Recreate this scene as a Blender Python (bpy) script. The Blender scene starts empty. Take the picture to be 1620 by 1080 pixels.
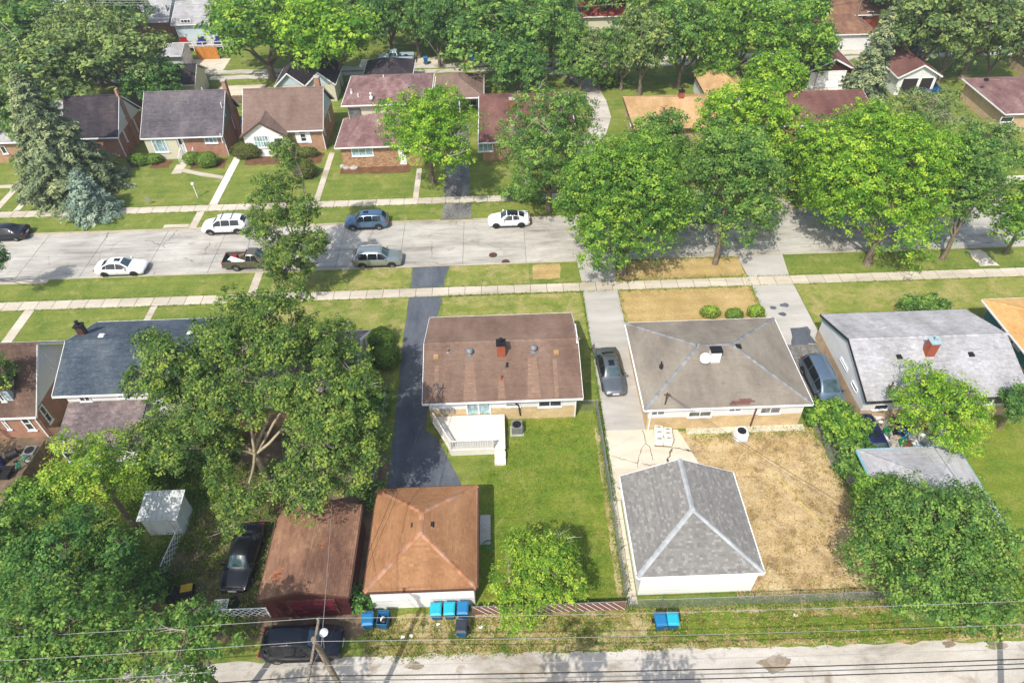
import bpy, bmesh, math, random
import numpy as np
from mathutils import Vector, Matrix

# ---------------------------------------------------------------- scene, camera, world, sun
SC = bpy.context.scene
COL = SC.collection
CAM_H = 40.5
PITCH, YAW, ROLL = math.radians(43.939), math.radians(0.640), math.radians(-1.555)

def cam_axes():
    cy, sy, cp, sp = math.cos(YAW), math.sin(YAW), math.cos(PITCH), math.sin(PITCH)
    f = Vector((sy*cp, cy*cp, -sp)); r = Vector((cy, -sy, 0)); u = r.cross(f)
    c, s = math.cos(ROLL), math.sin(ROLL)
    return c*r+s*u, -s*r+c*u, f
CR, CU, CF = cam_axes()
cam_data = bpy.data.cameras.new('camera')
cam_data.sensor_width = 36; cam_data.lens = 24; cam_data.clip_end = 3000
cam = bpy.data.objects.new('camera', cam_data); COL.objects.link(cam)
cam.matrix_world = Matrix(((CR.x, CU.x, -CF.x, 0), (CR.y, CU.y, -CF.y, 0), (CR.z, CU.z, -CF.z, CAM_H), (0, 0, 0, 1)))
SC.camera = cam

SUN = Vector((-0.37, -0.68, 1.0)).normalized()
world = bpy.data.worlds.new('World'); SC.world = world; world.use_nodes = True
wn = world.node_tree; wn.nodes.clear()
sky = wn.nodes.new('ShaderNodeTexSky'); sky.sky_type = 'NISHITA'; sky.sun_disc = False
sky.sun_elevation = math.asin(SUN.z); sky.sun_rotation = math.atan2(SUN.x, SUN.y)
sky.air_density = 1.2; sky.dust_density = 2.5; sky.ozone_density = 1.0
bg = wn.nodes.new('ShaderNodeBackground'); bg.inputs['Strength'].default_value = 0.15
wo = wn.nodes.new('ShaderNodeOutputWorld')
wn.links.new(sky.outputs[0], bg.inputs[0]); wn.links.new(bg.outputs[0], wo.inputs[0])
sun_data = bpy.data.lights.new('sun', 'SUN'); sun_data.energy = 3.6; sun_data.angle = math.radians(0.55)
sun_data.color = (1.0, 0.955, 0.89)
sun = bpy.data.objects.new('sun', sun_data); COL.objects.link(sun)
sun.rotation_euler = (-SUN).to_track_quat('-Z', 'Y').to_euler(); sun.location = (0, 0, 80)
SC.view_settings.view_transform = 'Standard'; SC.view_settings.look = 'None'
SC.view_settings.exposure = 0.43; SC.view_settings.gamma = 1.0; SC.view_settings.use_curve_mapping = False

rng = random.Random(7)
NR = np.random.default_rng(11)

def P(u, v, z=0.0):
    """survey point: position in metres of a photo point known to lie at height z"""
    d = CF*1080.0 + CR*(u-810.0) - CU*(v-540.0)
    t = (CAM_H-z)/-d.z
    return Vector((d.x*t, d.y*t, z))
def depth_of(p):
    return (Vector(p)-Vector((0, 0, CAM_H))).dot(CF)

# ---------------------------------------------------------------- object helpers
ORG = {}
def tag(o, label=None, cat=None, group=None, kind=None):
    if label: o['label'] = label
    if cat: o['category'] = cat
    if group: o['group'] = group
    if kind: o['kind'] = kind
    return o
def empty(name, loc, label, cat, group=None, rz=0.0, local=False):
    o = bpy.data.objects.new(name, None); COL.objects.link(o)
    o.location = loc; o.rotation_euler = (0, 0, rz); o.empty_display_size = 0.3
    ORG[o.name] = Vector((0, 0, 0)) if local else Vector(loc)
    return tag(o, label, cat, group)
def copy_tree(o, parent=None):
    c = o.copy(); COL.objects.link(c); c.parent = parent
    for ch in list(o.children): copy_tree(ch, c)
    return c

class MB:
    def __init__(s): s.v = []; s.f = []; s.t = []; s.m = []
    def add(s, pts, faces, t=0.5):
        b = len(s.v); s.v.extend([tuple(p) for p in pts])
        for f in faces: s.f.append(tuple(b+i for i in f)); s.t.append(t)
        return s
    def poly(s, pts, t=0.5): return s.add(pts, [tuple(range(len(pts)))], t)
    def box(s, x0, x1, y0, y1, z0, z1, t=0.5):
        return s.add([(x0,y0,z0),(x1,y0,z0),(x1,y1,z0),(x0,y1,z0),(x0,y0,z1),(x1,y0,z1),(x1,y1,z1),(x0,y1,z1)],
                     [(3,2,1,0),(4,5,6,7),(0,1,5,4),(1,2,6,5),(2,3,7,6),(3,0,4,7)], t)
    def bar(s, a, b, w, h, t=0.5, up=(0,0,1)):
        a = Vector(a); b = Vector(b); d = (b-a).normalized(); u = Vector(up)
        if abs(d.dot(u)) > 0.98: u = Vector((0,1,0))
        r = d.cross(u).normalized()*(w/2); u = r.cross(d).normalized()*(h/2)
        pts = [a-r-u, a+r-u, a+r+u, a-r+u, b-r-u, b+r-u, b+r+u, b-r+u]
        return s.add(pts, [(0,1,2,3),(7,6,5,4),(1,0,4,5),(2,1,5,6),(3,2,6,7),(0,3,7,4)], t)
    def tube(s, pts, rad, n=6, cap=True, t=0.5):
        pts = [Vector(p) for p in pts]; rs = rad if isinstance(rad, (list, tuple)) else [rad]*len(pts)
        b = len(s.v); ref = Vector((0.31, 0.17, 0.93))
        for i, p in enumerate(pts):
            d = (pts[min(i+1, len(pts)-1)]-pts[max(i-1, 0)]).normalized()
            if abs(d.dot(ref)) > 0.97: r = d.cross(Vector((1,0,0))).normalized()
            else: r = d.cross(ref).normalized()
            q = d.cross(r)
            for k in range(n):
                a = 2*math.pi*k/n; s.v.append(tuple(p+(r*math.cos(a)+q*math.sin(a))*rs[i]))
        for i in range(len(pts)-1):
            for k in range(n):
                a = b+i*n+k; c = b+i*n+(k+1) % n
                s.f.append((a, c, c+n, a+n)); s.t.append(t)
        if cap:
            s.f.append(tuple(b+k for k in range(n))[::-1]); s.t.append(t)
            s.f.append(tuple(b+(len(pts)-1)*n+k for k in range(n))); s.t.append(t)
        return s
    def lathe(s, c, prof, n=12, t=0.5):
        c = Vector(c); b = len(s.v)
        for r, z in prof:
            for k in range(n):
                a = 2*math.pi*k/n; s.v.append((c.x+r*math.cos(a), c.y+r*math.sin(a), c.z+z))
        for i in range(len(prof)-1):
            for k in range(n):
                a = b+i*n+k; d = b+i*n+(k+1) % n; s.f.append((a, d, d+n, a+n)); s.t.append(t)
        s.f.append(tuple(b+k for k in range(n))[::-1]); s.t.append(t)
        s.f.append(tuple(b+(len(prof)-1)*n+k for k in range(n))); s.t.append(t)
        return s
    def prism(s, pts, z0, z1, t=0.5):
        n = len(pts); v = [(p[0], p[1], z0) for p in pts]+[(p[0], p[1], z1) for p in pts]
        return s.add(v, [tuple(range(n))[::-1], tuple(range(n, 2*n))]+[(i, (i+1) % n, (i+1) % n+n, i+n) for i in range(n)], t)
    def build(s, name, mat, parent=None, smooth=False, kind=None, origin=None):
        me = bpy.data.meshes.new(name)
        if parent is not None: off = ORG.get(parent.name, Vector((0,0,0)))
        elif origin is not None: off = Vector(origin)
        else:
            a = np.array(s.v); off = Vector((*( (a.min(0)+a.max(0))/2)[:2], a[:, 2].min()))
        ox, oy, oz = off
        me.from_pydata([(x-ox, y-oy, z-oz) for x, y, z in s.v], [], s.f)
        if any(t != 0.5 for t in s.t):
            at = me.attributes.new('tint', 'FLOAT', 'FACE'); at.data.foreach_set('value', s.t)
        if smooth: me.polygons.foreach_set('use_smooth', [True]*len(me.polygons))
        mats = mat if isinstance(mat, (list, tuple)) else [mat]
        for m in mats: me.materials.append(m)
        me.update()
        o = bpy.data.objects.new(name, me); COL.objects.link(o)
        if parent is not None: o.parent = parent
        else: o.location = off
        ORG[o.name] = off
        if kind: o['kind'] = kind
        return o

def np_mesh(name, V, nface, tint, mat, smooth=False):
    """mesh of separate quads: V (4*n,3)"""
    me = bpy.data.meshes.new(name)
    me.vertices.add(len(V)); me.vertices.foreach_set('co', V.astype(np.float32).ravel())
    me.loops.add(nface*4); me.loops.foreach_set('vertex_index', np.arange(nface*4, dtype=np.int32))
    me.polygons.add(nface)
    me.polygons.foreach_set('loop_start', np.arange(0, nface*4, 4, dtype=np.int32))
    me.polygons.foreach_set('loop_total', np.full(nface, 4, dtype=np.int32))
    at = me.attributes.new('tint', 'FLOAT', 'FACE'); at.data.foreach_set('value', tint.astype(np.float32))
    me.materials.append(mat); me.update(calc_edges=True)
    return me

# ---------------------------------------------------------------- materials
def lin(c): c /= 255.0; return c/12.92 if c <= 0.04045 else ((c+0.055)/1.055)**2.4
def C(r, g, b, k=0.85): return (lin(r)*k, lin(g)*k, lin(b)*k, 1.0)

class NB:
    def __init__(s, name):
        s.m = bpy.data.materials.new(name); s.m.use_nodes = True; s.nt = s.m.node_tree; s.nt.nodes.clear()
        s.out = s.nt.nodes.new('ShaderNodeOutputMaterial')
    def n(s, t, a=None, **inp):
        nd = s.nt.nodes.new('ShaderNode'+t)
        for k, v in (a or {}).items(): setattr(nd, k, v)
        for k, v in inp.items():
            key = int(k[1:]) if k[0] == 'i' and k[1:].isdigit() else k.replace('_', ' ')
            sock = nd.inputs[key]
            if isinstance(v, bpy.types.NodeSocket): s.nt.links.new(v, sock)
            else: sock.default_value = v
        return nd
    def pos(s): return s.n('NewGeometry').outputs['Position']
    def objco(s): return s.n('TexCoord').outputs['Object']
    def noise(s, scale, vec, detail=4, rough=0.6, dist=0.0):
        return s.n('TexNoise', Scale=scale, Vector=vec, Detail=detail, Roughness=rough, Distortion=dist).outputs['Fac']
    def math(s, op, a, b=0.0, clamp=False): return s.n('Math', {'operation': op, 'use_clamp': clamp}, i0=a, i1=b).outputs[0]
    def rng(s, x, a, b, c, d): return s.n('MapRange', Value=x, **{'From_Min': a, 'From_Max': b, 'To_Min': c, 'To_Max': d}).outputs[0]
    def mix(s, fac, a, b, mode='MIX'):
        nd = s.nt.nodes.new('ShaderNodeMix'); nd.data_type = 'RGBA'; nd.blend_type = mode
        for i, v in ((0, fac), (6, a), (7, b)):
            if isinstance(v, bpy.types.NodeSocket): s.nt.links.new(v, nd.inputs[i])
            else: nd.inputs[i].default_value = v
        return nd.outputs[2]
    def ramp(s, fac, stops):
        nd = s.n('ValToRGB', Fac=fac); el = nd.color_ramp.elements
        while len(el) < len(stops): el.new(0.5)
        for e, (p, c) in zip(el, stops): e.position = p; e.color = c
        return nd.outputs['Color']
    def scalec(s, col, val):   # colour times scalar socket
        nd = s.nt.nodes.new('ShaderNodeVectorMath'); nd.operation = 'SCALE'
        s.nt.links.new(col, nd.inputs[0])
        if isinstance(val, bpy.types.NodeSocket): s.nt.links.new(val, nd.inputs['Scale'])
        else: nd.inputs['Scale'].default_value = val
        return nd.outputs[0]
    def bump(s, h, strength=0.3, dist=0.02): return s.n('Bump', Height=h, Strength=strength, Distance=dist).outputs[0]
    def done(s, col, rough=0.8, normal=None, metal=0.0, spec=0.3, **kw):
        b = s.n('BsdfPrincipled', Metallic=metal, **{'Base_Color': col, 'Roughness': rough, 'Specular_IOR_Level': spec}, **kw)
        if normal is not None: s.nt.links.new(normal, b.inputs['Normal'])
        s.nt.links.new(b.outputs[0], s.out.inputs[0]); return s.m

def stretch(b, vec, sx, sy, sz):
    nd = b.n('Mapping', Vector=vec); nd.inputs['Scale'].default_value = (sx, sy, sz); return nd.outputs[0]

def surf(name, cols, scale=1.0, fine=18.0, amp=0.25, rough=0.9, bump=0.25, dist=0.02, tint=0.0, rnd=0.0, spec=0.2,
         lo=0.3, hi=0.7, detail=6, st=None, metal=0.0, obj=False, stain=None):
    b = NB(name); v = b.objco() if obj else b.pos()
    if st: v2 = stretch(b, v, *st)
    else: v2 = v
    n1 = b.noise(scale, v2, detail, 0.62)
    k = len(cols)
    col = b.ramp(n1, [(lo+(hi-lo)*i/max(1, k-1), c) for i, c in enumerate(cols)]) if k > 1 else b.n('RGB').outputs[0]
    if k == 1: col.default_value = cols[0]
    n2 = b.noise(fine, v, 3, 0.7)
    f = b.rng(n2, 0.25, 0.75, 1-amp, 1+amp)
    if tint: f = b.math('MULTIPLY', f, b.rng(b.n('Attribute', {'attribute_name': 'tint'}).outputs['Fac'], 0, 1, 1-tint, 1+tint))
    if rnd: f = b.math('MULTIPLY', f, b.rng(b.n('ObjectInfo').outputs['Random'], 0, 1, 1-rnd, 1+rnd))
    col = b.scalec(col, f)
    if stain:
        sc, lo2, hi2, sc_col = stain
        sn = b.noise(sc, v, 5, 0.6, 0.6)
        col = b.mix(b.rng(sn, lo2, hi2, 0, 1), col, sc_col)
    return b.done(col, rough, b.bump(n2, bump, dist) if bump else None, metal, spec)

def wallco(b):
    x = b.n('SeparateXYZ', Vector=b.pos())
    return b.n('CombineXYZ', X=b.math('ADD', x.outputs[0], x.outputs[1]), Y=x.outputs[2]).outputs[0], x.outputs[2]
def brick_mat(name, c1, c2, mortar, w=0.22, h=0.075):
    b = NB(name); v, z = wallco(b)
    t = b.n('TexBrick', Vector=v, Color1=c1, Color2=c2, Mortar=mortar, Scale=1.0, **{'Mortar_Size': 0.008, 'Brick_Width': w, 'Row_Height': h, 'Bias': -0.1})
    n = b.noise(1.3, b.pos(), 5); n2 = b.noise(25, b.pos(), 3)
    col = b.scalec(t.outputs['Color'], b.math('MULTIPLY', b.rng(n, 0.3, 0.7, 0.85, 1.15), b.rng(n2, 0.3, 0.7, 0.8, 1.2)))
    return b.done(col, 0.9, b.bump(t.outputs['Fac'], -0.4, 0.01), spec=0.15)
def siding_mat(name, col, lap=0.2, grime=0.12, vertical=False):
    b = NB(name); v, z = wallco(b)
    if vertical: z = b.n('SeparateXYZ', Vector=v).outputs[0]
    fr = b.math('FRACT', b.math('DIVIDE', z, lap))
    n = b.noise(0.8, stretch(b, b.pos(), 1, 1, 0.35), 6, 0.65)
    k = b.math('MULTIPLY', b.rng(n, 0.3, 0.75, 1-grime*0.4, 1-grime*1.2), b.rng(fr, 0.0, 0.1, 0.72, 1.0))
    rgb = b.n('RGB').outputs[0]; rgb.default_value = col
    return b.done(b.scalec(rgb, k), 0.55, b.bump(fr, 0.6, 0.02), spec=0.3)
def flat(name, col, rough=0.5, metal=0.0, spec=0.4, amp=0.1, fine=9.0, **kw):
    b = NB(name); n = b.noise(fine, b.objco(), 4, 0.6)
    rgb = b.n('RGB').outputs[0]; rgb.default_value = col
    return b.done(b.scalec(rgb, b.rng(n, 0.3, 0.7, 1-amp, 1+amp)), rough, None, metal, spec, **kw)
def paint(name, col, metal=0.0, rough=0.28):
    b = NB(name); n = b.noise(3, b.objco(), 5, 0.6)
    rgb = b.n('RGB').outputs[0]; rgb.default_value = col
    return b.done(b.scalec(rgb, b.rng(n, 0.3, 0.7, 0.93, 1.04)), rough, None, metal, 0.5, Coat_Weight=0.6, Coat_Roughness=0.08)
def glass_mat(name, col, rough=0.06):
    b = NB(name); v, z = wallco(b)
    n = b.noise(2.2, b.pos(), 4, 0.6); f = b.noise(9, stretch(b, v, 1, 0.12, 1), 2)
    rgb = b.n('RGB').outputs[0]; rgb.default_value = col
    k = b.math('MULTIPLY', b.rng(n, 0.35, 0.7, 0.5, 1.6), b.rng(f, 0.3, 0.7, 0.7, 1.3))
    return b.done(b.scalec(rgb, k), rough, None, 0.0, 0.9)
def leaf_mat(name, c_dark, c_mid, c_light, trans=0.35):
    b = NB(name)
    t = b.n('Attribute', {'attribute_name': 'tint'}).outputs['Fac']
    yl = (c_light[0]*1.12, c_light[1]*1.0, c_light[2]*.8, 1); bl = (c_dark[0]*.8, c_dark[1]*.95, c_dark[2]*1.15, 1)
    k = 1.08; col = b.ramp(t, [(0.0, bl), (0.22, c_dark), (0.5, c_mid), (0.78, c_light), (1.0, yl)]); col = b.mix(0.1, b.scalec(col, k), (0.22, 0.25, 0.13, 1))
    pr = b.n('BsdfPrincipled', **{'Base_Color': col, 'Roughness': 0.75, 'Specular_IOR_Level': 0.08})
    tr = b.n('BsdfTranslucent', Color=b.scalec(col, 1.15))
    mx = b.n('MixShader', Fac=trans, i1=pr.outputs[0], i2=tr.outputs[0])
    b.nt.links.new(mx.outputs[0], b.out.inputs[0]); return b.m
def shingle_mat(name, cols, tint=0.28, scale=0.5, streak=True, rough=0.95, k=1.0):
    b = NB(name); v = b.pos()
    n1 = b.noise(scale, stretch(b, v, 1, 0.45, 0.45) if streak else v, 6, 0.65)
    col = b.ramp(n1, [(0.32+0.36*i/max(1, len(cols)-1), c) for i, c in enumerate(cols)])
    n2 = b.noise(40, v, 2, 0.7)
    t = b.n('Attribute', {'attribute_name': 'tint'}).outputs['Fac']
    f = b.math('MULTIPLY', b.rng(t, 0, 1, 1-tint, 1+tint), b.rng(n2, 0.25, 0.75, 0.82*k, 1.18*k))
    return b.done(b.scalec(col, f), rough, b.bump(n2, 0.3, 0.01), spec=0.12)

M = {}
# ground
def grass_mat(name, cols, dry, dry_lo, dry_hi):
    b = NB(name); v = b.pos()
    n1 = b.noise(0.35, v, 7, 0.68, 0.3); n2 = b.noise(3.0, v, 5, 0.7); n3 = b.noise(8, v, 6, 0.85)
    n4 = b.noise(1.2, stretch(b, v, 0.25, 2.2, 1), 4, 0.6)
    mixn = b.math('ADD', b.math('MULTIPLY', n1, 0.55), b.math('ADD', b.math('MULTIPLY', n2, 0.3), b.math('MULTIPLY', n4, 0.15)))
    col = b.ramp(mixn, [(0.34+0.3*i/(len(cols)-1), c) for i, c in enumerate(cols)])
    d = b.noise(0.55, v, 6, 0.7, 0.5)
    xs = b.n('SeparateXYZ', Vector=v).outputs[1]; band = b.math('SINE', b.math('MULTIPLY', b.math('ADD', xs, b.math('MULTIPLY', n1, 0.6)), 5.2))
    col = b.scalec(col, b.rng(band, -1, 1, 0.95, 1.05))
    col = b.mix(b.rng(b.math('ADD', d, b.math('MULTIPLY', b.math('SUBTRACT', n2, 0.5), 0.25)), dry_lo, dry_hi, 0, 0.85), col, dry)
    col = b.scalec(col, b.rng(n3, 0.28, 0.72, 0.5, 1.5))
    return b.done(col, 0.95, b.bump(n3, 0.7, 0.06), spec=0.1)
M['grass'] = grass_mat('grass', [C(84,108,44), C(108,127,54), C(127,138,62), C(148,150,80)], C(172,160,104), 0.54, 0.74)
M['grass_lush'] = grass_mat('grass_lush', [C(86,114,38), C(106,128,44), C(124,136,50), C(142,148,68)], C(152,148,80), 0.5, 0.74)
M['grass_dryish'] = grass_mat('grass_dryish', [C(98,116,50), C(120,134,60), C(140,146,70), C(160,156,92)], C(180,164,112), 0.46, 0.66)
M['grass_weedy'] = grass_mat('grass_weedy', [C(84,98,46), C(124,124,60), C(162,146,96), C(184,162,116)], C(196,178,134), 0.42, 0.6)
M['grass_dead'] = grass_mat('grass_dead', [C(160,136,88), C(180,154,100), C(194,168,114), C(206,182,130)], C(164,140,92), 0.5, 0.7)
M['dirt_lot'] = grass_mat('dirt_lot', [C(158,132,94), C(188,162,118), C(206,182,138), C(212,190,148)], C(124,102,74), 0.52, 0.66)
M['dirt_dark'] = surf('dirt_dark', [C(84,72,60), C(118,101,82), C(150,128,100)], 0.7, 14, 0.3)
M['alley_stain'] = surf('alley_stain', [C(120,106,88), C(150,136,116), C(176,164,146)], 1.2, 14, 0.3)
M['soil'] = surf('soil', [C(95,68,48), C(130,96,68)], 1.5, 14, 0.3)

def concrete_mat(name, cols, crack=0.0, stain=0.5, rnd=0.06, cs=0.28, k=1.0, streak=0.0):
    b = NB(name); v = b.pos()
    n1 = b.noise(0.45, stretch(b, v, 0.35, 1.4, 1), 7, 0.68, 0.4); n2 = b.noise(22, v, 3, 0.7); n3 = b.noise(0.9, v, 6, 0.7, 1.0)
    col = b.ramp(n1, [(0.3+0.38*i/(len(cols)-1), c) for i, c in enumerate(cols)])
    f = b.math('MULTIPLY', b.rng(n2, 0.25, 0.75, 0.88*k, 1.1*k), b.rng(n3, 0.56, 0.74, 1.0, 1-stain))
    if streak: f = b.math('MULTIPLY', f, b.rng(b.noise(1.0, stretch(b, v, 0.09, 1.5, 1), 7, 0.75, 0.5), 0.5, 0.7, 1.03, 1-streak))
    if rnd: f = b.math('MULTIPLY', f, b.rng(b.n('ObjectInfo').outputs['Random'], 0, 1, 1-rnd, 1+rnd))
    if crack:
        wv = b.n('VectorMath', {'operation': 'ADD'}, i0=v, i1=b.scalec(b.n('TexNoise', Scale=1.6, Vector=v, Detail=4).outputs['Color'], 0.9)).outputs[0]
        e = b.n('TexVoronoi', {'feature': 'DISTANCE_TO_EDGE', 'voronoi_dimensions': '2D'}, Vector=wv, Scale=cs).outputs['Distance']
        gate = b.rng(b.noise(0.25, v, 3), 0.48, 0.56, 0.0, crack)
        f = b.math('MULTIPLY', f, b.math('SUBTRACT', 1.0, b.math('MULTIPLY', b.rng(e, 0.004, 0.016, 1, 0), gate)))
    return b.done(b.scalec(col, f), 0.9, b.bump(n2, 0.2, 0.01), spec=0.2)
M['street'] = concrete_mat('street_concrete', [C(138,133,124), C(172,167,157), C(192,187,176), C(206,201,190)], 0.45, 0.3, 0.05, 0.2, streak=0.3)
M['street_joint'] = surf('street_joint', [C(95,88,78), C(125,116,104)], 3, 20, 0.3)
M['sidewalk'] = concrete_mat('sidewalk_concrete', [C(180,168,148), C(204,193,173), C(218,208,190)], 0, 0.18, 0.1)
M['walk_new'] = concrete_mat('walk_concrete_new', [C(225,215,200), C(240,232,220)], 0, 0.06, 0.03)
M['drive_grey'] = concrete_mat('driveway_concrete', [C(170,166,158), C(188,183,174), C(202,197,188)], 0, 0.1, 0.04)
M['drive_cream'] = concrete_mat('pad_concrete', [C(200,188,166), C(220,208,186), C(230,220,200)], 0.95, 0.15, 0.0, 0.16)
M['alley'] = None
def alley_mat():
    b = NB('alley_gravel'); v = b.pos()
    n1 = b.noise(0.3, stretch(b, v, 0.5, 1.2, 1), 7, 0.7, 0.6); n2 = b.noise(26, v, 3, 0.8); n3 = b.noise(0.55, v, 5, 0.6, 0.8)
    col = b.ramp(n1, [(0.32, C(150,141,128)), (0.46, C(192,184,171)), (0.62, C(212,205,194))])
    col = b.mix(b.rng(n3, 0.56, 0.7, 0, 0.75), col, C(140,124,102))
    return b.done(b.scalec(col, b.rng(n2, 0.25, 0.75, 0.75, 1.25)), 0.95, b.bump(n2, 0.5, 0.02), spec=0.15)
M['alley'] = alley_mat()
def asphalt_mat(name, cols, patchy):
    b = NB(name); v = b.pos()
    n1 = b.noise(0.5, stretch(b, v, 1.5, 0.5, 1), 5, 0.65); n2 = b.noise(45, v, 3, 0.8); n3 = b.noise(4, v, 5, 0.7)
    col = b.ramp(n1, [(0.3+0.4*i/(len(cols)-1), c) for i, c in enumerate(cols)])
    f = b.math('MULTIPLY', b.rng(n2, 0.25, 0.75, 0.8, 1.2), b.rng(n3, 0.35, 0.65, 1-patchy, 1+patchy))
    return b.done(b.scalec(col, f), 0.85, b.bump(n2, 0.3, 0.01), spec=0.25)
M['asphalt'] = asphalt_mat('asphalt_new', [C(78,83,92), C(95,100,108), C(110,114,120)], 0.12)
M['asphalt_old'] = asphalt_mat('asphalt_worn', [C(84,84,86), C(118,116,112), C(152,148,140)], 0.35)
M['kerb'] = concrete_mat('kerb_concrete', [C(160,148,128), C(190,178,155), C(205,195,175)], 0, 0.3, 0.0)
# walls
M['brick_red'] = brick_mat('brick_red', C(164,110,86), C(184,130,102), C(180,160,142))
M['brick_brown'] = brick_mat('brick_brown', C(170,126,94), C(192,148,112), C(184,166,146))
M['brick_tan'] = brick_mat('brick_tan', C(204,172,120), C(216,188,138), C(208,194,168))
M['brick_pale'] = brick_mat('brick_pale', C(205,175,135), C(190,150,110), C(200,190,170))
M['brick_multi'] = brick_mat('stone_multi', C(190,150,110), C(140,95,70), C(190,175,155), 0.3, 0.15)
M['siding_white'] = siding_mat('siding_white', C(244,243,240,0.88), 0.2)
M['siding_blue'] = siding_mat('siding_blue_white', C(205,222,228,0.9), 0.2)
M['siding_green'] = siding_mat('siding_grey_green', C(150,158,142), 0.15)
M['siding_teal'] = siding_mat('siding_teal', C(60,135,150), 0.25)
M['siding_cream'] = siding_mat('siding_cream', C(232,226,200), 0.2)
M['siding_red'] = siding_mat('siding_maroon', C(98,44,46), 0.22, 0.4, True)
M['siding_rust'] = siding_mat('siding_rust', C(165,80,55), 0.2)
M['stucco_white'] = siding_mat('panel_white', C(248,247,244,0.9), 0.45, 0.06)
M['foundation'] = surf('foundation', [C(170,165,155), C(195,190,180)], 2, 20, 0.15)
M['trim_white'] = flat('trim_white', C(245,245,243,0.88), 0.5)
M['trim_teal'] = flat('trim_teal', C(130,190,205), 0.5); M['cap_pale'] = flat('cap_pale_blue', C(165,188,192), 0.5)
M['trim_dark'] = flat('trim_dark', C(50,42,40), 0.6)
M['trim_brown'] = flat('trim_brown', C(92,62,50), 0.6)
M['glass_dark'] = glass_mat('window_glass_dark', C(52,58,62))
M['glass_curtain'] = glass_mat('window_glass_curtain', C(150,178,182), 0.12)
M['glass_grey'] = glass_mat('window_glass_grey', C(110,112,108), 0.1)
# roofs
M['roof_brown'] = shingle_mat('shingles_brown', [C(116,93,80), C(133,109,94), C(147,123,107)], 0.12)
M['roof_greybrown'] = shingle_mat('shingles_grey_brown', [C(126,117,106), C(144,135,122), C(158,150,134)], 0.1)
M['roof_lightgrey'] = shingle_mat('shingles_light_grey', [C(156,154,154), C(176,174,174), C(192,191,192)], 0.18)
M['roof_grey'] = shingle_mat('shingles_mixed_grey', [C(136,133,128), C(149,146,140)], 0.27, 0.8)
M['roof_orange'] = shingle_mat('shingles_rust_orange', [C(146,106,74), C(162,119,84), C(174,132,96)], 0.16)
M['roof_redbrown'] = shingle_mat('shingles_red_brown', [C(112,82,68), C(138,104,84), C(160,126,98)], 0.18, 0.6)
M['roof_slate'] = shingle_mat('shingles_slate_blue', [C(66,76,88), C(82,92,102), C(100,108,114)], 0.22)
M['roof_mauve'] = shingle_mat('shingles_mauve', [C(108,96,97), C(128,115,114), C(150,135,130)], 0.22)
M['roof_darkgrey'] = shingle_mat('shingles_dark_grey', [C(86,80,86), C(104,98,102), C(124,116,116)], 0.2)
M['roof_midbrown'] = shingle_mat('shingles_mid_brown', [C(118,97,87), C(134,112,101), C(146,124,110)], 0.16)
M['roof_plum'] = shingle_mat('shingles_plum', [C(116,88,86), C(136,106,102), C(158,132,126)], 0.18, 0.8)
M['roof_tan'] = shingle_mat('shingles_tan', [C(176,138,96), C(196,160,114), C(208,174,130)], 0.12)
M['roof_maroon'] = shingle_mat('shingles_maroon', [C(106,72,66), C(124,88,80), C(138,102,92)], 0.14)
M['roof_red'] = shingle_mat('shingles_red', [C(140,66,58), C(160,80,68), C(172,96,80)], 0.14)
M['roof_black'] = shingle_mat('shingles_charcoal', [C(52,48,54), C(66,60,64), C(86,78,78)], 0.2)
M['roof_umber'] = shingle_mat('shingles_umber', [C(84,68,60), C(102,82,72), C(120,98,84)], 0.18)
M['roof_amber'] = shingle_mat('shingles_amber', [C(190,145,88), C(212,168,108), C(222,182,124)], 0.14)
M['ridge_grey'] = shingle_mat('ridge_cap_grey', [C(166,169,170), C(182,185,184)], 0.12, 1.0)
M['ridge_slate'] = shingle_mat('ridge_cap_slate', [C(128,128,128), C(152,152,150)], 0.2, 1.0)
M['ridge_orange'] = shingle_mat('ridge_cap_orange', [C(150,100,72), C(180,130,96), C(168,140,128)], 0.2, 1.5)
M['metal_white'] = surf('painted_metal_white', [C(225,228,226), C(240,240,236)], 1.2, 8, 0.08, 0.4, 0, st=(3, 0.3, 1), stain=(1.4, 0.6, 0.75, C(190,190,178)))
# things
M['steel'] = flat('galvanised_steel', C(170,172,172), 0.4, 0.6)
M['wire_steel'] = flat('fence_wire', C(150,152,150), 0.5, 0.5)
M['black_metal'] = flat('black_metal', C(36,36,38), 0.5, 0.2)
M['black_plastic'] = flat('black_plastic', C(34,34,36), 0.6)
M['cable_light'] = flat('cable_aluminium', C(165,165,160), 0.5, 0.2)
M['cable_dark'] = flat('cable_black', C(48,44,42), 0.6)
M['pole_wood'] = surf('pole_wood', [C(104,92,80), C(140,126,110), C(165,150,132)], 3, 20, 0.25, st=(4, 4, 0.4))
M['fence_wood'] = surf('fence_wood', [C(110,92,70), C(145,122,94)], 2, 18, 0.2, rnd=0.15, st=(3, 3, 0.5))
M['fence_orange'] = surf('fence_wood_new', [C(190,120,50), C(215,145,65)], 2, 18, 0.15, rnd=0.12)
M['deck_white'] = surf('deck_paint', [C(226,220,206), C(238,233,222)], 2, 14, 0.06, 0.6, 0.05, rnd=0.03)
M['slat_brown'] = surf('privacy_slat_brown', [C(120,84,70), C(142,102,84)], 2, 14, 0.12)
M['chimney_red'] = brick_mat('brick_chimney', C(150,66,44), C(176,84,56), C(170,120,100), 0.2, 0.07)
M['tyre'] = flat('tyre_rubber', C(32,32,33), 0.8)
M['rim_silver'] = flat('wheel_rim_silver', C(176,178,180), 0.35, 0.7)
M['rim_black'] = flat('wheel_rim_black', C(40,40,42), 0.4, 0.3)
M['car_glass'] = flat('car_glass', C(26,31,35), 0.06, 0, 0.65, 0.3, 2)
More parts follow.
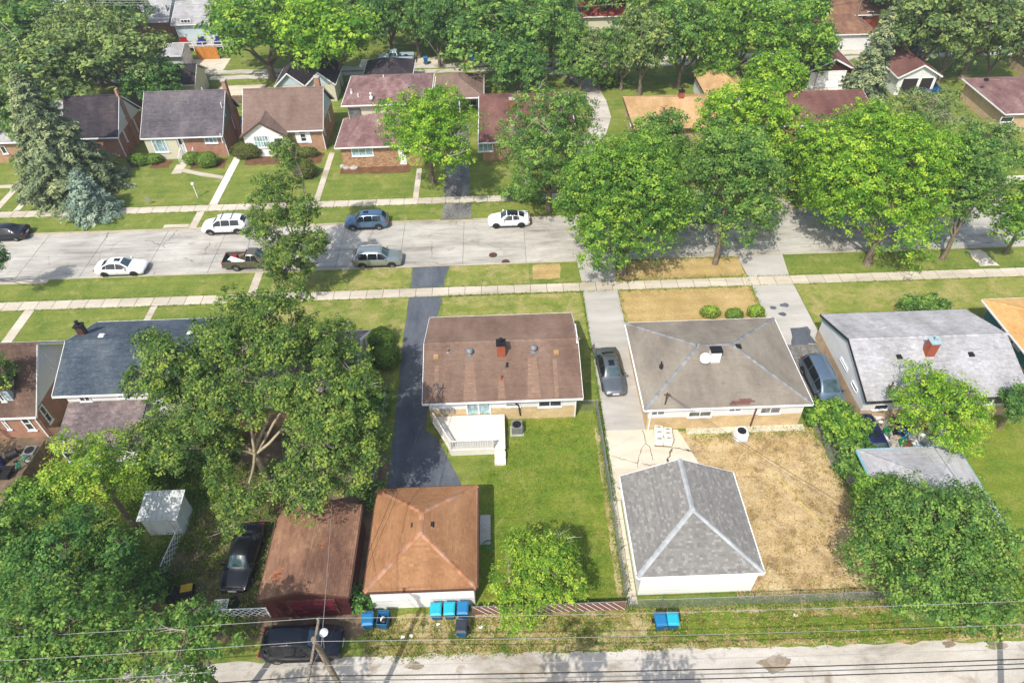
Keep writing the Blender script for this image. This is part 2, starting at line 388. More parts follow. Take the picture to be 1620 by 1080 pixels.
M['windscreen'] = flat('car_windscreen', C(64,84,88), 0.04, 0, 1.0, 0.35, 3)
M['head_lamp'] = flat('headlamp_lens', C(215,220,222), 0.12, 0.1, 0.8)
M['tail_lamp'] = flat('taillamp_lens', C(165,28,28), 0.2, 0, 0.7)
M['plate'] = flat('licence_plate', C(228,230,232), 0.5)
M['bark'] = surf('bark_grey', [C(92,80,66), C(128,114,96), C(150,138,120)], 3, 16, 0.3, st=(3, 3, 0.6), bump=0.6)
M['bark_pale'] = surf('bark_pale', [C(150,138,112), C(178,164,134), C(196,184,156)], 3, 16, 0.25, st=(3, 3, 0.6), bump=0.5)
M['bark_dark'] = surf('bark_dark', [C(66,56,46), C(92,80,66)], 3, 16, 0.3, st=(3, 3, 0.6), bump=0.6)
M['twig_grey'] = flat('twig_grey', C(176,166,148), 0.9)
L = {}
L['lime'] = leaf_mat('leaves_lime', C(90,136,38,1), C(132,175,46,1), C(174,205,70,1), 0.4)
L['mid'] = leaf_mat('leaves_mid', C(74,112,52,1), C(107,148,63,1), C(148,180,86,1), 0.38)
L['fresh'] = leaf_mat('leaves_fresh', C(74,116,42,1), C(114,157,53,1), C(160,194,76,1), 0.4)
L['olive'] = leaf_mat('leaves_olive', C(70,100,46,1), C(102,132,55,1), C(146,168,76,1), 0.35)
L['deep'] = leaf_mat('leaves_deep', C(58,102,48,1), C(84,129,57,1), C(118,157,73,1), 0.33)
L['sage'] = leaf_mat('leaves_sage', C(94,118,66,1), C(121,144,78,1), C(156,175,100,1), 0.33)
L['spruce'] = leaf_mat('needles_spruce', C(96,112,82,1), C(126,140,98,1), C(164,172,124,1), 0.1)
L['blue'] = leaf_mat('needles_blue_spruce', C(112,134,116,1), C(138,160,140,1), C(172,188,166,1), 0.1)
L['hedge'] = leaf_mat('leaves_hedge', C(76,110,36,1), C(102,138,44,1), C(134,164,60,1), 0.25)
L['boxwood'] = leaf_mat('leaves_boxwood', C(70,84,30), C(96,110,40), C(128,134,56), 0.2)
L['yellow'] = leaf_mat('leaves_yellow_green', C(104,144,44,1), C(140,174,54,1), C(182,204,80,1), 0.4)
L['weed'] = leaf_mat('leaves_weed', C(84,122,34), C(112,148,44), C(150,170,66), 0.3)
# ---------------------------------------------------------------- the ground, street, pavements
def structure(o): o['kind'] = 'structure'; return o
def sheet(name, pts, z, mat, thick=None):
    mb = MB()
    if thick: mb.prism(pts, z-thick, z)
    else: mb.poly([(p[0], p[1], z) for p in pts])
    return structure(mb.build(name, mat))
def rect(x0, x1, y0, y1): return [(x0, y0), (x1, y0), (x1, y1), (x0, y1)]
def wob(pts, amp=0.12, step=0.7, seed=1):
    """uneven hand-cut outline"""
    r = random.Random(seed); out = []
    for i, p in enumerate(pts):
        q = pts[(i+1) % len(pts)]; p = Vector(p[:2]); q = Vector(q[:2]); n = max(1, int((q-p).length/step))
        nrm = Vector((-(q-p).y, (q-p).x)).normalized() if (q-p).length else Vector((0, 0))
        for k in range(n):
            c = p+(q-p)*(k/n); out.append(tuple(c+nrm*r.uniform(-amp, amp)))
    return out

Y_SW0, Y_SW1, Y_K0, Y_K1, Y_FS0, Y_FS1 = 48.36, 49.6, 52.85, 60.85, 63.95, 65.2
structure(MB().poly([(-900,-300,-0.32),(900,-300,-0.32),(900,1500,-0.32),(-900,1500,-0.32)]).build('ground', M['grass_weedy']))
sheet('lawn', rect(-160, 160, -40, Y_K0), 0.0, M['grass'], 0.3)
sheet('lawn', rect(-260, 260, Y_K1, 420), 0.0, M['grass'], 0.3)

# street of concrete slabs with recessed joints
street = structure(MB().box(-150, 150, Y_K0, Y_K1, -0.3, -0.125).build('street', M['street_joint']))
slab_cache = {}
def slab(parent, name, x0, x1, y0, y1, z0, z1, mat, gap=0.012, tilt=0.0):
    key = (round(x1-x0, 3), round(y1-y0, 3), round(z1-z0, 3), mat.name)
    if key not in slab_cache:
        w, d, h = (x1-x0)/2-gap, (y1-y0)/2-gap, z1-z0; b = min(0.015, h*0.4)
        mb = MB(); mb.add([(-w,-d,0),(w,-d,0),(w,d,0),(-w,d,0),(-w,-d,h-b),(w,-d,h-b),(w,d,h-b),(-w,d,h-b),(-w+b,-d+b,h),(w-b,-d+b,h),(w-b,d-b,h),(-w+b,d-b,h)],
               [(0,1,5,4),(1,2,6,5),(2,3,7,6),(3,0,4,7),(4,5,9,8),(5,6,10,9),(6,7,11,10),(7,4,8,11),(8,9,10,11)])
        me = bpy.data.meshes.new(name); me.from_pydata(mb.v, [], mb.f); me.materials.append(mat); slab_cache[key] = me
    o = bpy.data.objects.new(name, slab_cache[key]); COL.objects.link(o); o.parent = parent
    off = ORG.get(parent.name, Vector((0,0,0)))
    o.location = Vector(((x0+x1)/2, (y0+y1)/2, z0))-off
    if tilt: o.rotation_euler = (rng.uniform(-tilt, tilt), rng.uniform(-tilt, tilt), 0)
    return o
yc = (Y_K0+Y_K1)/2
x = -66.0
while x < 72:
    w = 6.2
    for a, b in ((Y_K0, yc), (yc, Y_K1)):
        slab(street, 'road_slab', x, x+w, a, b, -0.2, -0.1, M['street'], 0.014, 0.0006)
    x += w
for x, y, r, lab in ((*P(780, 402)[:2], .36, 'round iron manhole cover in the open street left of the rusty drain'), (*P(800, 413)[:2], .34, 'rusty iron drain cover close to the near kerb')):
    mh = MB().lathe((x, y, -0.1), [(r+.06, 0), (r+.06, 0.006), (r, 0.006), (r, 0.012), (r*.6, 0.012), (r*.55, .016)], 20)
    tag(mh.build('manhole_cover', M['trim_brown']), lab, 'manhole cover')

# kerbs, dropped at the driveways
def kerb(y, inward, gaps, x0=-150, x1=150):
    xs = [x0]+[v for g in sorted(gaps) for v in g]+[x1]; mb = MB()
    for a, b in zip(xs[0::2], xs[1::2]):
        n = max(1, int((b-a)/3.05))
        for k in range(n):
            p, q = a+(b-a)*k/n+.006, a+(b-a)*(k+1)/n-.006; j = rng.uniform(-.008, .012)
            ys = sorted((y, y+inward*0.17)); mb.box(p, q, ys[0], ys[1], -0.25, 0.025+j)
    for a, b in gaps:
        ys = sorted((y+inward*0.005, y+inward*0.3)); mb.box(a+.01, b-.01, ys[0], ys[1], -0.25, -0.06)
    return structure(mb.build('kerb', M['kerb']))
kerb(Y_K0, 1, [(-9.0, -5.1), (7.1, 10.8), (22.7, 27.2)])
kerb(Y_K1, -1, [(-6.5, -3.1), (29.0, 31.5), (50.0, 54.0)])

# pavements, slab by slab
def pavement(y0, y1, xa, xb, step, mats):
    base = structure(MB().box(-150, 150, y0+.02, y1-.02, -0.05, 0.006).build('sidewalk', M['soil']))
    x = xa
    while x < xb:
        slab(base, 'paving_slab', x, x+step, y0, y1, 0.0, 0.035, mats(x), 0.016, 0.004); x += step
pavement(Y_SW0, Y_SW1, -66, 66, 1.52, lambda x: M['drive_cream'] if (-9.4 < x < -5.6 or 5.6 < x < 10 or 22.5 < x < 26) and False else M['sidewalk'])
pavement(Y_FS0, Y_FS1, -76, 80, 1.52, lambda x: M['sidewalk'])

def path(name, pts, mat, z=0.012, seed=1, amp=0.03): return sheet(name, wob(pts, amp, 0.6, seed), z, mat)
# garden walks of single slabs
def walk(x0, x1, y0, y1, mat, step=1.3):
    base = structure(MB().box(x0+.02, x1-.02, y0, y1, -0.05, 0.006).build('path', M['soil']))
    n = max(1, round((y1-y0)/step)); s = (y1-y0)/n
    for k in range(n): slab(base, 'paving_slab', x0, x1, y0+k*s, y0+(k+1)*s, 0.0, 0.03, mat, 0.014, 0.004)
walk(-44.05, -43.1, 40.5, Y_SW0, M['sidewalk']); walk(-32.5, -31.85, 38.6, Y_SW0, M['sidewalk'])
walk(-24.0, -23.2, Y_SW1, Y_K0, M['sidewalk'], 1.1); walk(-49.0, -43.8, 52.3, Y_K0, M['sidewalk'], .55)
walk(-32.05, -31.15, Y_FS1, 79, M['walk_new'], 40); walk(-32.95, -32.1, Y_K1, Y_FS0, M['sidewalk'], 1.0)
walk(-35.7, -33.0, 61.0, 61.6, M['sidewalk'], .6)
walk(-20.65, -19.95, Y_FS1, 76, M['sidewalk']); walk(-9.75, -9.1, Y_FS1, 71.6, M['sidewalk'])
walk(-55.9, -55.1, Y_FS1, 73.5, M['sidewalk']); walk(-53.45, -52.75, Y_FS1, 71, M['sidewalk']); walk(-58.6, -56.0, 70.2, 70.9, M['sidewalk'], .7)
walk(-44.6, -43.8, 66.2, 76, M['asphalt_old']); walk(-38.5, -37.3, 72.2, 74.3, M['sidewalk'], 1)
path('path', [(-37.3, 72.6), (-34.6, 71.4), (-32.1, 70.6), (-32.1, 71.3), (-34.4, 72.1), (-37.3, 73.3)], M['sidewalk'], 0.016, 4)
path('path', [(45.0, 50), (46.9, 50), (46.3, 52.6), (44.9, 52.6)], M['drive_cream'], 0.012, 5, .12)
walk(50.2, 58.5, 65.2, 65.7, M['walk_new'], .5)

# driveways
asph = [(-8.8, 52.85), (-5.2, 52.85), (-5.6, 51), (-5.7, 49.6), (-5.75, 48.3), (-5.9, 46.8), (-6.25, 45), (-6.3, 32.6), (-5.5, 32.0), (-4.3, 29.4), (-3.0, 26.6), (-3.0, 25.6), (-8.75, 25.6), (-8.75, 36), (-8.9, 43.3), (-8.8, 48.3)]
sheet('asphalt_driveway', wob(asph, .05, .8, 3), 0.012, M['asphalt'])
drv = structure(MB().box(7.2, 10.4, 32.0, Y_SW0, -0.05, 0.008).build('concrete_driveway', M['soil']))
ys = [32.0, 36.1, 40.2, 44.3, Y_SW0]
for a, b in zip(ys, ys[1:]): slab(drv, 'drive_slab', 7.18, 10.42, a, b, 0.0, 0.03, M['drive_grey'], 0.006)
drv2 = structure(MB().prism([(7.25, Y_SW1), (10.4, Y_SW1), (10.9, Y_K0), (7.1, Y_K0)], -0.05, 0.02).build('driveway_apron', M['drive_grey']))
pad = [(7.1, 32.0), (10.4, 32.0), (12.6, 31.9), (13.55, 28.4), (13.7, 26.0), (7.0, 26.0)]
sheet('concrete_pad', wob(pad, .03, .8, 5), 0.022, M['drive_cream'])
pad2 = structure(MB().box(6.75, 7.4, 18.6, 26.0, -.05, 0.016).build('path', M['soil']))
for k in range(5): slab(pad2, 'paving_slab', 6.72, 7.45, 18.6+k*1.48, 18.6+(k+1)*1.48, 0.0, 0.03, M['drive_cream'], 0.012)
# cracks in the pad: open joints filled with soil
ck = MB()
for pts in ([(1017,681),(1022,700),(1012,716),(1009,740)], [(1022,700),(1030,714),(1033,728)], [(1016,732),(1026,736),(1038,735)], [(968,722),(990,728),(1009,732)]):
    w = P(*pts[0]); prev = None
    q = [P(*p) for p in pts]; full = []
    for a, b in zip(q, q[1:]):
        for k in range(4): full.append(a+(b-a)*k/4+Vector((rng.uniform(-.07,.07), rng.uniform(-.07,.07), 0)))
    full.append(q[-1])
    for a, b in zip(full, full[1:]):
        d = (b-a).normalized(); n = Vector((-d.y, d.x, 0))*rng.uniform(.012, .038); ck.poly([(p.x, p.y, 0.0265) for p in (a-n, a+n, b+n*.8, b-n*.8)])
structure(ck.build('crack', M['dirt_dark']))
rd = structure(MB().box(22.85, 26.75, 30, Y_SW0, -.05, .008).build('concrete_driveway', M['soil']))
ys = [40.4, 44.4, Y_SW0]
for a, b in zip(ys, ys[1:]): slab(rd, 'drive_slab', 22.82, 26.72, a, b, 0.0, 0.03, M['drive_grey'], 0.006)
sheet('asphalt_driveway', wob([(22.8, 40.4), (26.9, 40.4), (26.95, 33), (26.2, 28), (22.8, 28)], .05, .8, 8), 0.03, M['asphalt_old'])
sheet('asphalt_driveway', wob([(23.9, 40.4), (26.0, 40.4), (26.0, 42.6), (24.6, 42.4)], .15, .5, 9), 0.034, M['asphalt'])
structure(MB().prism([(22.85, Y_SW1), (26.7, Y_SW1), (27.1, Y_K0), (22.7, Y_K0)], -.05, .02).build('driveway_apron', M['drive_grey']))
for u, v, r in ((1223, 487, .35), (1241, 483, .4), (1238, 497, .35)):
    c = P(u, v); pts = [(c.x+r*math.cos(a)*rng.uniform(.7, 1.2), c.y+r*.8*math.sin(a)*rng.uniform(.7, 1.2)) for a in [i*.6283 for i in range(10)]]
    sheet('oil_stain', pts, 0.036, M['asphalt'])
sheet('asphalt_driveway', wob([(-6.35, Y_K1), (-3.2, Y_K1), (-3.35, Y_FS0), (-6.3, Y_FS0)], .05, .6, 10), 0.014, M['asphalt_old'])
sheet('asphalt_driveway', wob([(-6.3, Y_FS1), (-3.4, Y_FS1), (-3.7, 72), (-3.9, 84), (-6.0, 84), (-6.3, 72)], .08, .6, 11), 0.014, M['asphalt_old'])
path('driveway_apron', [(29.4, Y_K1), (31.0, Y_K1), (30.3, Y_FS0), (29.0, Y_FS0)], M['sidewalk'], .014, 12)
sheet('concrete_driveway', wob([(50.3, Y_K1), (53.9, Y_K1), (53.6, 64), (52.6, 80), (49.6, 80), (50.6, 64)], .06, .8, 13), 0.014, M['drive_grey'])
cv = [P(u, v) for u, v in ((872, 112), (905, 118), (930, 134), (945, 160), (952, 185), (944, 210), (925, 245), (905, 290))]
left, right = [], []
for i, p in enumerate(cv):
    d = (cv[min(i+1, len(cv)-1)]-cv[max(i-1, 0)]).normalized(); n = Vector((-d.y, d.x, 0))*1.2
    left.append((p+n)[:2]); right.append((p-n)[:2])
for i in range(len(cv)-1): sheet('gravel_drive', [left[i], right[i], right[i+1], left[i+1]], 0.012+0.001*(i % 2), M['alley'])

# lawns with their own look
sheet('dry_lawn', wob([(10.45, 41), (22.75, 41), (22.8, 48.3), (10.42, 48.3)], .1, .7, 21), 0.008, M['grass_dead'])
sheet('dry_lawn', wob([(10.45, 49.65), (22.75, 49.65), (22.7, 52.8), (10.95, 52.8)], .1, .7, 22), 0.008, M['grass_dead'])
sheet('dry_lawn', wob([(2.65, 50.2), (5.25, 50.4), (5.4, 52.6), (2.75, 52.5)], .12, .5, 23), 0.008, M['grass_dead'])
sheet('bare_yard', wob([(12.6, 31.6), (22.6, 31.6), (23.2, 26), (23.2, 18.4), (13.5, 18.4), (13.2, 26.5)], .2, .7, 24), 0.006, M['dirt_lot'])
sheet('back_lawn', wob([(-2.2, 18.6), (6.5, 18.6), (6.6, 33.4), (-.4, 33.4), (-.4, 29.6), (-3.4, 27.6), (-2.2, 25.8)], .08, .7, 25), 0.006, M['grass_lush'])
sheet('soil_strip', wob([(6.25, 18.7), (6.7, 18.7), (6.75, 32.5), (6.4, 32.5)], .06, .2, 26), 0.009, M['grass_weedy'])
sheet('front_lawn', wob([(-5.6, 42), (7.1, 42), (7.15, 48.3), (-5.7, 48.3)], .06, .8, 27), 0.006, M['grass_dryish'])
sheet('front_lawn', wob([(-22, 41), (-8.9, 41), (-8.9, 48.3), (-22, 48.3)], .06, .8, 28), 0.006, M['grass_dryish'])
sheet('verge', wob([(-22, 49.6), (-8.9, 49.6), (-8.9, 52.8), (-22, 52.8)], .05, .8, 29), 0.006, M['grass_dryish'])
sheet('verge', wob([(-5.5, 49.7), (2.4, 49.7), (2.4, 52.8), (-5.3, 52.8)], .05, .8, 30), 0.005, M['grass_dryish'])
sheet('front_lawn', wob([(26.9, 41), (40, 41), (60, 44), (60, 48.3), (26.8, 48.3)], .06, .8, 31), 0.006, M['grass_dryish'])
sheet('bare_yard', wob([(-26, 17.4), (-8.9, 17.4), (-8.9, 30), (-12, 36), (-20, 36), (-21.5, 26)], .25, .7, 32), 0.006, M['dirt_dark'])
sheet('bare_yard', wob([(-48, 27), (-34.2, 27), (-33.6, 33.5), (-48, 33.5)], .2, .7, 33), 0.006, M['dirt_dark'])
sheet('weed_strip', wob([(-9.0, 16.0), (60, 15.6), (60, 18.3), (-9.0, 18.5)], .12, .6, 34), 0.005, M['grass_weedy'])
sheet('weed_strip', wob([(7.6, 16.6), (13.5, 16.2), (26, 16.0), (26, 17.2), (12, 18.0), (8, 18.2)], .3, .6, 35), 0.009, M['grass_lush'])
sheet('parking_pad', wob([(23.3, 26.5), (32.5, 26.5), (32.3, 31.8), (23.3, 31.8)], .15, .7, 36), 0.007, M['drive_grey'])
sheet('back_lawn', wob([(30.6, 16), (60, 16), (60, 31.4), (32.6, 31.4)], .1, .7, 37), 0.005, M['grass_lush'])
# alleys
sheet('alley', wob([(-150, 2), (150, 2), (150, 15.4), (60, 15.5), (20, 15.7), (-5, 16.1), (-40, 15.9), (-150, 16)], .12, .7, 41), 0.018, M['alley'])
sheet('alley', wob([(-200, 98.6), (200, 98.6), (200, 100.0), (-200, 100.0)], .12, .9, 42), 0.012, M['alley'])
sheet('alley', wob([(-200, 100.5), (200, 100.5), (200, 102.0), (-200, 102.0)], .12, .9, 43), 0.012, M['alley'])
for (x0, x1, y0, y1) in ((-39.5, -33.0, 91.5, 96.5), (-47, -40.6, 102.0, 106.5), (-20.5, -8, 102, 104.5), (41, 49, 86, 90)):
    sheet('parking_pad', wob(rect(x0, x1, y0, y1), .1, .8, int(x0*7) % 97), 0.010, M['drive_cream'])
for i, (u, v, rx, ry) in enumerate(((1225, 1050, .9, .45), (1500, 1019, .35, .22), (1575, 1020, .55, .3), (655, 1052, .5, .25))):
    c = P(u, v); sheet('puddle_stain', [(c.x+rx*math.cos(a)*(1+.25*math.sin(3*a+i)+rng.uniform(-.12, .12)), c.y+ry*math.sin(a)*(1+.25*math.sin(2*a+i)+rng.uniform(-.12, .12))) for a in [k*.1571 for k in range(40)]], 0.0225+.0006*i, M['alley_stain'])
# planting beds along the far fronts
for (x0, x1, y0, y1) in ((-41.6, -39.2, 73.6, 75.4), (-36.6, -32.6, 73.2, 75.6), (-30.4, -21.2, 73.6, 76), (-18.6, -10.5, 70.8, 72.6)):
    sheet('planting_bed', wob(rect(x0, x1, y0, y1), .15, .6, int(y0*x0) % 89), 0.008, M['soil'])
# ---------------------------------------------------------------- building kit
def V3(p): return Vector(p)
def tile_slope(mb, poly, w, e, lift=0.022, var=0.5, seed=0, pale=0):
    """courses of single shingle tabs on a planar slope; poly[0]->poly[1] is the eave"""
    r = random.Random(seed); pl = [Vector(p) for p in poly]
    s = (pl[1]-pl[0]).normalized(); n = s.cross(pl[-1]-pl[0]).normalized()
    if n.z < 0: n = -n
    t = n.cross(s)
    if t.z < 0: t = -t
    st = [((p-pl[0]).dot(s), (p-pl[0]).dot(t)) for p in pl]; tm = max(q[1] for q in st)
    def srange(tt):
        xs = []
        for (a, b), (c, d) in zip(st, st[1:]+st[:1]):
            if abs(b-d) < 1e-6:
                if abs(b-tt) < 1e-4: xs += [a, c]
            elif min(b, d)-1e-6 <= tt <= max(b, d)+1e-6: xs.append(a+(c-a)*(tt-b)/(d-b))
        return (min(xs), max(xs)) if xs else None
    nc = max(1, int(round(tm/e))); e = tm/nc; o = pl[0]
    for k in range(nc):
        t0, t1 = k*e, (k+1)*e
        a, b = srange(t0+1e-4), srange(t1-1e-4)
        if not a or not b: continue
        cv = r.gauss(0, .09); x = min(a[0], b[0])-r.uniform(0, w); end = max(a[1], b[1])
        while x < end:
            x2 = x+w
            l0, l1 = max(x, a[0]), min(x2-.012, a[1]); u0, u1 = max(x, b[0]), min(x2-.012, b[1])
            x = x2
            if l1-l0 < .01 and u1-u0 < .01: continue
            l0 = min(l0, a[1]); l1 = max(l1, a[0]); u0 = min(u0, b[1]); u1 = max(u1, b[0])
            if l1 < l0: l0 = l1 = (l0+l1)/2
            if u1 < u0: u0 = u1 = (u0+u1)/2
            tt = min(1, max(0, 0.5+r.gauss(0, 1)*var*0.5)) if not pale else (min(.6, max(0, r.gauss(.3, .13))) if r.random() > pale else r.uniform(.7, .95)); tt = min(1, max(0, tt+cv)); lf = lift*r.uniform(.8, 1.25)
            q = [o+s*l0+t*t0+n*lf, o+s*l1+t*t0+n*lf, o+s*u1+t*t1+n*.006, o+s*u0+t*t1+n*.006, o+s*l0+t*t0, o+s*l1+t*t0]
            mb.add(q, [(0,1,2,3),(4,5,1,0)], tt if tt != 0.5 else .501)
    return mb
def ridge_cap(mb, a, b, w=0.15, step=0.24, seed=0, lift=0.035):
    r = random.Random(seed); a = Vector(a); b = Vector(b); d = (b-a); n = max(1, int(d.length/step)); dn = d.normalized()
    side = dn.cross(Vector((0,0,1))).normalized(); drop = Vector((0, 0, -w*0.42))
    for k in range(n):
        p = a+d*(k/n); q = a+d*((k+1)/n+.02); t = r.random(); z0, z1 = Vector((0,0,lift*1.3)), Vector((0,0,lift))
        v = [p-side*w+drop+z0, p+z0, p+side*w+drop+z0, q-side*w+drop+z1, q+z1, q+side*w+drop+z1]
        mb.add(v, [(0,1,4,3),(1,2,5,4)], t)

def roof(parent, rc, ze, r0, r1, mat, capmat=None, tab=(0.33, 0.145), trim=None, var=0.5, thick=0.14, seed=1, pale=0):
    """rc = (x0,x1,y0,y1) eave rectangle; r0,r1 = ridge ends (x,y,z).  Gable where a ridge end reaches the edge"""
    x0, x1, y0, y1 = rc; a, b, c, d = (x0,y0,ze), (x1,y0,ze), (x1,y1,ze), (x0,y1,ze)
    trim = trim or M['trim_white']
    along_x = abs(r1[0]-r0[0]) > abs(r1[1]-r0[1]) if (r0 != r1) else True
    slopes = []
    if along_x:
        slopes += [[a, b, r1, r0], [c, d, r0, r1]]
        g0, g1 = abs(r0[0]-x0) < .02, abs(r1[0]-x1) < .02
        if not g0: slopes.append([d, a, r0])
        if not g1: slopes.append([b, c, r1])
    else:
        slopes += [[b, c, r1, r0], [d, a, r0, r1]]
        g0, g1 = abs(r0[1]-y0) < .02, abs(r1[1]-y1) < .02
        if not g0: slopes.append([a, b, r0])
        if not g1: slopes.append([c, d, r1])
    deck = MB()
    for sl in slopes:
        up = sl; lo = [(p[0], p[1], p[2]-thick) for p in sl]; n = len(sl)
        deck.add(up+lo, [tuple(range(n)), tuple(range(n, 2*n))[::-1]]+[(i+n, (i+1) % n+n, (i+1) % n, i) for i in range(n)])
    ro = deck.build('roof', mat, parent)
    sh = MB()
    for i, sl in enumerate(slopes): tile_slope(sh, sl, tab[0], tab[1], 0.026, var, seed*10+i, pale)
    sh.build('shingles', mat, ro, kind='stuff')
    cm = MB(); ridge_cap(cm, r0, r1, seed=seed)
    if along_x:
        if not g0: ridge_cap(cm, a, r0, seed=seed+1); ridge_cap(cm, d, r0, seed=seed+2)
        if not g1: ridge_cap(cm, b, r1, seed=seed+3); ridge_cap(cm, c, r1, seed=seed+4)
    else:
        if not g0: ridge_cap(cm, a, r0, seed=seed+1); ridge_cap(cm, b, r0, seed=seed+2)
        if not g1: ridge_cap(cm, c, r1, seed=seed+3); ridge_cap(cm, d, r1, seed=seed+4)
    cm.build('ridge_cap', capmat or mat, ro, kind='stuff')
    # fascia boards / gutters hung just outside the eaves, rake boards on gables
    gt = MB(); g = 0.003
    def eave(p, q):
        p = Vector(p); q = Vector(q); dn = (q-p).normalized(); o = Vector((dn.y, -dn.x, 0))
        c0 = (p+q)/2
        for (lo, hi, dep) in ((-.15, -.02, .09),):
            v = [p+o*g, q+o*g, q+o*(g+dep), p+o*(g+dep)]
            gt.add([(w.x, w.y, w.z+lo) for w in v]+[(w.x, w.y, w.z+hi) for w in v], [(3,2,1,0),(4,5,6,7),(0,1,5,4),(1,2,6,5),(2,3,7,6),(3,0,4,7)])
    def rakeb(p, q):
        p = Vector(p); q = Vector(q); h = (q-p); o = Vector((h.y, -h.x, 0)).normalized()
        v = [p+o*g, q+o*g, q+o*(g+.035), p+o*(g+.035)]
        gt.add([(w.x, w.y, w.z-.2) for w in v]+[(w.x, w.y, w.z+.012) for w in v], [(3,2,1,0),(4,5,6,7),(0,1,5,4),(1,2,6,5),(2,3,7,6),(3,0,4,7)])
    if along_x:
        eave(a, b); eave(c, d)
        if g0: rakeb(d, r0); rakeb(r0, a)
        else: eave(d, a)
        if g1: rakeb(b, r1); rakeb(r1, c)
        else: eave(b, c)
    else:
        eave(b, c); eave(d, a)
        if g0: rakeb(a, r0); rakeb(r0, b)
        else: eave(a, b)
        if g1: rakeb(c, r1); rakeb(r1, d)
        else: eave(c, d)
    gt.build('gutter', trim, ro)
    return ro

def walls(parent, x0, x1, y0, y1, z0, z1, mat, name='wall', gable=None):
    """four walls; gable=('x',zr) adds the gable triangles on the x ends (ridge along x) or ('y',zr)"""
    mb = MB(); th = 0.2
    mb.add([(x0,y0,z0),(x1,y0,z0),(x1,y1,z0),(x0,y1,z0),(x0,y0,z1),(x1,y0,z1),(x1,y1,z1),(x0,y1,z1)],
           [(0,1,5,4),(1,2,6,5),(2,3,7,6),(3,0,4,7),(4,5,6,7)])
    return mb.build(name, mat, parent)
def gable_wall(parent, face, at, a0, a1, apex, z0, zr, mat, name='gable'):
    """triangular gable panel 3 cm proud; face E/W: a=y; N/S: a=x"""
    s = {'E': 1, 'N': 1, 'W': -1, 'S': -1}[face]; mb = MB()
    tri = [(a0, z0), (a1, z0), (apex, zr)]
    def pt(a, z, o): return (at+s*o, a, z) if face in 'EW' else (a, at+s*o, z)
    v = [pt(a, z, 0.004) for a, z in tri]+[pt(a, z, .034) for a, z in tri]
    mb.add(v, [(3,4,5),(0,1,4,3),(1,2,5,4),(2,0,3,5)]); return mb.build(name, mat, parent)
def facebox(mb, face, at, a0, a1, z0, z1, o0, o1):
    if face == 'S': mb.box(a0, a1, at-o1, at-o0, z0, z1)
    elif face == 'N': mb.box(a0, a1, at+o0, at+o1, z0, z1)
    elif face == 'E': mb.box(at+o0, at+o1, a0, a1, z0, z1)
    else: mb.box(at-o1, at-o0, a0, a1, z0, z1)
def window(parent, face, at, a0, a1, z0, z1, glass='glass_dark', frame='trim_white', mull=(), bars=(), fw=0.08, sill=True, proud=0.0):
    at = at+(proud if face in 'EN' else -proud)
    mb = MB(); facebox(mb, face, at, a0, a1, z0, z1, .003, .012)
    w = mb.build('window', M[glass], parent)
    f = MB()
    facebox(f, face, at, a0-fw, a1+fw, z1, z1+fw, .003, .07); facebox(f, face, at, a0-fw, a1+fw, z0-fw, z0, .003, .07)
    facebox(f, face, at, a0-fw, a0, z0, z1, .003, .07); facebox(f, face, at, a1, a1+fw, z0, z1, .003, .07)
    for m in mull: facebox(f, face, at, a0+(a1-a0)*m-.03, a0+(a1-a0)*m+.03, z0, z1, .013, .06)
    for m in bars: facebox(f, face, at, a0, a1, z0+(z1-z0)*m-.02, z0+(z1-z0)*m+.02, .013, .055)
    f.build('frame', M[frame], w)
    if sill:
        s = MB(); facebox(s, face, at, a0-fw-.05, a1+fw+.05, z0-fw-.07, z0-fw-.004, .003, .12); s.build('sill', M[frame], w)
    return w
def door(parent, face, at, a0, a1, z0, z1, mat, frame='trim_white', lite=None, panels=0, name='door'):
    mb = MB(); facebox(mb, face, at, a0, a1, z0, z1, .003, .03); d = mb.build(name, M[mat] if isinstance(mat, str) else mat, parent)
    f = MB(); fw = .09
    facebox(f, face, at, a0-fw, a1+fw, z1, z1+fw, .003, .07); facebox(f, face, at, a0-fw, a0, z0, z1, .003, .07); facebox(f, face, at, a1, a1+fw, z0, z1, .003, .07)
    f.build('frame', M[frame], d)
    if lite:
        l0, l1, m0, m1 = lite; g = MB(); facebox(g, face, at, a0+(a1-a0)*l0, a0+(a1-a0)*l1, z0+(z1-z0)*m0, z0+(z1-z0)*m1, .031, .036); g.build('pane', M['glass_dark'], d)
    h = MB(); facebox(h, face, at, a1-.14, a1-.08, z0+.95, z0+1.05, .03, .08); h.build('handle', M['steel'], d)
    return d
def garage_door(parent, face, at, a0, a1, z0, z1, mat, frame='trim_white', rows=4):
    mb = MB(); facebox(mb, face, at, a0, a1, z0, z1, .003, .008); d = mb.build('garage_door', M['trim_dark'], parent)
    h = (z1-z0)/rows
    for k in range(rows):
        p = MB(); facebox(p, face, at, a0+.01, a1-.01, z0+k*h+.012, z0+(k+1)*h-.012, .009, .04); p.build('panel', M[mat], d)
    f = MB(); fw = .12
    facebox(f, face, at, a0-fw, a1+fw, z1, z1+fw, .003, .06); facebox(f, face, at, a0-fw, a0, z0, z1, .003, .06); facebox(f, face, at, a1, a1+fw, z0, z1, .003, .06)
    f.build('frame', M[frame], d); return d
def downspout(parent, x, y, z, mat='trim_white'):
    MB().box(x-.04, x+.04, y-.04, y+.04, 0.1, z).build('downspout', M[mat], parent)
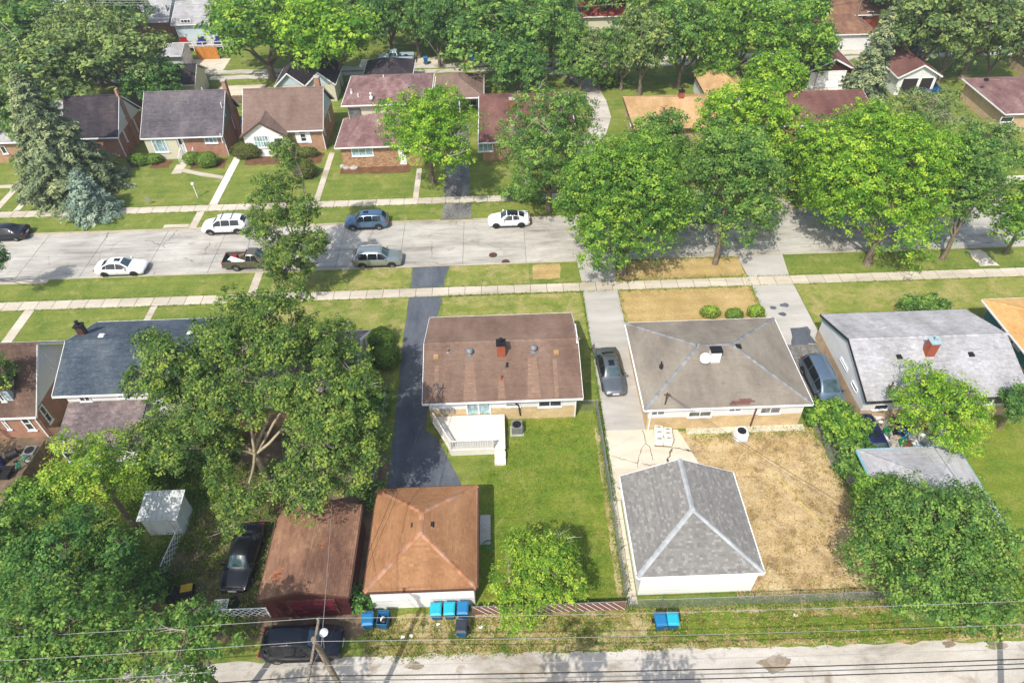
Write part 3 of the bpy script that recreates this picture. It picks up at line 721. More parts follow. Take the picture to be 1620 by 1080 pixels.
def chimney(parent, x, y, z0, z1, w=.6, d=.6, mat='chimney_red', cap='black_metal', pots=1):
    c = MB().box(x-w/2, x+w/2, y-d/2, y+d/2, z0, z1).build('chimney', M[mat], parent)
    k = MB().box(x-w/2-.06, x+w/2+.06, y-d/2-.06, y+d/2+.06, z1+.003, z1+.1)
    for i in range(pots): k.lathe((x+(i-(pots-1)/2)*.3, y, z1+.1), [(.1, 0), (.1, .3), (.15, .3), (.15, .36), (.02, .4)], 10)
    k.build('chimney_cap', M[cap], c); return c
def roof_vent(parent, kind, x, y, z, mat=None):
    mb = MB()
    if kind == 'turbine':
        mb.lathe((x, y, z-.1), [(.3, 0), (.3, .1), (.14, .12), (.14, .3), (.24, .36), (.28, .48), (.22, .6), (.08, .66)], 14); m = 'steel'
    elif kind == 'box': mb.box(x-.2, x+.2, y-.2, y+.2, z-.15, z+.08); mb.box(x-.16, x+.16, y-.16, y+.16, z+.08, z+.13); m = 'black_plastic'
    elif kind == 'pipe': mb.lathe((x, y, z-.2), [(.14, 0), (.14, .22), (.06, .26), (.06, .6)], 8); m = 'steel'
    else: mb.lathe((x, y, z-.2), [(.2, 0), (.2, .24), (.09, .3), (.09, .62), (.14, .62), (.14, .72)], 10); m = 'steel'
    return mb.build('roof_vent', M[mat or m], parent, smooth=False)
def ac_unit(loc, label, rot=0, mat='steel'):
    x, y = loc; e = empty('air_conditioner', (x, y, 0), label, 'air conditioner', None, rot, True)
    MB().box(-.5, .5, -.5, .5, 0, .07).build('base_pad', M['foundation'], e)
    c = MB()
    for k in range(16):
        z = .1+k*.042; c.box(-.4, .4, -.4, .4, z, z+.03)
    c.build('louvre_casing', M[mat], e)
    MB().box(-.36, .36, -.36, .36, .1, .76).build('coil', M['trim_dark'], e)
    MB().box(-.41, .41, -.41, .41, .775, .8).build('top', M[mat], e)
    f = MB().lathe((0, 0, .8), [(.33, 0), (.33, .02), (.3, .02), (.3, .004), (.1, .004), (.1, .03)], 18); f.build('fan_grille', M['black_metal'], e)
    return e
def lerp(a, b, t): return a+(b-a)*t
def house(name, label, x0, x1, y0, y1, group=None, cat='house'):
    return empty(name, ((x0+x1)/2, (y0+y1)/2, 0), label, cat, group)
# ---------------------------------------------------------------- houses
def ray(u, v): return CF*1080.0+CR*(u-810.0)-CU*(v-540.0)
def onY(u, v, y): d = ray(u, v); t = y/d.y; return d.x*t, CAM_H+d.z*t
def onX(u, v, x): d = ray(u, v); t = x/d.x; return d.y*t, CAM_H+d.z*t
def winS(par, y, u0, v0, u1, v1, **k):
    (a0, z1), (a1, z0) = onY(u0, v0, y), onY(u1, v1, y)
    return window(par, 'S', y, min(a0, a1), max(a0, a1), min(z0, z1), max(z0, z1), **k)
def winX(par, face, x, u0, v0, u1, v1, **k):
    (a0, z1), (a1, z0) = onX(u0, v0, x), onX(u1, v1, x)
    return window(par, face, x, min(a0, a1), max(a0, a1), min(z0, z1), max(z0, z1), **k)

# main brown house with the deck
h = house('ranch_house', 'ranch house with brown shingle gable roof and white deck behind it', -6, 5.2, 33.5, 42, cat='house')
walls(h, -5.95, 5.1, 33.5, 42.0, 0, 1.35, M['brick_tan']); walls(h, -5.94, 5.09, 33.51, 41.99, 1.35, 2.52, M['siding_white'], 'siding')
ro = roof(h, (-6.33, 5.48, 33.1, 42.5), 2.6, (-6.33, 37.85, 4.15), (5.48, 37.85, 4.15), M['roof_brown'], M['roof_brown'], var=.35, seed=3)
gable_wall(h, 'E', 5.09, 33.5, 42.0, 37.8, 2.5, 4.0, M['siding_white']); gable_wall(h, 'W', -5.94, 33.5, 42.0, 37.8, 2.5, 4.0, M['siding_white'])
yy = 33.5
winS(h, yy, 853, 633.5, 887, 641, mull=(.5,), fw=.06); winS(h, yy, 801, 635.5, 822, 641, fw=.05, glass='glass_grey', bars=(.5,))
d = door(h, 'S', yy, *[onY(u, 650, yy)[0] for u in (740, 775)], .75, 2.4, 'glass_curtain', name='sliding_door')
f = MB(); xm = onY(757.5, 650, yy)[0]; facebox(f, 'S', yy, xm-.05, xm+.05, .75, 2.4, .031, .06); f.build('mullion', M['trim_white'], d)
winX(h, 'E', 5.1, 909, 520, 912, 533, fw=.07)
chimney(h, *P(793, 556, 4.0)[:2], 3.6, 4.9, .62, .62)
zr = lambda y: 2.6+1.55*(1-abs(y-37.85)/4.75)
for k, u, v, m in (('turbine', 743, 561, None), ('turbine', 844, 556, None), ('box', 690, 565, 'roof_tan'), ('box', 880, 558, 'roof_tan'), ('pipe', 709, 558, None), ('pipe', 802, 579, 'black_plastic'), ('pipe', 793, 599, 'chimney_red')):
    for it in range(3): p = P(u, v, 3.5 if it == 0 else zr(p.y))
    roof_vent(h, k, p.x, p.y, zr(p.y), m)
p = P(694, 622, 2.9); MB().tube([(p.x, p.y, 2.6), (p.x, p.y, 4.0), (p.x-.1, p.y, 4.15)], .05, 6).bar((p.x-.3, p.y, 3.6), (p.x+.3, p.y, 3.6), .05, .05).build('service_mast', M['steel'], h)
MB().tube([(0.35, 33.2, 2.4), (.75, 33.35, 1.6), (.85, 33.4, .5)], .05, 6).build('downspout', M['black_plastic'], h); downspout(h, 5.0, 33.42, 2.5)
for u in (700, 708, 716):
    x, z = onY(u, 648, yy); MB().box(x-.14, x+.14, yy-.17, yy-.004, z-.22, z+.18).build('electric_meter', M['steel'], h)
bm = MB().lathe((0, 0, 0), [(.42, 0), (.5, .04), (.5, .08), (.42, .1)], 18)

M['roof_streak'] = shingle_mat('shingles_brown_washed', [C(138, 112, 95), C(152, 125, 106), C(146, 118, 100)], .14)
mb = MB()
for u, w0, w1, yt in ((743, .3, .5, 36.2), (844, .32, .5, 36.4), (690, .16, .12, 36.0), (880, .16, .14, 36.2), (793, .15, .3, 34.9)):
    x = P(u, 600, 3.4).x
    tile_slope(mb, [(x-w1, 33.2, zr(33.2)+.012), (x+w1, 33.2, zr(33.2)+.012), (x+w0, yt, zr(yt)+.012), (x-w0, yt, zr(yt)+.012)], .33, .145, .018, .5, int(u))
mb.build('washed_shingles', M['roof_streak'], ro, kind='stuff')
# deck behind the brown house
dk = empty('deck', (-3, 31.5, 0), 'white painted timber deck with railing behind the brown ranch house', 'deck')
DZ = 0.72; dpts = [(-5.75, 33.42), (-0.35, 33.42), (-0.35, 29.55), (-1.15, 29.55), (-1.15, 30.05), (-4.35, 30.25)]
def clip_x(y):      # deck outline: west edge slants
    xl = -5.75 if y > 32.8 else lerp(-4.35, -5.75, (y-30.2)/2.6)
    return xl, -0.35
n = 25; s = (33.4-30.15)/n
for k in range(n):
    y = 30.15+k*s; a, b = clip_x(y), clip_x(y+s)
    MB().prism([(a[0], y+.006), (a[1], y+.006), (b[1], y+s-.006), (b[0], y+s-.006)], DZ-.04, DZ).build('deck_board', M['deck_white'], dk)
MB().prism([(-5.7, 33.3), (-.4, 33.3), (-.4, 30.2), (-4.3, 30.2)], .05, DZ-.045).build('deck_frame', M['deck_white'], dk)
MB().box(-1.15, -.35, 29.62, 30.14, .02, .48).build('stair_step', M['deck_white'], dk); MB().box(-1.15, -.35, 29.2, 29.61, .02, .24).build('stair_step', M['deck_white'], dk)
def rail(a, b, nb):
    a = Vector(a); b = Vector(b)
    MB().bar(a+Vector((0,0,.95)), b+Vector((0,0,.95)), .09, .06).build('handrail', M['deck_white'], dk)
    MB().bar(a+Vector((0,0,.12)), b+Vector((0,0,.12)), .05, .06).build('bottom_rail', M['deck_white'], dk)
    for q in (a, b): MB().box(q.x-.06, q.x+.06, q.y-.06, q.y+.06, DZ-.6, DZ+1.02).build('post', M['deck_white'], dk)
    for i in range(1, nb):
        q = a+(b-a)*i/nb; MB().box(q.x-.028, q.x+.028, q.y-.028, q.y+.028, DZ+.14, DZ+.92).build('baluster', M['deck_white'], dk)
rail((-4.28, 30.24, DZ), (-1.25, 30.24, DZ), 17); rail((-5.62, 32.9, DZ), (-4.34, 30.4, DZ), 15)
ac_unit((0.55, 32.3), 'grey air conditioner on a pad beside the white deck')

# grey hip house
h = house('ranch_house', 'ranch house with grey hip roof and white satellite dish', 10.2, 21.6, 32.0, 40.7)
walls(h, 10.2, 21.6, 31.98, 40.6, 0, 1.35, M['brick_tan']); walls(h, 10.21, 21.59, 31.99, 40.59, 1.35, 2.52, M['siding_white'], 'siding')
ro = roof(h, (9.78, 21.98, 31.75, 41.02), 2.6, (14.4, 36.3, 4.45), (16.9, 36.3, 4.45), M['roof_greybrown'], M['ridge_slate'], var=.3, seed=4)
for (u0, v0, u1, v1) in ((1091, 651, 1123, 657), (1154, 646, 1171, 649.5), (1205, 645, 1232, 652), (1030, 650, 1050, 655)): winS(h, 31.98, u0, v0, u1, v1, mull=(.5,), fw=.06, glass='glass_grey')
zh = lambda y: 2.6+1.85*(1-abs(y-36.3)/4.6)
c = chimney(h, *P(1131, 562, 4.4)[:2], 3.9, 4.95, .75, .55, 'trim_white', 'black_metal', 0)
for k, u, v, m in (('box', 1104, 548, None), ('box', 1168, 548, None), ('pipe', 1046, 578, 'black_plastic'), ('pipe', 1143, 610, None)):
    p = P(u, v, 3.9); p = P(u, v, zh(p.y) if k != 'box' else 4.3); roof_vent(h, k, p.x, p.y, p.z, m)
p = P(1115, 571, 4.2); sd = MB(); tilt = Matrix.Translation(p+Vector((0,0,.3))) @ Matrix.Rotation(math.radians(40), 4, 'X') @ Matrix.Rotation(math.radians(-20), 4, 'Y')
tmp = MB().lathe((0,0,0), [(.05, -.1), (.25, -.06), (.4, .02), (.4, .035), (.25, -.03), (.05, -.07)], 18); sd.v = [tuple(tilt @ Vector(v)) for v in tmp.v]; sd.f = tmp.f; sd.t = tmp.t
sd.tube([p+Vector((0,0,-.2)), p+Vector((0,0,.25))], .03, 6); sd.build('satellite_dish', M['trim_white'], h)
p = P(1052, 640, 2.7); MB().tube([(p.x, p.y, 2.5), (p.x, p.y, 4.0)], .05, 6).bar((p.x-.2, p.y, 3.8), (p.x+.25, p.y, 3.8), .06, .06).build('service_mast', M['trim_brown'], h)
q = P(1174, 635, 2.75); mb = MB()
for k, (xa, xb) in enumerate(((-.95, .55), (-.8, .95), (-.2, .7))):
    ya = 31.86+k*.14; tile_slope(mb, [(q.x+xa, ya, zh(ya)+.02), (q.x+xb, ya, zh(ya)+.02), (q.x+xb, ya+.135, zh(ya+.135)+.02), (q.x+xa, ya+.135, zh(ya+.135)+.02)], .33, .14, .02, .5, 77+k)
mb.build('shingle_patch', M['roof_maroon'], ro, kind='stuff')
downspout(h, 10.35, 31.9, 2.5); MB().box(18.0, 18.08, 31.86, 31.96, .1, 2.5).build('downspout', M['trim_brown'], h)
ac = ac_unit((17.0, 30.95), 'pale air conditioner against the rear wall of the grey house', 0, 'trim_white')
structure(MB().box(13.2, 22, 31.4, 31.95, -.02, .06).build('path', M['drive_cream']))

# light grey gable house with teal trim
h = house('ranch_house', 'white walled ranch house with pale grey shingles and teal gable trim', 26.4, 37.6, 32.2, 41)
walls(h, 26.12, 37.4, 32.2, 41.0, 0, 1.1, M['brick_pale']); walls(h, 26.13, 37.39, 32.21, 40.99, 1.1, 2.52, M['siding_white'], 'siding')
ro = roof(h, (25.92, 37.95, 31.8, 41.25), 2.6, (25.92, 36.6, 4.25), (37.95, 36.6, 4.25), M['roof_lightgrey'], M['roof_lightgrey'], trim=M['trim_dark'], var=.45, seed=5)
gable_wall(h, 'W', 26.13, 32.2, 41.0, 36.6, 2.5, 4.1, M['siding_white'])
for ya in (31.95, 41.1): MB().bar((26.05, ya, 2.3), (26.05, 36.6, 3.95), .03, .3).build('rake_board', M['trim_teal'], h); gable_wall(h, 'E', 37.39, 32.2, 41.0, 36.6, 2.5, 4.1, M['siding_white'])
winX(h, 'W', 26.12, 1331, 565, 1340, 587, fw=.04, sill=False, glass='glass_grey', mull=(.5,)); winX(h, 'W', 26.12, 1349, 602, 1355, 621, fw=.04, sill=False, glass='glass_grey')
for (u0, v0, u1, v1) in ((1552, 631, 1566, 638), (1574, 630, 1588, 637), (1385, 640, 1402, 646)): winS(h, 32.2, u0, v0, u1, v1, fw=.06)
chimney(h, *P(1472, 552, 4.2)[:2], 3.7, 5.0, .65, .65, 'chimney_red', 'cap_pale')
zf = lambda y: 2.6+1.65*(1-abs(y-36.6)/4.75)
for u, v in ((1423, 563), (1537, 559)): p = P(u, v, 3.5); p = P(u, v, zf(p.y)); roof_vent(h, 'box', p.x, p.y, zf(p.y))
p = P(1404, 622, 2.9); MB().tube([(p.x, p.y, 2.6), (p.x, p.y, 4.1)], .06, 6).bar((p.x-.2, p.y, 3.7), (p.x+.2, p.y, 3.7), .06, .06).build('service_mast', M['trim_brown'], h)

# teal house at the edge
h = house('ranch_house', 'teal sided house with amber shingle roof beside the pale grey roofed house', 40.5, 50, 32, 42)
walls(h, 40.55, 51, 32.5, 42.0, 0, .9, M['brick_tan']); walls(h, 40.56, 51, 32.51, 41.99, .9, 2.52, M['siding_teal'], 'siding')
roof(h, (39.95, 51.5, 32.1, 42.4), 2.6, (44.5, 37.2, 4.4), (47, 37.2, 4.4), M['roof_amber'], M['roof_amber'], var=.4, seed=6)
winX(h, 'W', 40.55, 1607, 540, 1613, 553, fw=.07); winX(h, 'W', 40.55, 1588, 518, 1592, 530, fw=.07)
bx = MB().box(40.0, 40.5, 38.3, 39.1, 1.5, 2.0).build('window_air_conditioner', M['trim_white'], h)

# cape with rear dormer at the left edge
h = house('cape_cod_house', 'brick cape with brown roof, white gable and rear dormer beside the privacy fence', -46, -34.6, 33.4, 40)
walls(h, -47, -34.75, 33.4, 40.6, 0, 2.75, M['brick_red'])
roof(h, (-47.3, -34.4, 33.0, 41.0), 2.8, (-47.3, 37.0, 6.4), (-34.4, 37.0, 6.4), M['roof_umber'], var=.5, seed=7)
gable_wall(h, 'E', -34.75, 33.4, 40.6, 37.0, 2.75, 6.2, M['siding_white'])
winX(h, 'E', -34.72, 70, 563, 82, 582, fw=.1, bars=(.5,)); winX(h, 'E', -34.75, 65, 641, 78, 668, fw=.1, bars=(.5,))
winS(h, 33.4, 32, 660, 56, 678, fw=.1, bars=(.5,)); winS(h, 33.4, 2, 660, 14, 677, fw=.1, bars=(.5,))
walls(h, -46.5, -36.0, 33.9, 36.5, 3.3, 4.9, M['siding_blue'], 'dormer'); MB().box(-46.7, -35.8, 33.7, 36.9, 4.9, 5.05).build('dormer_roof', M['roof_umber'], h)
winS(h, 33.9, 0, 622, 5, 633, fw=.08); downspout(h, -34.9, 33.3, 2.8)

# slate cape with rear dormer and addition
h = house('cape_cod_house', 'cape house with slate blue roof, white dormer wall and mauve rear addition', -32.3, -21.8, 30, 41)
walls(h, -31.9, -22.1, 33.6, 40.8, 0, 4.45, M['siding_white'])
roof(h, (-32.5, -21.7, 33.3, 41.1), 4.6, (-32.5, 37.25, 6.25), (-21.7, 37.25, 6.25), M['roof_slate'], trim=M['trim_white'], var=.5, seed=8)
gable_wall(h, 'E', -22.1, 33.6, 40.8, 37.25, 4.4, 6.15, M['siding_white'])
MB().box(-22.095, -22.06, 33.6, 40.8, 0, 2.3).build('brick_wall', M['brick_red'], h)
winX(h, 'E', -22.06, 321, 562, 327, 580, fw=.08); winX(h, 'E', -22.06, 343, 578, 350, 600, fw=.08)
winS(h, 33.6, 122, 623, 144, 633, fw=.07, mull=(.5,)); winS(h, 33.6, 184, 621, 195, 628, fw=.07)
walls(h, -31.6, -26.45, 30.2, 33.59, 0, 2.5, M['siding_white'], 'addition')
mb = MB(); mb.add([(-31.9,29.95,2.55),(-26.2,29.95,2.55),(-26.2,33.58,3.6),(-31.9,33.58,3.6),(-31.9,29.95,2.43),(-26.2,29.95,2.43),(-26.2,33.58,3.48),(-31.9,33.58,3.48)], [(0,1,2,3),(7,6,5,4),(4,5,1,0),(5,6,2,1),(7,4,0,3)])
r2 = mb.build('addition_roof', M['roof_mauve'], h); mb = MB(); tile_slope(mb, [(-31.9,29.95,2.555),(-26.2,29.95,2.555),(-26.2,33.58,3.605),(-31.9,33.58,3.605)], .33, .17, .02, .7, 81); mb.build('shingles', M['roof_mauve'], r2, kind='stuff')
MB().poly([(-26.45,30.2,2.5),(-26.45,33.59,2.5),(-26.45,33.59,3.45)]).build('addition_gable', M['siding_blue'], h)
winX(h, 'E', -26.45, 225, 675, 238, 708, fw=.08, bars=(.25, .5, .75)); downspout(h, -26.5, 30.15, 2.5)
winS(h, 30.2, 100, 715, 130, 728, fw=.08)
chimney(h, -32.0, 38.6, 3, 6.5, .5, .5, 'trim_brown', 'black_metal'); roof_vent(h, 'box', -30.2, 37.9, 6.0, 'trim_white'); roof_vent(h, 'box', -25.9, 36.0, 5.7); roof_vent(h, 'box', -23.6, 37.9, 6.0, 'trim_white')

# house under the big tree
h = house('cape_cod_house', 'house with dark mauve shingles half hidden by the large backyard tree', -20.6, -11.4, 33.5, 41)
walls(h, -20.4, -11.55, 33.6, 40.6, 0, 2.7, M['brick_brown'])
roof(h, (-20.8, -11.1, 33.2, 41.0), 2.8, (-20.8, 37.1, 5.4), (-11.1, 37.1, 5.4), M['roof_mauve'], var=.5, seed=9)
gable_wall(h, 'E', -11.55, 33.6, 40.6, 37.1, 2.7, 5.3, M['siding_blue']); winX(h, 'E', -11.52, 579, 565, 583, 580, fw=.08)
downspout(h, -11.45, 40.4, 2.7); roof_vent(h, 'box', -13.2, 38.0, 4.9, 'trim_white'); winS(h, 33.6, 440, 602, 455, 612, fw=.08)

# ------------------------------------------------ far row
h = house('cape_cod_house', 'brick house with pale roof behind the big spruce', -60, -51, 76, 84)
walls(h, -62, -52.2, 76.2, 83.5, 0, 2.7, M['brick_brown']); roof(h, (-62.4, -51.8, 75.8, 83.9), 2.8, (-62.4, 79.9, 5.8), (-51.8, 79.9, 5.8), M['roof_lightgrey'], tab=(.45, .2), seed=10)
gable_wall(h, 'E', -52.2, 76.2, 83.5, 79.9, 2.7, 5.7, M['siding_white']); winS(h, 76.2, 0, 232, 12, 242, fw=.1); downspout(h, -52.3, 76.1, 2.7)

h = house('cape_cod_house', 'brick house with charcoal roof and white gable right behind the spruce', -52, -45.2, 76, 84)
walls(h, -51.2, -45.2, 76.4, 83.4, 0, 2.75, M['brick_red']); roof(h, (-51.5, -44.95, 76.1, 83.8), 2.85, (-51.5, 80.0, 6.3), (-44.95, 80.0, 6.3), M['roof_black'], tab=(.45, .2), seed=11)
gable_wall(h, 'E', -45.2, 76.4, 83.4, 80.0, 2.75, 6.2, M['siding_white'])
MB().box(-45.165, -44.9, 79.75, 80.25, 0, 7.0).build('chimney', M['brick_brown'], h)
winX(h, 'E', -45.17, 190, 171, 196, 183, fw=.1); winX(h, 'E', -45.2, 211, 189, 218, 207, fw=.1, bars=(.5,)); winX(h, 'E', -45.2, 195, 208, 201, 223, fw=.1)
downspout(h, -45.15, 76.3, 2.75)

h = house('cape_cod_house', 'brick cape with dark grey roof, white door and front steps', -42, -32.9, 76, 83)
walls(h, -41.9, -32.85, 76.1, 83.2, 0, 2.75, M['brick_red']); MB().box(-41.95, -38.2, 75.75, 76.095, 0, 2.75).build('bay_wall', M['siding_cream'], h)
roof(h, (-42.2, -32.55, 75.6, 83.5), 2.85, (-42.2, 80.6, 6.25), (-32.55, 80.6, 6.25), M['roof_darkgrey'], tab=(.4, .17), var=.5, seed=12)
gable_wall(h, 'E', -32.85, 76.1, 83.2, 80.3, 2.75, 6.0, M['siding_green'])
winS(h, 75.75, 240, 222, 267, 239, mull=(.25, .75), fw=.1, glass='glass_curtain'); winS(h, 76.1, 323, 217, 344, 225, mull=(.33, .67), fw=.1, glass='glass_curtain')
door(h, 'S', 76.1, *[onY(u, 230, 76.1)[0] for u in (281, 292)], .55, 2.6, 'trim_white', lite=(.25, .75, .55, .9))
winX(h, 'E', -32.82, 349, 164, 355, 181, fw=.1); winX(h, 'E', -32.85, 366, 184, 371, 201, fw=.1); winX(h, 'E', -32.85, 348, 213, 352, 222, fw=.1)
chimney(h, -32.55, 80.9, 0, 7.2, .45, .7, 'brick_red', 'foundation', 0); roof_vent(h, 'pipe', -35.5, 81.2, 5.9, 'trim_white'); downspout(h, -38.0, 75.68, 2.75); downspout(h, -32.7, 76.0, 2.75)
for k in range(4): MB().box(-38.05, -36.7, 74.3+k*.34, 76.09, .14*k+.004, .14*(k+1)).build('front_step', M['sidewalk'], h)
for x in (-38.1, -36.6):
    r = MB().bar((x, 74.4, .85), (x, 75.8, 1.4), .05, .05)
    for k in range(5): r.bar((x, 74.45+k*.32, .1+.12*k), (x, 74.45+k*.32, .87+.127*k), .035, .035)
    r.build('handrail', M['trim_white'], h)

h = house('cape_cod_house', 'brick cape with mid brown roof, white entrance gable and shutters', -30.3, -21.2, 76.5, 84.5)
walls(h, -30.1, -21.2, 76.7, 84.3, 0, 2.75, M['brick_brown'])
roof(h, (-30.4, -20.85, 76.3, 84.8), 2.85, (-30.4, 80.55, 6.25), (-20.85, 80.55, 6.25), M['roof_midbrown'], tab=(.4, .17), var=.3, seed=13)
gable_wall(h, 'E', -21.2, 76.7, 84.3, 80.55, 2.75, 6.1, M['siding_blue'])
walls(h, -30.2, -25.3, 75.6, 76.69, 0, 2.6, M['stucco_white'], 'bay_wall'); gable_wall(h, 'S', 75.6, -30.2, -25.3, -27.75, 2.6, 4.3, M['stucco_white'])
roof(h, (-30.5, -25.0, 75.3, 79.4), 2.7, (-27.75, 75.3, 4.5), (-27.75, 79.4, 4.5), M['roof_midbrown'], tab=(.4, .17), var=.3, seed=14, trim=M['trim_brown'])
winS(h, 75.6, 401, 216, 427, 232, mull=(.2, .4, .6, .8), bars=(.5,), fw=.1, glass='glass_curtain'); door(h, 'S', 75.6, *[onY(u, 228, 75.6)[0] for u in (436, 449)], .2, 2.3, 'trim_dark')
w = winS(h, 76.7, 475, 212, 485, 223, fw=.1, bars=(.5,))
for u in (471.5, 488.5):
    x, z = onY(u, 217, 76.7); s = MB(); facebox(s, 'S', 76.7, x-.25, x+.25, z-.75, z+.75, .004, .05); s.build('shutter', M['trim_white'], h)
winX(h, 'E', -21.17, 508.5, 164, 511, 176, fw=.08); winX(h, 'E', -21.2, 511, 198, 514, 213, fw=.08); winX(h, 'E', -21.2, 519, 178, 522, 190, fw=.08)
chimney(h, -21.6, 81.2, 5, 7.1, .6, .6, 'brick_red', 'foundation', 0); downspout(h, -25.2, 75.5, 2.6); downspout(h, -21.1, 76.6, 2.7)

h = house('split_level_house', 'split level house with plum hip roofs on two levels', -18.6, -8, 72, 86)
walls(h, -18.3, -8.8, 72.3, 78, 0, 2.7, M['brick_multi']); roof(h, (-18.8, -8.4, 71.9, 79.2), 2.8, (-14.6, 76.6, 4.5), (-12.4, 76.6, 4.5), M['roof_plum'], tab=(.45, .2), var=.5, seed=15)
walls(h, -17.9, -8.5, 78.01, 85.5, 0, 5.1, M['siding_cream'], 'upper_wall'); roof(h, (-18.4, -8.0, 77.5, 86.0), 5.2, (-14.4, 81.7, 6.6), (-12.0, 81.7, 6.6), M['roof_plum'], tab=(.45, .2), var=.5, seed=16)
winS(h, 72.3, 556, 234, 590, 245, mull=(.33, .67), fw=.1, glass='glass_curtain'); door(h, 'S', 72.3, *[onY(u, 240, 72.3)[0] for u in (631, 640)], .2, 2.4, 'trim_white')
for u, v, z in ((587, 154, 5.8), (607, 124, 6.5), (556, 146, 5.7), (567, 153, 5.6)): p = P(u, v, z); roof_vent(h, 'pipe' if u != 587 else 'flue', p.x, p.y, p.z, 'trim_white')
MB().box(-17.8, -16.4, 77.9, 78.0, 3.2, 4.6).build('window', M['glass_grey'], h)

h = house('ranch_house', 'low brown roofed brick house with pink chimney behind the grey green tree', -2.4, 9, 72.5, 85)
walls(h, -2.0, 8.6, 72.8, 84.6, 0, 2.5, M['brick_brown']); roof(h, (-2.4, 9.0, 72.4, 85.2), 2.6, (2.6, 78.8, 4.3), (4.2, 78.8, 4.3), M['roof_maroon'], tab=(.5, .22), var=.3, seed=17)
winS(h, 72.8, 757, 228, 779, 238, mull=(.33, .67), fw=.1, glass='glass_curtain'); chimney(h, *P(810, 170, 4.2)[:2], 3.6, 5.2, .6, .6, 'chimney_red', 'foundation', 0)

h = house('detached_garage', 'brown roofed carport with white posts beside the worn driveway', -8.2, -1.9, 84.6, 91.4, cat='garage')
walls(h, -7.9, -2.1, 87.5, 91.2, 0, 2.4, M['siding_cream']); roof(h, (-8.25, -1.85, 84.6, 91.6), 2.5, (-5.05, 87.4, 4.0), (-5.05, 88.8, 4.0), M['roof_midbrown'], tab=(.5, .22), var=.3, seed=18)
for x in (-7.9, -5, -2.2): MB().box(x-.07, x+.07, 84.8, 84.94, 0, 2.36).build('post', M['trim_white'], h)
winS(h, 87.5, 733, 158, 754, 166, mull=(.5,), fw=.08)

h = house('ranch_house', 'brick ranch with tan hip roof behind the street trees', 16.2, 27.8, 74.5, 83)
walls(h, 16.2, 27.7, 74.6, 82.8, 0, 2.5, M['brick_pale']); roof(h, (15.8, 28.1, 74.2, 83.15), 2.6, (20.3, 78.7, 4.3), (23.6, 78.7, 4.3), M['roof_tan'], tab=(.45, .2), var=.3, seed=19, trim=M['trim_brown'])
chimney(h, *P(1077, 155, 4.2)[:2], 3.7, 5.0, .6, .6); roof_vent(h, 'box', *P(1048, 162, 3.9)); roof_vent(h, 'box', *P(1103, 158, 3.9))
winX(h, 'W', 16.2, 997, 190, 999, 198, fw=.08)
h = house('detached_garage', 'small tan hip roofed garage on the lawn behind the tan roofed ranch', 26.6, 31.4, 83.7, 90, cat='garage')
walls(h, 26.6, 31.4, 83.8, 90.0, 0, 2.4, M['siding_white']); roof(h, (26.25, 31.75, 83.4, 90.35), 2.5, (29, 86.6, 3.8), (29, 87.4, 3.8), M['roof_tan'], tab=(.45, .2), var=.3, seed=20, trim=M['trim_brown']); winX(h, 'W', 26.6, 1106, 131, 1109, 140, fw=.05)

h = house('ranch_house', 'house with maroon roof beside the tall blue grey conifer', 33, 44.5, 74, 82)
walls(h, 33.3, 44.2, 74.5, 82.2, 0, 2.5, M['brick_brown']); roof(h, (32.9, 44.6, 74.1, 82.6), 2.6, (32.9, 80.2, 3.9), (44.6, 80.2, 3.9), M['roof_maroon'], tab=(.5, .22), var=.25, seed=21)
gable_wall(h, 'W', 33.3, 74.5, 82.2, 80, 2.5, 3.8, M['siding_cream']); winS(h, 74.5, 1288, 207, 1300, 215, fw=.08); roof_vent(h, 'pipe', 41.4, 80.4, 3.9, 'trim_white')
h = house('detached_garage', 'maroon garage with white door and brown gable roof', 41.8, 47.6, 89.4, 96, cat='garage')
walls(h, 41.9, 47.5, 89.6, 96, 0, 2.4, M['siding_red']); roof(h, (41.4, 48.0, 89.1, 96.4), 2.5, (44.7, 89.1, 4.1), (44.7, 96.4, 4.1), M['roof_maroon'], tab=(.45, .2), var=.3, seed=22)
gable_wall(h, 'S', 89.6, 41.9, 47.5, 44.7, 2.4, 3.9, M['siding_red']); garage_door(h, 'S', 89.6, 43.1, 46.7, .05, 2.2, 'trim_white'); door(h, 'S', 89.6, 42.1, 42.8, .05, 2.1, 'trim_white')
h = house('detached_garage', 'garage with white front gable and brown roof beside the tall conifer', 52.4, 57.8, 86.5, 93.5, cat='garage')
walls(h, 52.6, 57.6, 86.7, 93.3, 0, 2.4, M['siding_white']); roof(h, (52.2, 58.0, 86.3, 93.7), 2.55, (55.1, 86.3, 4.1), (55.1, 93.7, 4.1), M['roof_maroon'], tab=(.45, .2), var=.3, seed=23)
gable_wall(h, 'S', 86.7, 52.6, 57.6, 55.1, 2.4, 3.95, M['siding_white']); garage_door(h, 'S', 86.7, 53.2, 55.2, .05, 2.2, 'trim_dark'); garage_door(h, 'S', 86.7, 55.6, 57.2, .05, 2.2, 'trim_dark')

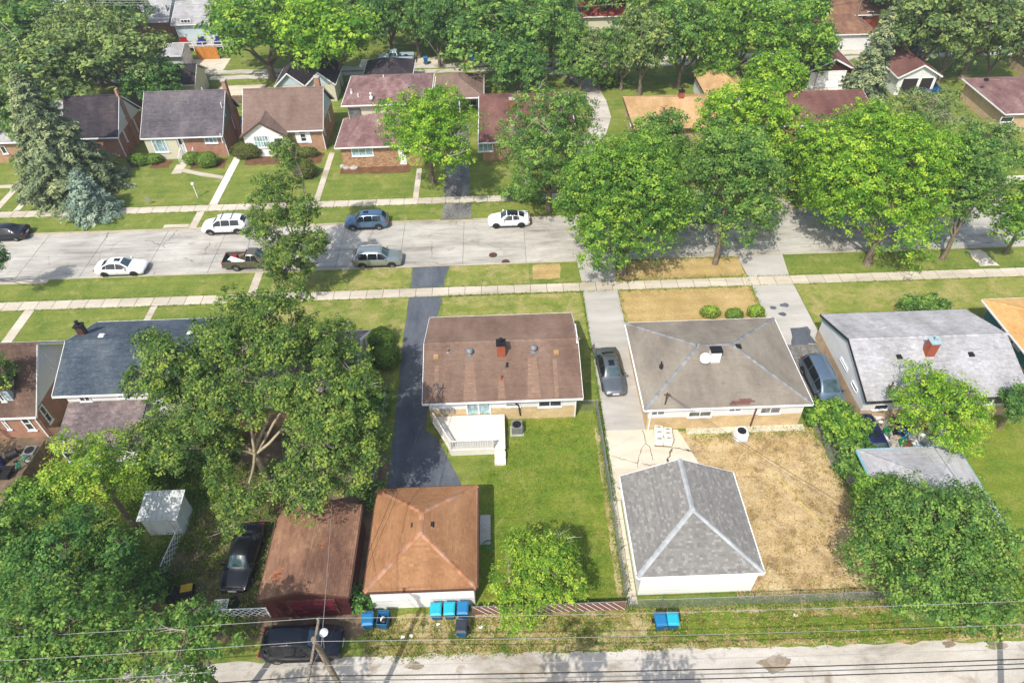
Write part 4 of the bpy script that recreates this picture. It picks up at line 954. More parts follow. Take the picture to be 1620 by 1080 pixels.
h = house('ranch_house', 'long house with faded brown hip roof and dark roof vent beside the willow', 60, 74, 74, 85)
walls(h, 60.6, 74, 75.6, 85, 0, 2.5, M['brick_pale']); roof(h, (60.1, 74.5, 75.2, 85.4), 2.6, (65.2, 80.3, 4.2), (69.4, 80.3, 4.2), M['roof_plum'], tab=(.5, .22), var=.3, seed=24)
winS(h, 75.6, 1585, 186, 1600, 192, fw=.08); p = P(1561, 126, 4.2); roof_vent(h, 'box', p.x, p.y, 4.2)
h = house('detached_garage', 'small brown roofed garage beside the garden with red chairs', 72.2, 79, 89, 95, cat='garage')
walls(h, 72.5, 79, 89.4, 95, 0, 2.4, M['brick_pale']); roof(h, (72.1, 79.4, 89.0, 95.4), 2.5, (75, 92.2, 3.9), (76.5, 92.2, 3.9), M['roof_maroon'], tab=(.5, .22), var=.3, seed=25)

# far garages on the alley
h = house('detached_garage', 'garage with charcoal brown hip roof on the far alley', -18, -11.7, 91.6, 97.2, cat='garage')
walls(h, -17.9, -11.8, 91.8, 97.2, 0, 2.4, M['siding_cream']); roof(h, (-18.2, -11.5, 91.4, 97.55), 2.5, (-15.3, 94.5, 4.0), (-14.4, 94.5, 4.0), M['roof_black'], tab=(.5, .22), seed=26)
for i, (x, lab) in enumerate(((-27.7, 'narrow garage with dark roof and pale gable left of the tree trunk in the yard'), (-23.6, 'narrow garage with dark roof and pale gable right of the tree trunk in the yard'))):
    h = house('detached_garage', lab, x-1.8, x+1.8, 90, 96, cat='garage')
    walls(h, x-1.75, x+1.75, 90.3, 96, 0, 2.4, M['siding_cream']); roof(h, (x-2.0, x+2.0, 89.9, 96.4), 2.5, (x, 89.9, 4.2), (x, 96.4, 4.2), M['roof_black'], tab=(.5, .22), seed=27+i)
    gable_wall(h, 'S', 90.3, x-1.75, x+1.75, x, 2.4, 4.0, M['siding_blue'])
h = house('detached_garage', 'white garage with weathered grey roof across the far alley', -50, -46, 102.5, 107, cat='garage')
walls(h, -50.2, -46.2, 102.4, 106.2, 0, 2.3, M['siding_white']); roof(h, (-50.4, -45.9, 101.9, 106.5), 2.4, (-50.4, 104.2, 3.3), (-45.9, 104.2, 3.3), M['roof_lightgrey'], tab=(.5, .22), seed=30)
gable_wall(h, 'E', -46.2, 102.4, 106.2, 104.2, 2.3, 3.2, M['siding_white']); garage_door(h, 'E', -46.2, 102.9, 105.7, .05, 2.1, 'trim_white')
h = house('detached_garage', 'garage with black roof and cream gable beside the far alley', -45, -40.5, 92.5, 98, cat='garage')
walls(h, -46.2, -41.0, 91.6, 96.6, 0, 2.4, M['siding_cream']); roof(h, (-46.5, -40.7, 91.3, 96.9), 2.5, (-46.5, 94.1, 4.2), (-40.7, 94.1, 4.2), M['roof_black'], tab=(.5, .22), seed=31); gable_wall(h, 'E', -41.0, 91.6, 96.6, 94.1, 2.4, 4.0, M['siding_cream'])
h = house('bungalow', 'white bungalow with grey roof and cluttered back deck across the alley', -50, -40, 113, 123)
walls(h, -50.5, -40.5, 113.4, 122, 0, 2.9, M['siding_blue']); roof(h, (-50.9, -40.1, 113.0, 122.4), 3.0, (-50.9, 117.7, 5.0), (-40.1, 117.7, 5.0), M['roof_lightgrey'], tab=(.6, .25), seed=32)
winS(h, 113.4, 286, 32, 303, 41, mull=(.3, .7), fw=.1); winS(h, 113.4, 273, 32, 277, 40, fw=.08)
dk2 = empty('deck', (-45.5, 111.4, 0), 'grey back deck with clutter behind the white bungalow', 'deck')
for k in range(10): MB().box(-50, -41, 109.6+k*.38, 109.6+k*.38+.36, .6, .66).build('deck_board', M['foundation'], dk2)
MB().box(-50, -41, 109.55, 109.6, 1.4, 1.5).build('handrail', M['trim_white'], dk2); MB().box(-50, -41, 109.55, 109.6, .95, 1.03).build('mid_rail', M['trim_white'], dk2)
for k in range(7): MB().box(-50+k*1.5-.05, -50+k*1.5+.05, 109.52, 109.6, .05, 1.52).build('post', M['trim_white'], dk2)
for i, (x, m, lab) in enumerate(((-49, 'tail_lamp', 'red cushion on the far back deck'), (-46.2, 'cloth_blue', 'dark blue tarpaulin heap on the far back deck'), (-43.5, 'cloth_blue', 'dark blue chair on the far back deck'))):
    if m not in M: M[m] = flat(m, C(40, 48, 120), .8)
    tag(MB().box(x-.6, x+.6, 110.6, 111.6, .664, 1.1).box(x-.5, x+.5, 111.4, 111.6, 1.1, 1.6).build('patio_seat', M[m], origin=(x, 111, .664)), lab, 'seat')
h = house('bungalow', 'brick house gable beside the orange fence across the alley', -62, -52, 114, 124)
walls(h, -61, -52.2, 115, 124, 0, 2.9, M['brick_red']); roof(h, (-61.4, -51.8, 114.6, 124.4), 3.0, (-61.4, 119.5, 5.6), (-51.8, 119.5, 5.6), M['roof_lightgrey'], tab=(.6, .25), seed=33); gable_wall(h, 'E', -52.2, 115, 124, 119.5, 2.9, 5.4, M['siding_blue']); winX(h, 'E', -52.2, 262, 8, 264, 18, fw=.1)
h = house('bungalow', 'house with plain grey roof behind the big willow like trees', -86, -70, 118, 130)
walls(h, -85, -70.5, 119, 130, 0, 2.9, M['siding_cream']); roof(h, (-85.5, -70, 118.5, 130.4), 3.0, (-85.5, 124.4, 5.0), (-70, 124.4, 5.0), M['roof_lightgrey'], tab=(.6, .25), seed=34, var=.3)
h = house('bungalow', 'house with slate black roof at the far corner', -104, -88, 118, 128)
walls(h, -103, -88, 119, 128, 0, 2.9, M['siding_cream']); roof(h, (-103.5, -87.5, 118.5, 128.4), 3.0, (-103.5, 123.4, 4.6), (-87.5, 123.4, 4.6), M['roof_black'], tab=(.6, .25), seed=35)
h = house('bungalow', 'white house with red shingle roof among the far trees', 9, 22, 124, 134)
q = P(918, 27, 2.9); walls(h, q.x+.4, q.x+12, q.y+.4, q.y+10, 0, 2.8, M['siding_cream']); roof(h, (q.x, q.x+12.4, q.y, q.y+10.4), 2.9, (q.x+4, q.y+5.2, 5.2), (q.x+8.4, q.y+5.2, 5.2), M['roof_red'], tab=(.6, .25), seed=36, var=.3)
winS(h, q.y+.4, 919, 31, 925, 37, fw=.1)
h = house('bungalow', 'rust walled house with orange brown roof at the top of the block', 58, 72, 116, 128)
q = P(1316, 25, 2.9); walls(h, q.x+.4, q.x+13, q.y+.4, q.y+10, 0, 2.8, M['siding_rust']); roof(h, (q.x, q.x+13.4, q.y, q.y+10.4), 2.9, (q.x, q.y+5.2, 5.4), (q.x+13.4, q.y+5.2, 5.4), M['roof_redbrown'], tab=(.6, .25), seed=37, var=.3)
gable_wall(h, 'W', q.x+.4, q.y+.4, q.y+10, q.y+5.2, 2.8, 5.2, M['siding_rust']); winS(h, q.y+.4, 1356, 24, 1362, 30, fw=.1); winS(h, q.y+.4, 1373, 19, 1379, 25, fw=.1)
h = house('detached_garage', 'white walled garage with rust brown roof below the rust walled house', 54, 60, 106, 113, cat='garage')
q = P(1350, 54, 2.5); walls(h, q.x-5.5, q.x+3.2, q.y+.3, q.y+6.5, 0, 2.4, M['siding_white']); roof(h, (q.x-5.9, q.x+3.6, q.y, q.y+6.8), 2.5, (q.x-2.5, q.y+3.4, 4.1), (q.x+.2, q.y+3.4, 4.1), M['roof_redbrown'], tab=(.5, .22), seed=38)
for (x, y, w, d, m, lab) in ((40, 124, 11, 9, 'roof_darkgrey', 'grey roofed house screened by the far trees'), (-30, 124, 12, 9, 'roof_maroon', 'maroon roofed house screened by the far left trees'), (-8, 126, 12, 9, 'roof_brown', 'brown roofed house screened by the dark far trees'), (78, 118, 12, 9, 'roof_maroon', 'brown roofed house behind the willow at the far right')):
    h = house('bungalow', lab, x, x+w, y, y+d); walls(h, x+.4, x+w-.4, y+.4, y+d-.4, 0, 2.8, M['siding_cream']); roof(h, (x, x+w, y, y+d), 2.9, (x+d/2, y+d/2, 4.9), (x+w-d/2, y+d/2, 4.9), M[m], tab=(.7, .3), seed=int(x)+60)
    window(h, 'S', y+.4, x+2, x+4, 1.1, 2.2); window(h, 'S', y+.4, x+6, x+8, 1.1, 2.2)

# ------------------------------------------------ near garages
h = house('detached_garage', 'maroon garage with patched red brown gable roof and maroon door', -15, -9.8, 18.6, 24.6, cat='garage')
walls(h, -14.8, -9.85, 18.66, 24.5, 0, 2.42, M['siding_red']); ro = roof(h, (-14.95, -9.7, 18.55, 24.75), 2.5, (-12.4, 18.55, 3.4), (-12.4, 24.75, 3.4), M['roof_redbrown'], trim=M['trim_brown'], var=.5, seed=40)
gable_wall(h, 'S', 18.66, -14.8, -9.85, -12.4, 2.42, 3.28, M['siding_red']); M['door_maroon'] = flat('door_maroon', C(106, 34, 48), .5); garage_door(h, 'S', 18.66, -13.3, -10.7, .03, 2.05, 'door_maroon', 'trim_brown')
zg = lambda x: 2.5+.9*(1-abs(x+12.4)/2.55)
M['roof_patch'] = shingle_mat('shingles_patch', [C(120, 66, 44), C(176, 112, 76)], .4, 2)
mb = MB()
for (x, y, nn) in ((-11.6, 21.6, 7), (-11.2, 22.2, 5), (-14.2, 20.0, 5)):
    for k in range(nn):
        a = x+rng.uniform(-.3, .3); b = y+k*.145-.4; w = rng.uniform(.5, 1.0); s = 1 if x > -12.4 else -1
        mb.add([(a, b, zg(a)+.03), (a+w*.7, b, zg(a+w*.7)+.03), (a+w*.7, b+.13, zg(a+w*.7)+.03), (a, b+.13, zg(a)+.03)], [(0,1,2,3)], rng.random())
mb.build('shingle_patch', M['roof_patch'], ro, kind='stuff')
h = house('detached_garage', 'white garage with rust orange hip roof and two black vents', -8.6, -2.5, 19, 25.6, cat='garage')
walls(h, -8.6, -2.45, 18.95, 25.6, 0, 2.42, M['stucco_white']); roof(h, (-8.83, -2.24, 18.82, 25.88), 2.5, (-5.55, 21.7, 4.0), (-5.55, 23.1, 4.0), M['roof_orange'], M['ridge_orange'], trim=M['trim_brown'], var=.35, seed=41)
for u, v in ((655, 831), (682, 830)): p = P(u, v, 3.65); roof_vent(h, 'box', p.x, p.y, p.z-.02)
garage_door(h, 'N', 25.6, -7.9, -3.2, .03, 2.1, 'trim_white')
structure(MB().box(-2.2, -1.5, 23.0, 25.2, -.05, .05).build('path', M['drive_grey']))
h = house('detached_garage', 'white garage with mixed grey shingle roof and pale ridge caps', 7.5, 14.4, 19.3, 26, cat='garage')
walls(h, 7.5, 14.5, 19.2, 25.9, 0, 2.42, M['stucco_white']); roof(h, (7.22, 14.7, 19.1, 26.2), 2.5, (10.95, 22.5, 4.15), (10.95, 26.2, 4.15), M['roof_grey'], M['ridge_grey'], tab=(.22, .14), pale=.15, seed=42)
gable_wall(h, 'N', 25.9, 7.5, 14.5, 10.95, 2.42, 4.0, M['siding_white']); garage_door(h, 'N', 25.9, 8.6, 13.4, .03, 2.1, 'trim_white')
h = house('detached_garage', 'small garage with pale grey roof half under the dense tree', 23.8, 30.2, 22, 27.4, cat='garage')
walls(h, 23.95, 30.1, 21.6, 27.3, 0, 2.4, M['stucco_white']); roof(h, (23.6, 30.4, 21.2, 27.65), 2.5, (26.7, 24.4, 3.7), (27.3, 24.4, 3.7), M['roof_lightgrey'], trim=M['trim_teal'], var=.3, seed=43)
# small metal shed
h = house('garden_shed', 'small white metal shed under the trees', -24.3, -21.8, 24.5, 26.5, cat='shed')
walls(h, -24.2, -21.9, 24.6, 26.4, 0, 1.95, M['metal_white']); rr = MB()
rr.add([(-24.35,24.45,1.98),(-21.75,24.45,1.98),(-21.75,26.55,2.3),(-24.35,26.55,2.3),(-24.35,24.45,1.93),(-21.75,24.45,1.93),(-21.75,26.55,2.25),(-24.35,26.55,2.25)], [(0,1,2,3),(7,6,5,4),(4,5,1,0),(5,6,2,1),(6,7,3,2),(7,4,0,3)])
rs = rr.build('roof', M['metal_white'], h)
for k in range(8): a = -24.2+k*.35; MB().add([(a,24.45,1.985),(a+.04,24.45,1.985),(a+.04,26.55,2.305),(a,26.55,2.305),(a,24.45,2.01),(a+.04,24.45,2.01),(a+.04,26.55,2.33),(a,26.55,2.33)], [(4,5,6,7),(0,1,5,4),(1,2,6,5),(3,0,4,7)]).build('rib', M['metal_white'], rs)
MB().box(-23.6, -22.4, 24.56, 24.596, .05, 1.8).build('door', M['trim_white'], h)
# ---------------------------------------------------------------- vegetation kit
def rand_dirs(r, n):
    v = r.normal(size=(n, 3)); return v/np.linalg.norm(v, axis=1, keepdims=True)
def leaf_quads(r, cen, nrm, size, tint, aspect=0.62, jit=0.55):
    """rhombic leaves: centre, normal, half length"""
    n = len(cen); nrm = nrm/np.linalg.norm(nrm, axis=1, keepdims=True)
    a = np.cross(nrm, rand_dirs(r, n)); a /= np.linalg.norm(a, axis=1, keepdims=True)+1e-9
    b = np.cross(nrm, a); s = (size*r.uniform(1-jit, 1+jit, n))[:, None]
    V = np.empty((n, 4, 3)); V[:, 0] = cen-a*s; V[:, 2] = cen+a*s
    fold = nrm*s*r.uniform(-.25, .25, n)[:, None]
    V[:, 1] = cen+b*s*aspect+fold; V[:, 3] = cen-b*s*aspect+fold
    return V.reshape(-1, 3), np.clip(tint, 0.002, 0.998)
def crown_mesh(name, lobes, mat, nclump, leaves, leaf, clump_r, seed, shell=0.55, upbias=0.35, asp=0.62):
    """lobes: (x,y,z,rx,ry,rz). clumps of leaves through the outer part of each lobe"""
    r = np.random.default_rng(seed); L_ = np.array(lobes, float)
    vol = (L_[:, 3]*L_[:, 4]+L_[:, 3]*L_[:, 5]+L_[:, 4]*L_[:, 5]); w = vol/vol.sum()
    idx = r.choice(len(L_), nclump, p=w); d = rand_dirs(r, nclump)
    d[:, 2] = np.where((d[:, 2] < -0.3) & (r.random(nclump) < .6), -d[:, 2], d[:, 2])
    rad = (shell**3+(1-shell**3)*r.random(nclump))**(1/3)*np.where(r.random(nclump) < .16, r.uniform(1.0, 1.32, nclump), r.uniform(.8, 1.1, nclump))
    cc = L_[idx, :3]+d*L_[idx, 3:6]*rad[:, None]
    # drop clumps buried deep inside other lobes
    inside = np.zeros(nclump, bool)
    for k in range(len(L_)):
        q = ((cc-L_[k, :3])/L_[k, 3:6]); inside |= ((q**2).sum(1) < .35**2)
    cc = cc[~inside]; d = d[~inside]; nc = len(cc)
    ct = r.normal(.45, .26, nc); cr = clump_r*r.uniform(.6, 1.35, nc)
    m = r.integers(int(leaves*.5), int(leaves*1.5), nc); rep = np.repeat(np.arange(nc), m); n = len(rep)
    o = rand_dirs(r, n)*(r.random(n)**.45)[:, None]*cr[rep][:, None]; o[:, 2] *= .62
    cen = cc[rep]+o
    # flat-ish sprays: leaves face outward and up
    nr = d[rep]*.55+o/ (np.linalg.norm(o, axis=1, keepdims=True)+1e-6)*.35+rand_dirs(r, n)*.6; nr[:, 2] += upbias
    V, t = leaf_quads(r, cen, nr, np.full(n, leaf), ct[rep]+r.normal(0, .14, n), asp)
    return np_mesh(name, V, n, t, mat)
def limb(mb, a, b, r0, r1, r, bend=.12, n=4, sides=6):
    a = Vector(a); b = Vector(b); L0 = (b-a).length; pts = []; rad = []
    side = Vector((r.uniform(-1, 1), r.uniform(-1, 1), r.uniform(.0, .6)))*L0*bend
    for k in range(n+1):
        t = k/n; pts.append(a+(b-a)*t+side*math.sin(math.pi*t)+Vector((r.uniform(-1, 1), r.uniform(-1, 1), r.uniform(-1, 1)))*L0*.02*(0 < k < n)); rad.append(r0+(r1-r0)*t)
    mb.tube(pts, rad, sides, False); return pts
def wood_mesh(lobes, h_fork, tr, seed, twigs=4, base=(0, 0, 0), lean=(0, 0), mains=5):
    r = random.Random(seed); mb = MB(); fork = Vector((base[0]+lean[0], base[1]+lean[1], h_fork)); b = Vector(base)
    # flared root collar then trunk
    mb.tube([b-Vector((0,0,.1)), b+Vector((0,0,.25)), b+(fork-b)*.35+Vector((r.uniform(-.08,.08), 0, 0)), b+(fork-b)*.7, fork], [tr*1.5, tr*1.12, tr, tr*.9, tr*.8], 9, False)
    # a few main limbs, everything else branches off them
    cs = [Vector(l[:3]) for l in lobes]; nm = min(len(cs), mains)
    order = [max(range(len(cs)), key=lambda i: (cs[i]-fork).length)]
    while len(order) < nm: order.append(max((i for i in range(len(cs)) if i not in order), key=lambda i: min((cs[i]-cs[j]).length for j in order)))
    skel = []
    for i in order: skel.append(limb(mb, fork-Vector((0,0,r.uniform(0, .5))), cs[i], tr*.52, tr*.14, r, .12, 6))
    for i, (x, y, z, rx, ry, rz) in enumerate(lobes):
        c = cs[i]
        if i in order: pts = skel[order.index(i)]
        else:
            cand = [p for q in skel for p in q[1:5] if p.z < c.z+1.0] or [fork]
            s0 = min(cand, key=lambda p: (p-c).length); pts = limb(mb, s0, c, tr*.2, tr*.07, r, .12, 5, 5)
        for k in range(twigs):
            dd = Vector((r.gauss(0, 1), r.gauss(0, 1), r.gauss(.3, .8))).normalized(); e = c+Vector((dd.x*rx, dd.y*ry, dd.z*rz))*r.uniform(.7, .98)
            s = pts[r.choice((3, 4, 5))]; q = limb(mb, s, e, min(.06, tr*.14), .01, r, .14, 4, 4)
            for j in range(2):
                s2 = q[r.choice((1, 2, 3))]; limb(mb, s2, s2+Vector((r.gauss(0, 1), r.gauss(0, 1), r.gauss(.3, .6))).normalized()*r.uniform(.5, 1.3)*max(rx, .8)*.5, .025, .006, r, .1, 3, 3)
    return mb
def mesh_of(mb, name, mat, smooth=True):
    me = bpy.data.meshes.new(name); me.from_pydata([tuple(v) for v in mb.v], [], mb.f); me.materials.append(mat)
    if smooth: me.polygons.foreach_set('use_smooth', [True]*len(me.polygons))
    return me
def link_child(name, me, parent):
    o = bpy.data.objects.new(name, me); COL.objects.link(o); o.parent = parent; return o
def lumpy(rx, ry, rz, zc, n, seed, k=0.4, spread=.74):
    """break one ellipsoid crown into uneven lobes"""
    r = random.Random(seed); out = [(0, 0, zc, rx*.62, ry*.62, rz*.62)]
    for i in range(n):
        ph = 2.399963*i+r.uniform(-.4, .4); ct = 1-1.55*(i+.5)/n; st = math.sqrt(max(0, 1-ct*ct)); s = spread*r.uniform(.82, 1.18)
        q = k*r.uniform(.72, 1.3)
        out.append((rx*s*st*math.cos(ph), ry*s*st*math.sin(ph), zc+rz*s*ct, rx*q, ry*q, rz*q*.9))
    return out
def tree(name, label, base, lobes, leafmat, seed, leaf=.13, dens=1.0, clump=.55, per=26, bark='bark', tr=.2, fork=2.0, group=None, twigs=4, lean=(0, 0), cat='tree', shell=.55, dead=0, upbias=.35, asp=.62, mains=5):
    t = empty(name, (base[0], base[1], 0), label, cat, group, 0, True)
    area = sum(4*math.pi*((l[3]*l[4])**1.6/3+(l[3]*l[5])**1.6/3+(l[4]*l[5])**1.6/3)**(1/1.6) for l in lobes)
    leaf *= .7; clump *= .8; per = max(8, int(per*1.0)); nclump = int(area*1.15*dens/(clump*clump*2.2))
    me = crown_mesh('crown', lobes, L[leafmat], nclump, per, leaf, clump, seed, shell, upbias, asp); link_child('crown', me, t)
    wm = wood_mesh(lobes, fork, tr, seed, twigs, (0, 0, 0), lean, mains); link_child('trunk', mesh_of(wm, 'trunk', M[bark]), t)
    if dead:
        r = random.Random(seed+5)
        for i in range(dead):
            mb = MB(); l = r.choice(lobes); c = Vector(l[:3]); dd = Vector((r.gauss(0, 1), r.gauss(0, .7), abs(r.gauss(.6, .5)))).normalized(); e = c+Vector((dd.x*l[3], dd.y*l[4], dd.z*l[5]))*r.uniform(1.0, 1.35)
            q = limb(mb, c, e, .055, .012, r, .1, 4, 4)
            for j in range(4): s2 = q[r.choice((1, 2, 3))]; limb(mb, s2, s2+(dd+Vector((r.gauss(0, .7), r.gauss(0, .7), r.gauss(0, .5)))).normalized()*r.uniform(.5, 1.3), .025, .006, r, .1, 3, 3)
            link_child('dead_branch', mesh_of(mb, 'dead_branch', M['twig_grey']), t)
    return t
def from_px(cu, cv, hw, hh, zc, base=None):
    """crown position and radii in metres from its surveyed outline"""
    c = P(cu, cv, zc); d = depth_of(c); rx = hw*d/1080; a = math.atan2(CAM_H-zc, math.hypot(c.x, c.y))
    rz2 = ((hh*d/1080)**2-(rx*math.sin(a))**2)/math.cos(a)**2; rz = math.sqrt(max(rz2, (.55*rx)**2)); rz = min(rz, 1.7*rx, zc-.4)
    return c, rx, rz
TREES = {}
def ptree(name, label, cu, cv, hw, hh, zc, leafmat, seed, base=None, n=12, ry=1.0, **kw):
    c, rx, rz = from_px(cu, cv, hw, hh, zc); b = P(*base) if base else Vector((c.x, c.y, 0))
    lb = [(x+c.x-b.x, y+c.y-b.y, z, a, bb, cc) for (x, y, z, a, bb, cc) in lumpy(rx*.93, rx*.93*ry, rz*.93, zc, n, seed)]
    kw.setdefault('tr', .09+.035*rx); kw.setdefault('fork', max(1.2, zc-rz*.75))
    return tree(name, label, b, lb, leafmat, seed, **kw)
def conifer(name, label, base, h, r, leafmat, seed, z0=.6, dens=1.0, droop=.25, group=None, needle=.2, cat='tree'):
    t = empty(name, (base[0], base[1], 0), label, cat, group, 0, True); rn = np.random.default_rng(seed); rr = random.Random(seed)
    wood = MB(); wood.tube([(0,0,-.1), (0,0,h*.5), (.05,0,h*.97)], [.06+.022*h, .04+.012*h, .02], 8, False); cen, nrm, tn, dirs = [], [], [], []
    levels = int(h/.42)
    for k in range(levels):
        f = k/levels; z = z0+(h-z0)*f; rad = r*(1-f)**.85*rr.uniform(.82, 1.1)+.12; nb = max(5, int(7+rad*2.4))
        for j in range(nb):
            a = 2*math.pi*(j+rr.random()*.8)/nb; lr = rad*rr.uniform(.65, 1.12); e = Vector((math.cos(a)*lr, math.sin(a)*lr, z-lr*droop+rr.uniform(-.1, .2)))
            s = Vector((0, 0, z)); m = s+(e-s)*.55+Vector((0,0,lr*.1)); wood.tube([s, m, e], [.035, .025, .008], 4, False)
            n = int((14+lr*26)*dens); u = rn.uniform(.25, 1.04, n); side = Vector((-math.sin(a), math.cos(a), 0)); wd = .1+.26*lr*(1.06-u)*1.2+.08
            p = np.array(s)[None]*((1-u)**2)[:, None]+2*np.array(m)[None]*(u*(1-u))[:, None]+np.array(e)[None]*(u**2)[:, None]
            off = rn.uniform(-1, 1, n)*wd; p = p+np.array(side)[None]*off[:, None]; p[:, 2] += rn.normal(0, .07, n)-np.abs(off)*.22
            cen.append(p); q = rn.normal(0, .45, (n, 3)); q[:, 2] += 1.0; q[:, 0] += .5*math.cos(a); q[:, 1] += .5*math.sin(a); nrm.append(q); tn.append(np.full(n, rr.gauss(.45, .18))+rn.normal(0, .12, n))
    cen = np.concatenate(cen); nrm = np.concatenate(nrm); tn = np.concatenate(tn); V, tt = leaf_quads(rn, cen, nrm, np.full(len(cen), needle), tn, .38)
    link_child('crown', np_mesh('crown', V, len(cen), tt, L[leafmat]), t); link_child('trunk', mesh_of(wood, 'trunk', M['bark_dark']), t); return t
def shrub(name, label, base, rx, ry, rz, leafmat, seed, leaf=.06, dens=1.0, clipped=True, group=None, n=None, cat='shrub'):
    t = empty(name, (base[0], base[1], 0), label, cat, group, 0, True); r = np.random.default_rng(seed)
    zc = rz*.8
    if clipped:
        cnt = int(4*math.pi*(rx*ry+rx*rz+ry*rz)/3*dens*1.1/(leaf*leaf*1.3)); d = rand_dirs(r, cnt); d[:, 2] = np.where(d[:, 2] < -.6, -d[:, 2], d[:, 2])
        ph = np.sin(d[:, 0]*5+seed)*np.sin(d[:, 1]*6)*.1; cen = d*np.array([rx, ry, rz])*(r.uniform(.9, 1.03, cnt)+ph)[:, None]; cen[:, 2] += zc; cen[:, 2] = np.maximum(cen[:, 2], .03)
        nr = d*.9+rand_dirs(r, cnt)*.55; blob = np.sin(d[:, 0]*7+1)*np.sin(d[:, 1]*8+2)*np.sin(d[:, 2]*6)*.12
        V, tt = leaf_quads(r, cen, nr, np.full(cnt, leaf), r.normal(.5, .2, cnt)+blob, .6); me = np_mesh('foliage', V, cnt, tt, L[leafmat])
        core = MB(); core.lathe((0, 0, .04), [(rx*.5, 0), (rx*.84, rz*.45), (rx*.86, rz*.9), (rx*.62, rz*1.4), (rx*.15, rz*1.6)], 12)
        core.v = [(x, y*ry/rx, z) for x, y, z in core.v]; link_child('stem', mesh_of(core, 'stem', M['bark_dark']), t)
    else:
        lb = lumpy(rx, ry, rz, zc, n or 7, seed, .5); area = sum(4*math.pi*(l[3]*l[4]+l[3]*l[5]+l[4]*l[5])/3 for l in lb)
        cl = .3; me = crown_mesh('foliage', lb, L[leafmat], int(area*dens/(cl*cl*2.2)), 22, leaf, cl, seed, .4)
        mb = MB(); rr = random.Random(seed)
        for l in lb: limb(mb, (0, 0, 0), l[:3], .035, .01, rr, .1, 3, 4)
        link_child('stem', mesh_of(mb, 'stem', M['bark_dark']), t)
    link_child('foliage', me, t); return t

# ---------------------------------------------------------------- the trees
# big backyard tree, open in the middle with pale limbs showing
def px_lobes(spec, b, rzmax=2.6, k=.46):
    out = []
    for (cu, cv, hw, hh, zc, n, sd) in spec:
        c, rx, rz = from_px(cu, cv, hw, hh, zc); rz = min(rz, rzmax)
        for l in lumpy(rx*.9, rx*.9, rz, zc, n, sd, k): out.append((l[0]+c.x-b.x, l[1]+c.y-b.y, l[2], l[3], l[4], l[5]))
    return out
b = P(430, 775)
big = px_lobes(((262, 588, 76, 72, 8.5, 6, 1), (285, 690, 84, 80, 6.0, 7, 2), (400, 510, 86, 60, 10.5, 7, 3), (345, 560, 72, 62, 9.5, 6, 7), (500, 552, 72, 66, 8.0, 7, 4), (548, 650, 76, 92, 8.5, 8, 5), (508, 738, 88, 70, 6.5, 8, 6), (578, 705, 48, 70, 6.5, 5, 8), (440, 555, 60, 50, 10.0, 5, 9), (345, 650, 62, 60, 8.0, 5, 10), (480, 660, 42, 55, 8.0, 4, 11), (385, 800, 50, 40, 4.6, 5, 12), (345, 745, 40, 36, 5.0, 4, 15), (412, 640, 46, 42, 8.6, 4, 13), (445, 620, 42, 40, 9.6, 4, 14)), b)
tree('backyard_tree', 'huge spreading olive green tree with pale bare limbs beside the asphalt driveway', b, big, 'olive', 101, leaf=.12, dens=.9, clump=.48, per=26, bark='bark_pale', tr=.22, fork=4.6, twigs=2, dead=30, mains=7)
# near left mass
ptree('backyard_tree', 'tall yellow green feathery tree in front of the mauve addition', 150, 748, 70, 75, 6.5, 'yellow', 102, n=12, leaf=.1, clump=.5, dens=.8, bark='bark')
ptree('backyard_tree', 'dense green tree between the wooden fence and the metal shed', 100, 888, 100, 88, 6.0, 'deep', 103, n=14, leaf=.12, clump=.5, dens=.7)
ptree('backyard_tree', 'dark green tree left of the lattice fence and metal shed', 172, 930, 78, 66, 3.2, 'deep', 104, n=12, leaf=.11, clump=.5, dens=.75)
ptree('alley_tree', 'broad green tree overhanging the alley beside the parked black vehicles', 95, 1020, 130, 85, 8.0, 'mid', 105, n=14, leaf=.13, clump=.5, dens=.6, ry=.8)
ptree('alley_tree', 'sparse leafy tree reaching over the alley near the utility pole', 285, 1020, 100, 65, 8.5, 'mid', 106, n=12, leaf=.12, clump=.45, dens=.5, ry=.8, dead=8)
ptree('backyard_tree', 'green tree at the edge beside the privacy fence', 20, 850, 55, 70, 6.5, 'mid', 107, n=9, leaf=.12, clump=.5, dens=.7)
ptree('backyard_tree', 'small green tree against the brick cape wall', 0, 590, 28, 40, 6.0, 'fresh', 108, n=8, leaf=.12, dens=.8)
ptree('street_tree', 'small street tree on the verge opposite the black sedan', -14, 414, 28, 34, 4.6, 'deep', 109, base=(-22, 450), n=8, leaf=.13, dens=.9, fork=1.5)
ptree('garden_tree', 'small bright yellow green tree in the lush back lawn', 848, 900, 84, 66, 3.0, 'yellow', 110, base=(848, 966), n=9, leaf=.085, clump=.34, dens=.95, tr=.1, fork=.7, per=26, dead=4)
ptree('backyard_tree', 'large dense green tree over the small pale grey garage', 1478, 868, 122, 118, 4.8, 'mid', 111, n=20, leaf=.1, clump=.45, dens=.85, tr=.3)
ptree('backyard_tree', 'yellow green shrubby tree growing beside the dense tree and bare yard', 1385, 800, 45, 62, 3.0, 'fresh', 112, n=9, leaf=.1, clump=.42, dens=.9)
ptree('garden_tree', 'bright green tree growing through the junk behind the pale grey house', 1490, 645, 78, 58, 4.2, 'lime', 113, n=13, leaf=.1, clump=.45, dens=.85, base=(1475, 690))
ptree('garden_tree', 'deep green round tree at the corner of the pale grey house', 1612, 635, 26, 42, 3.0, 'deep', 114, n=8, leaf=.1, clump=.4)
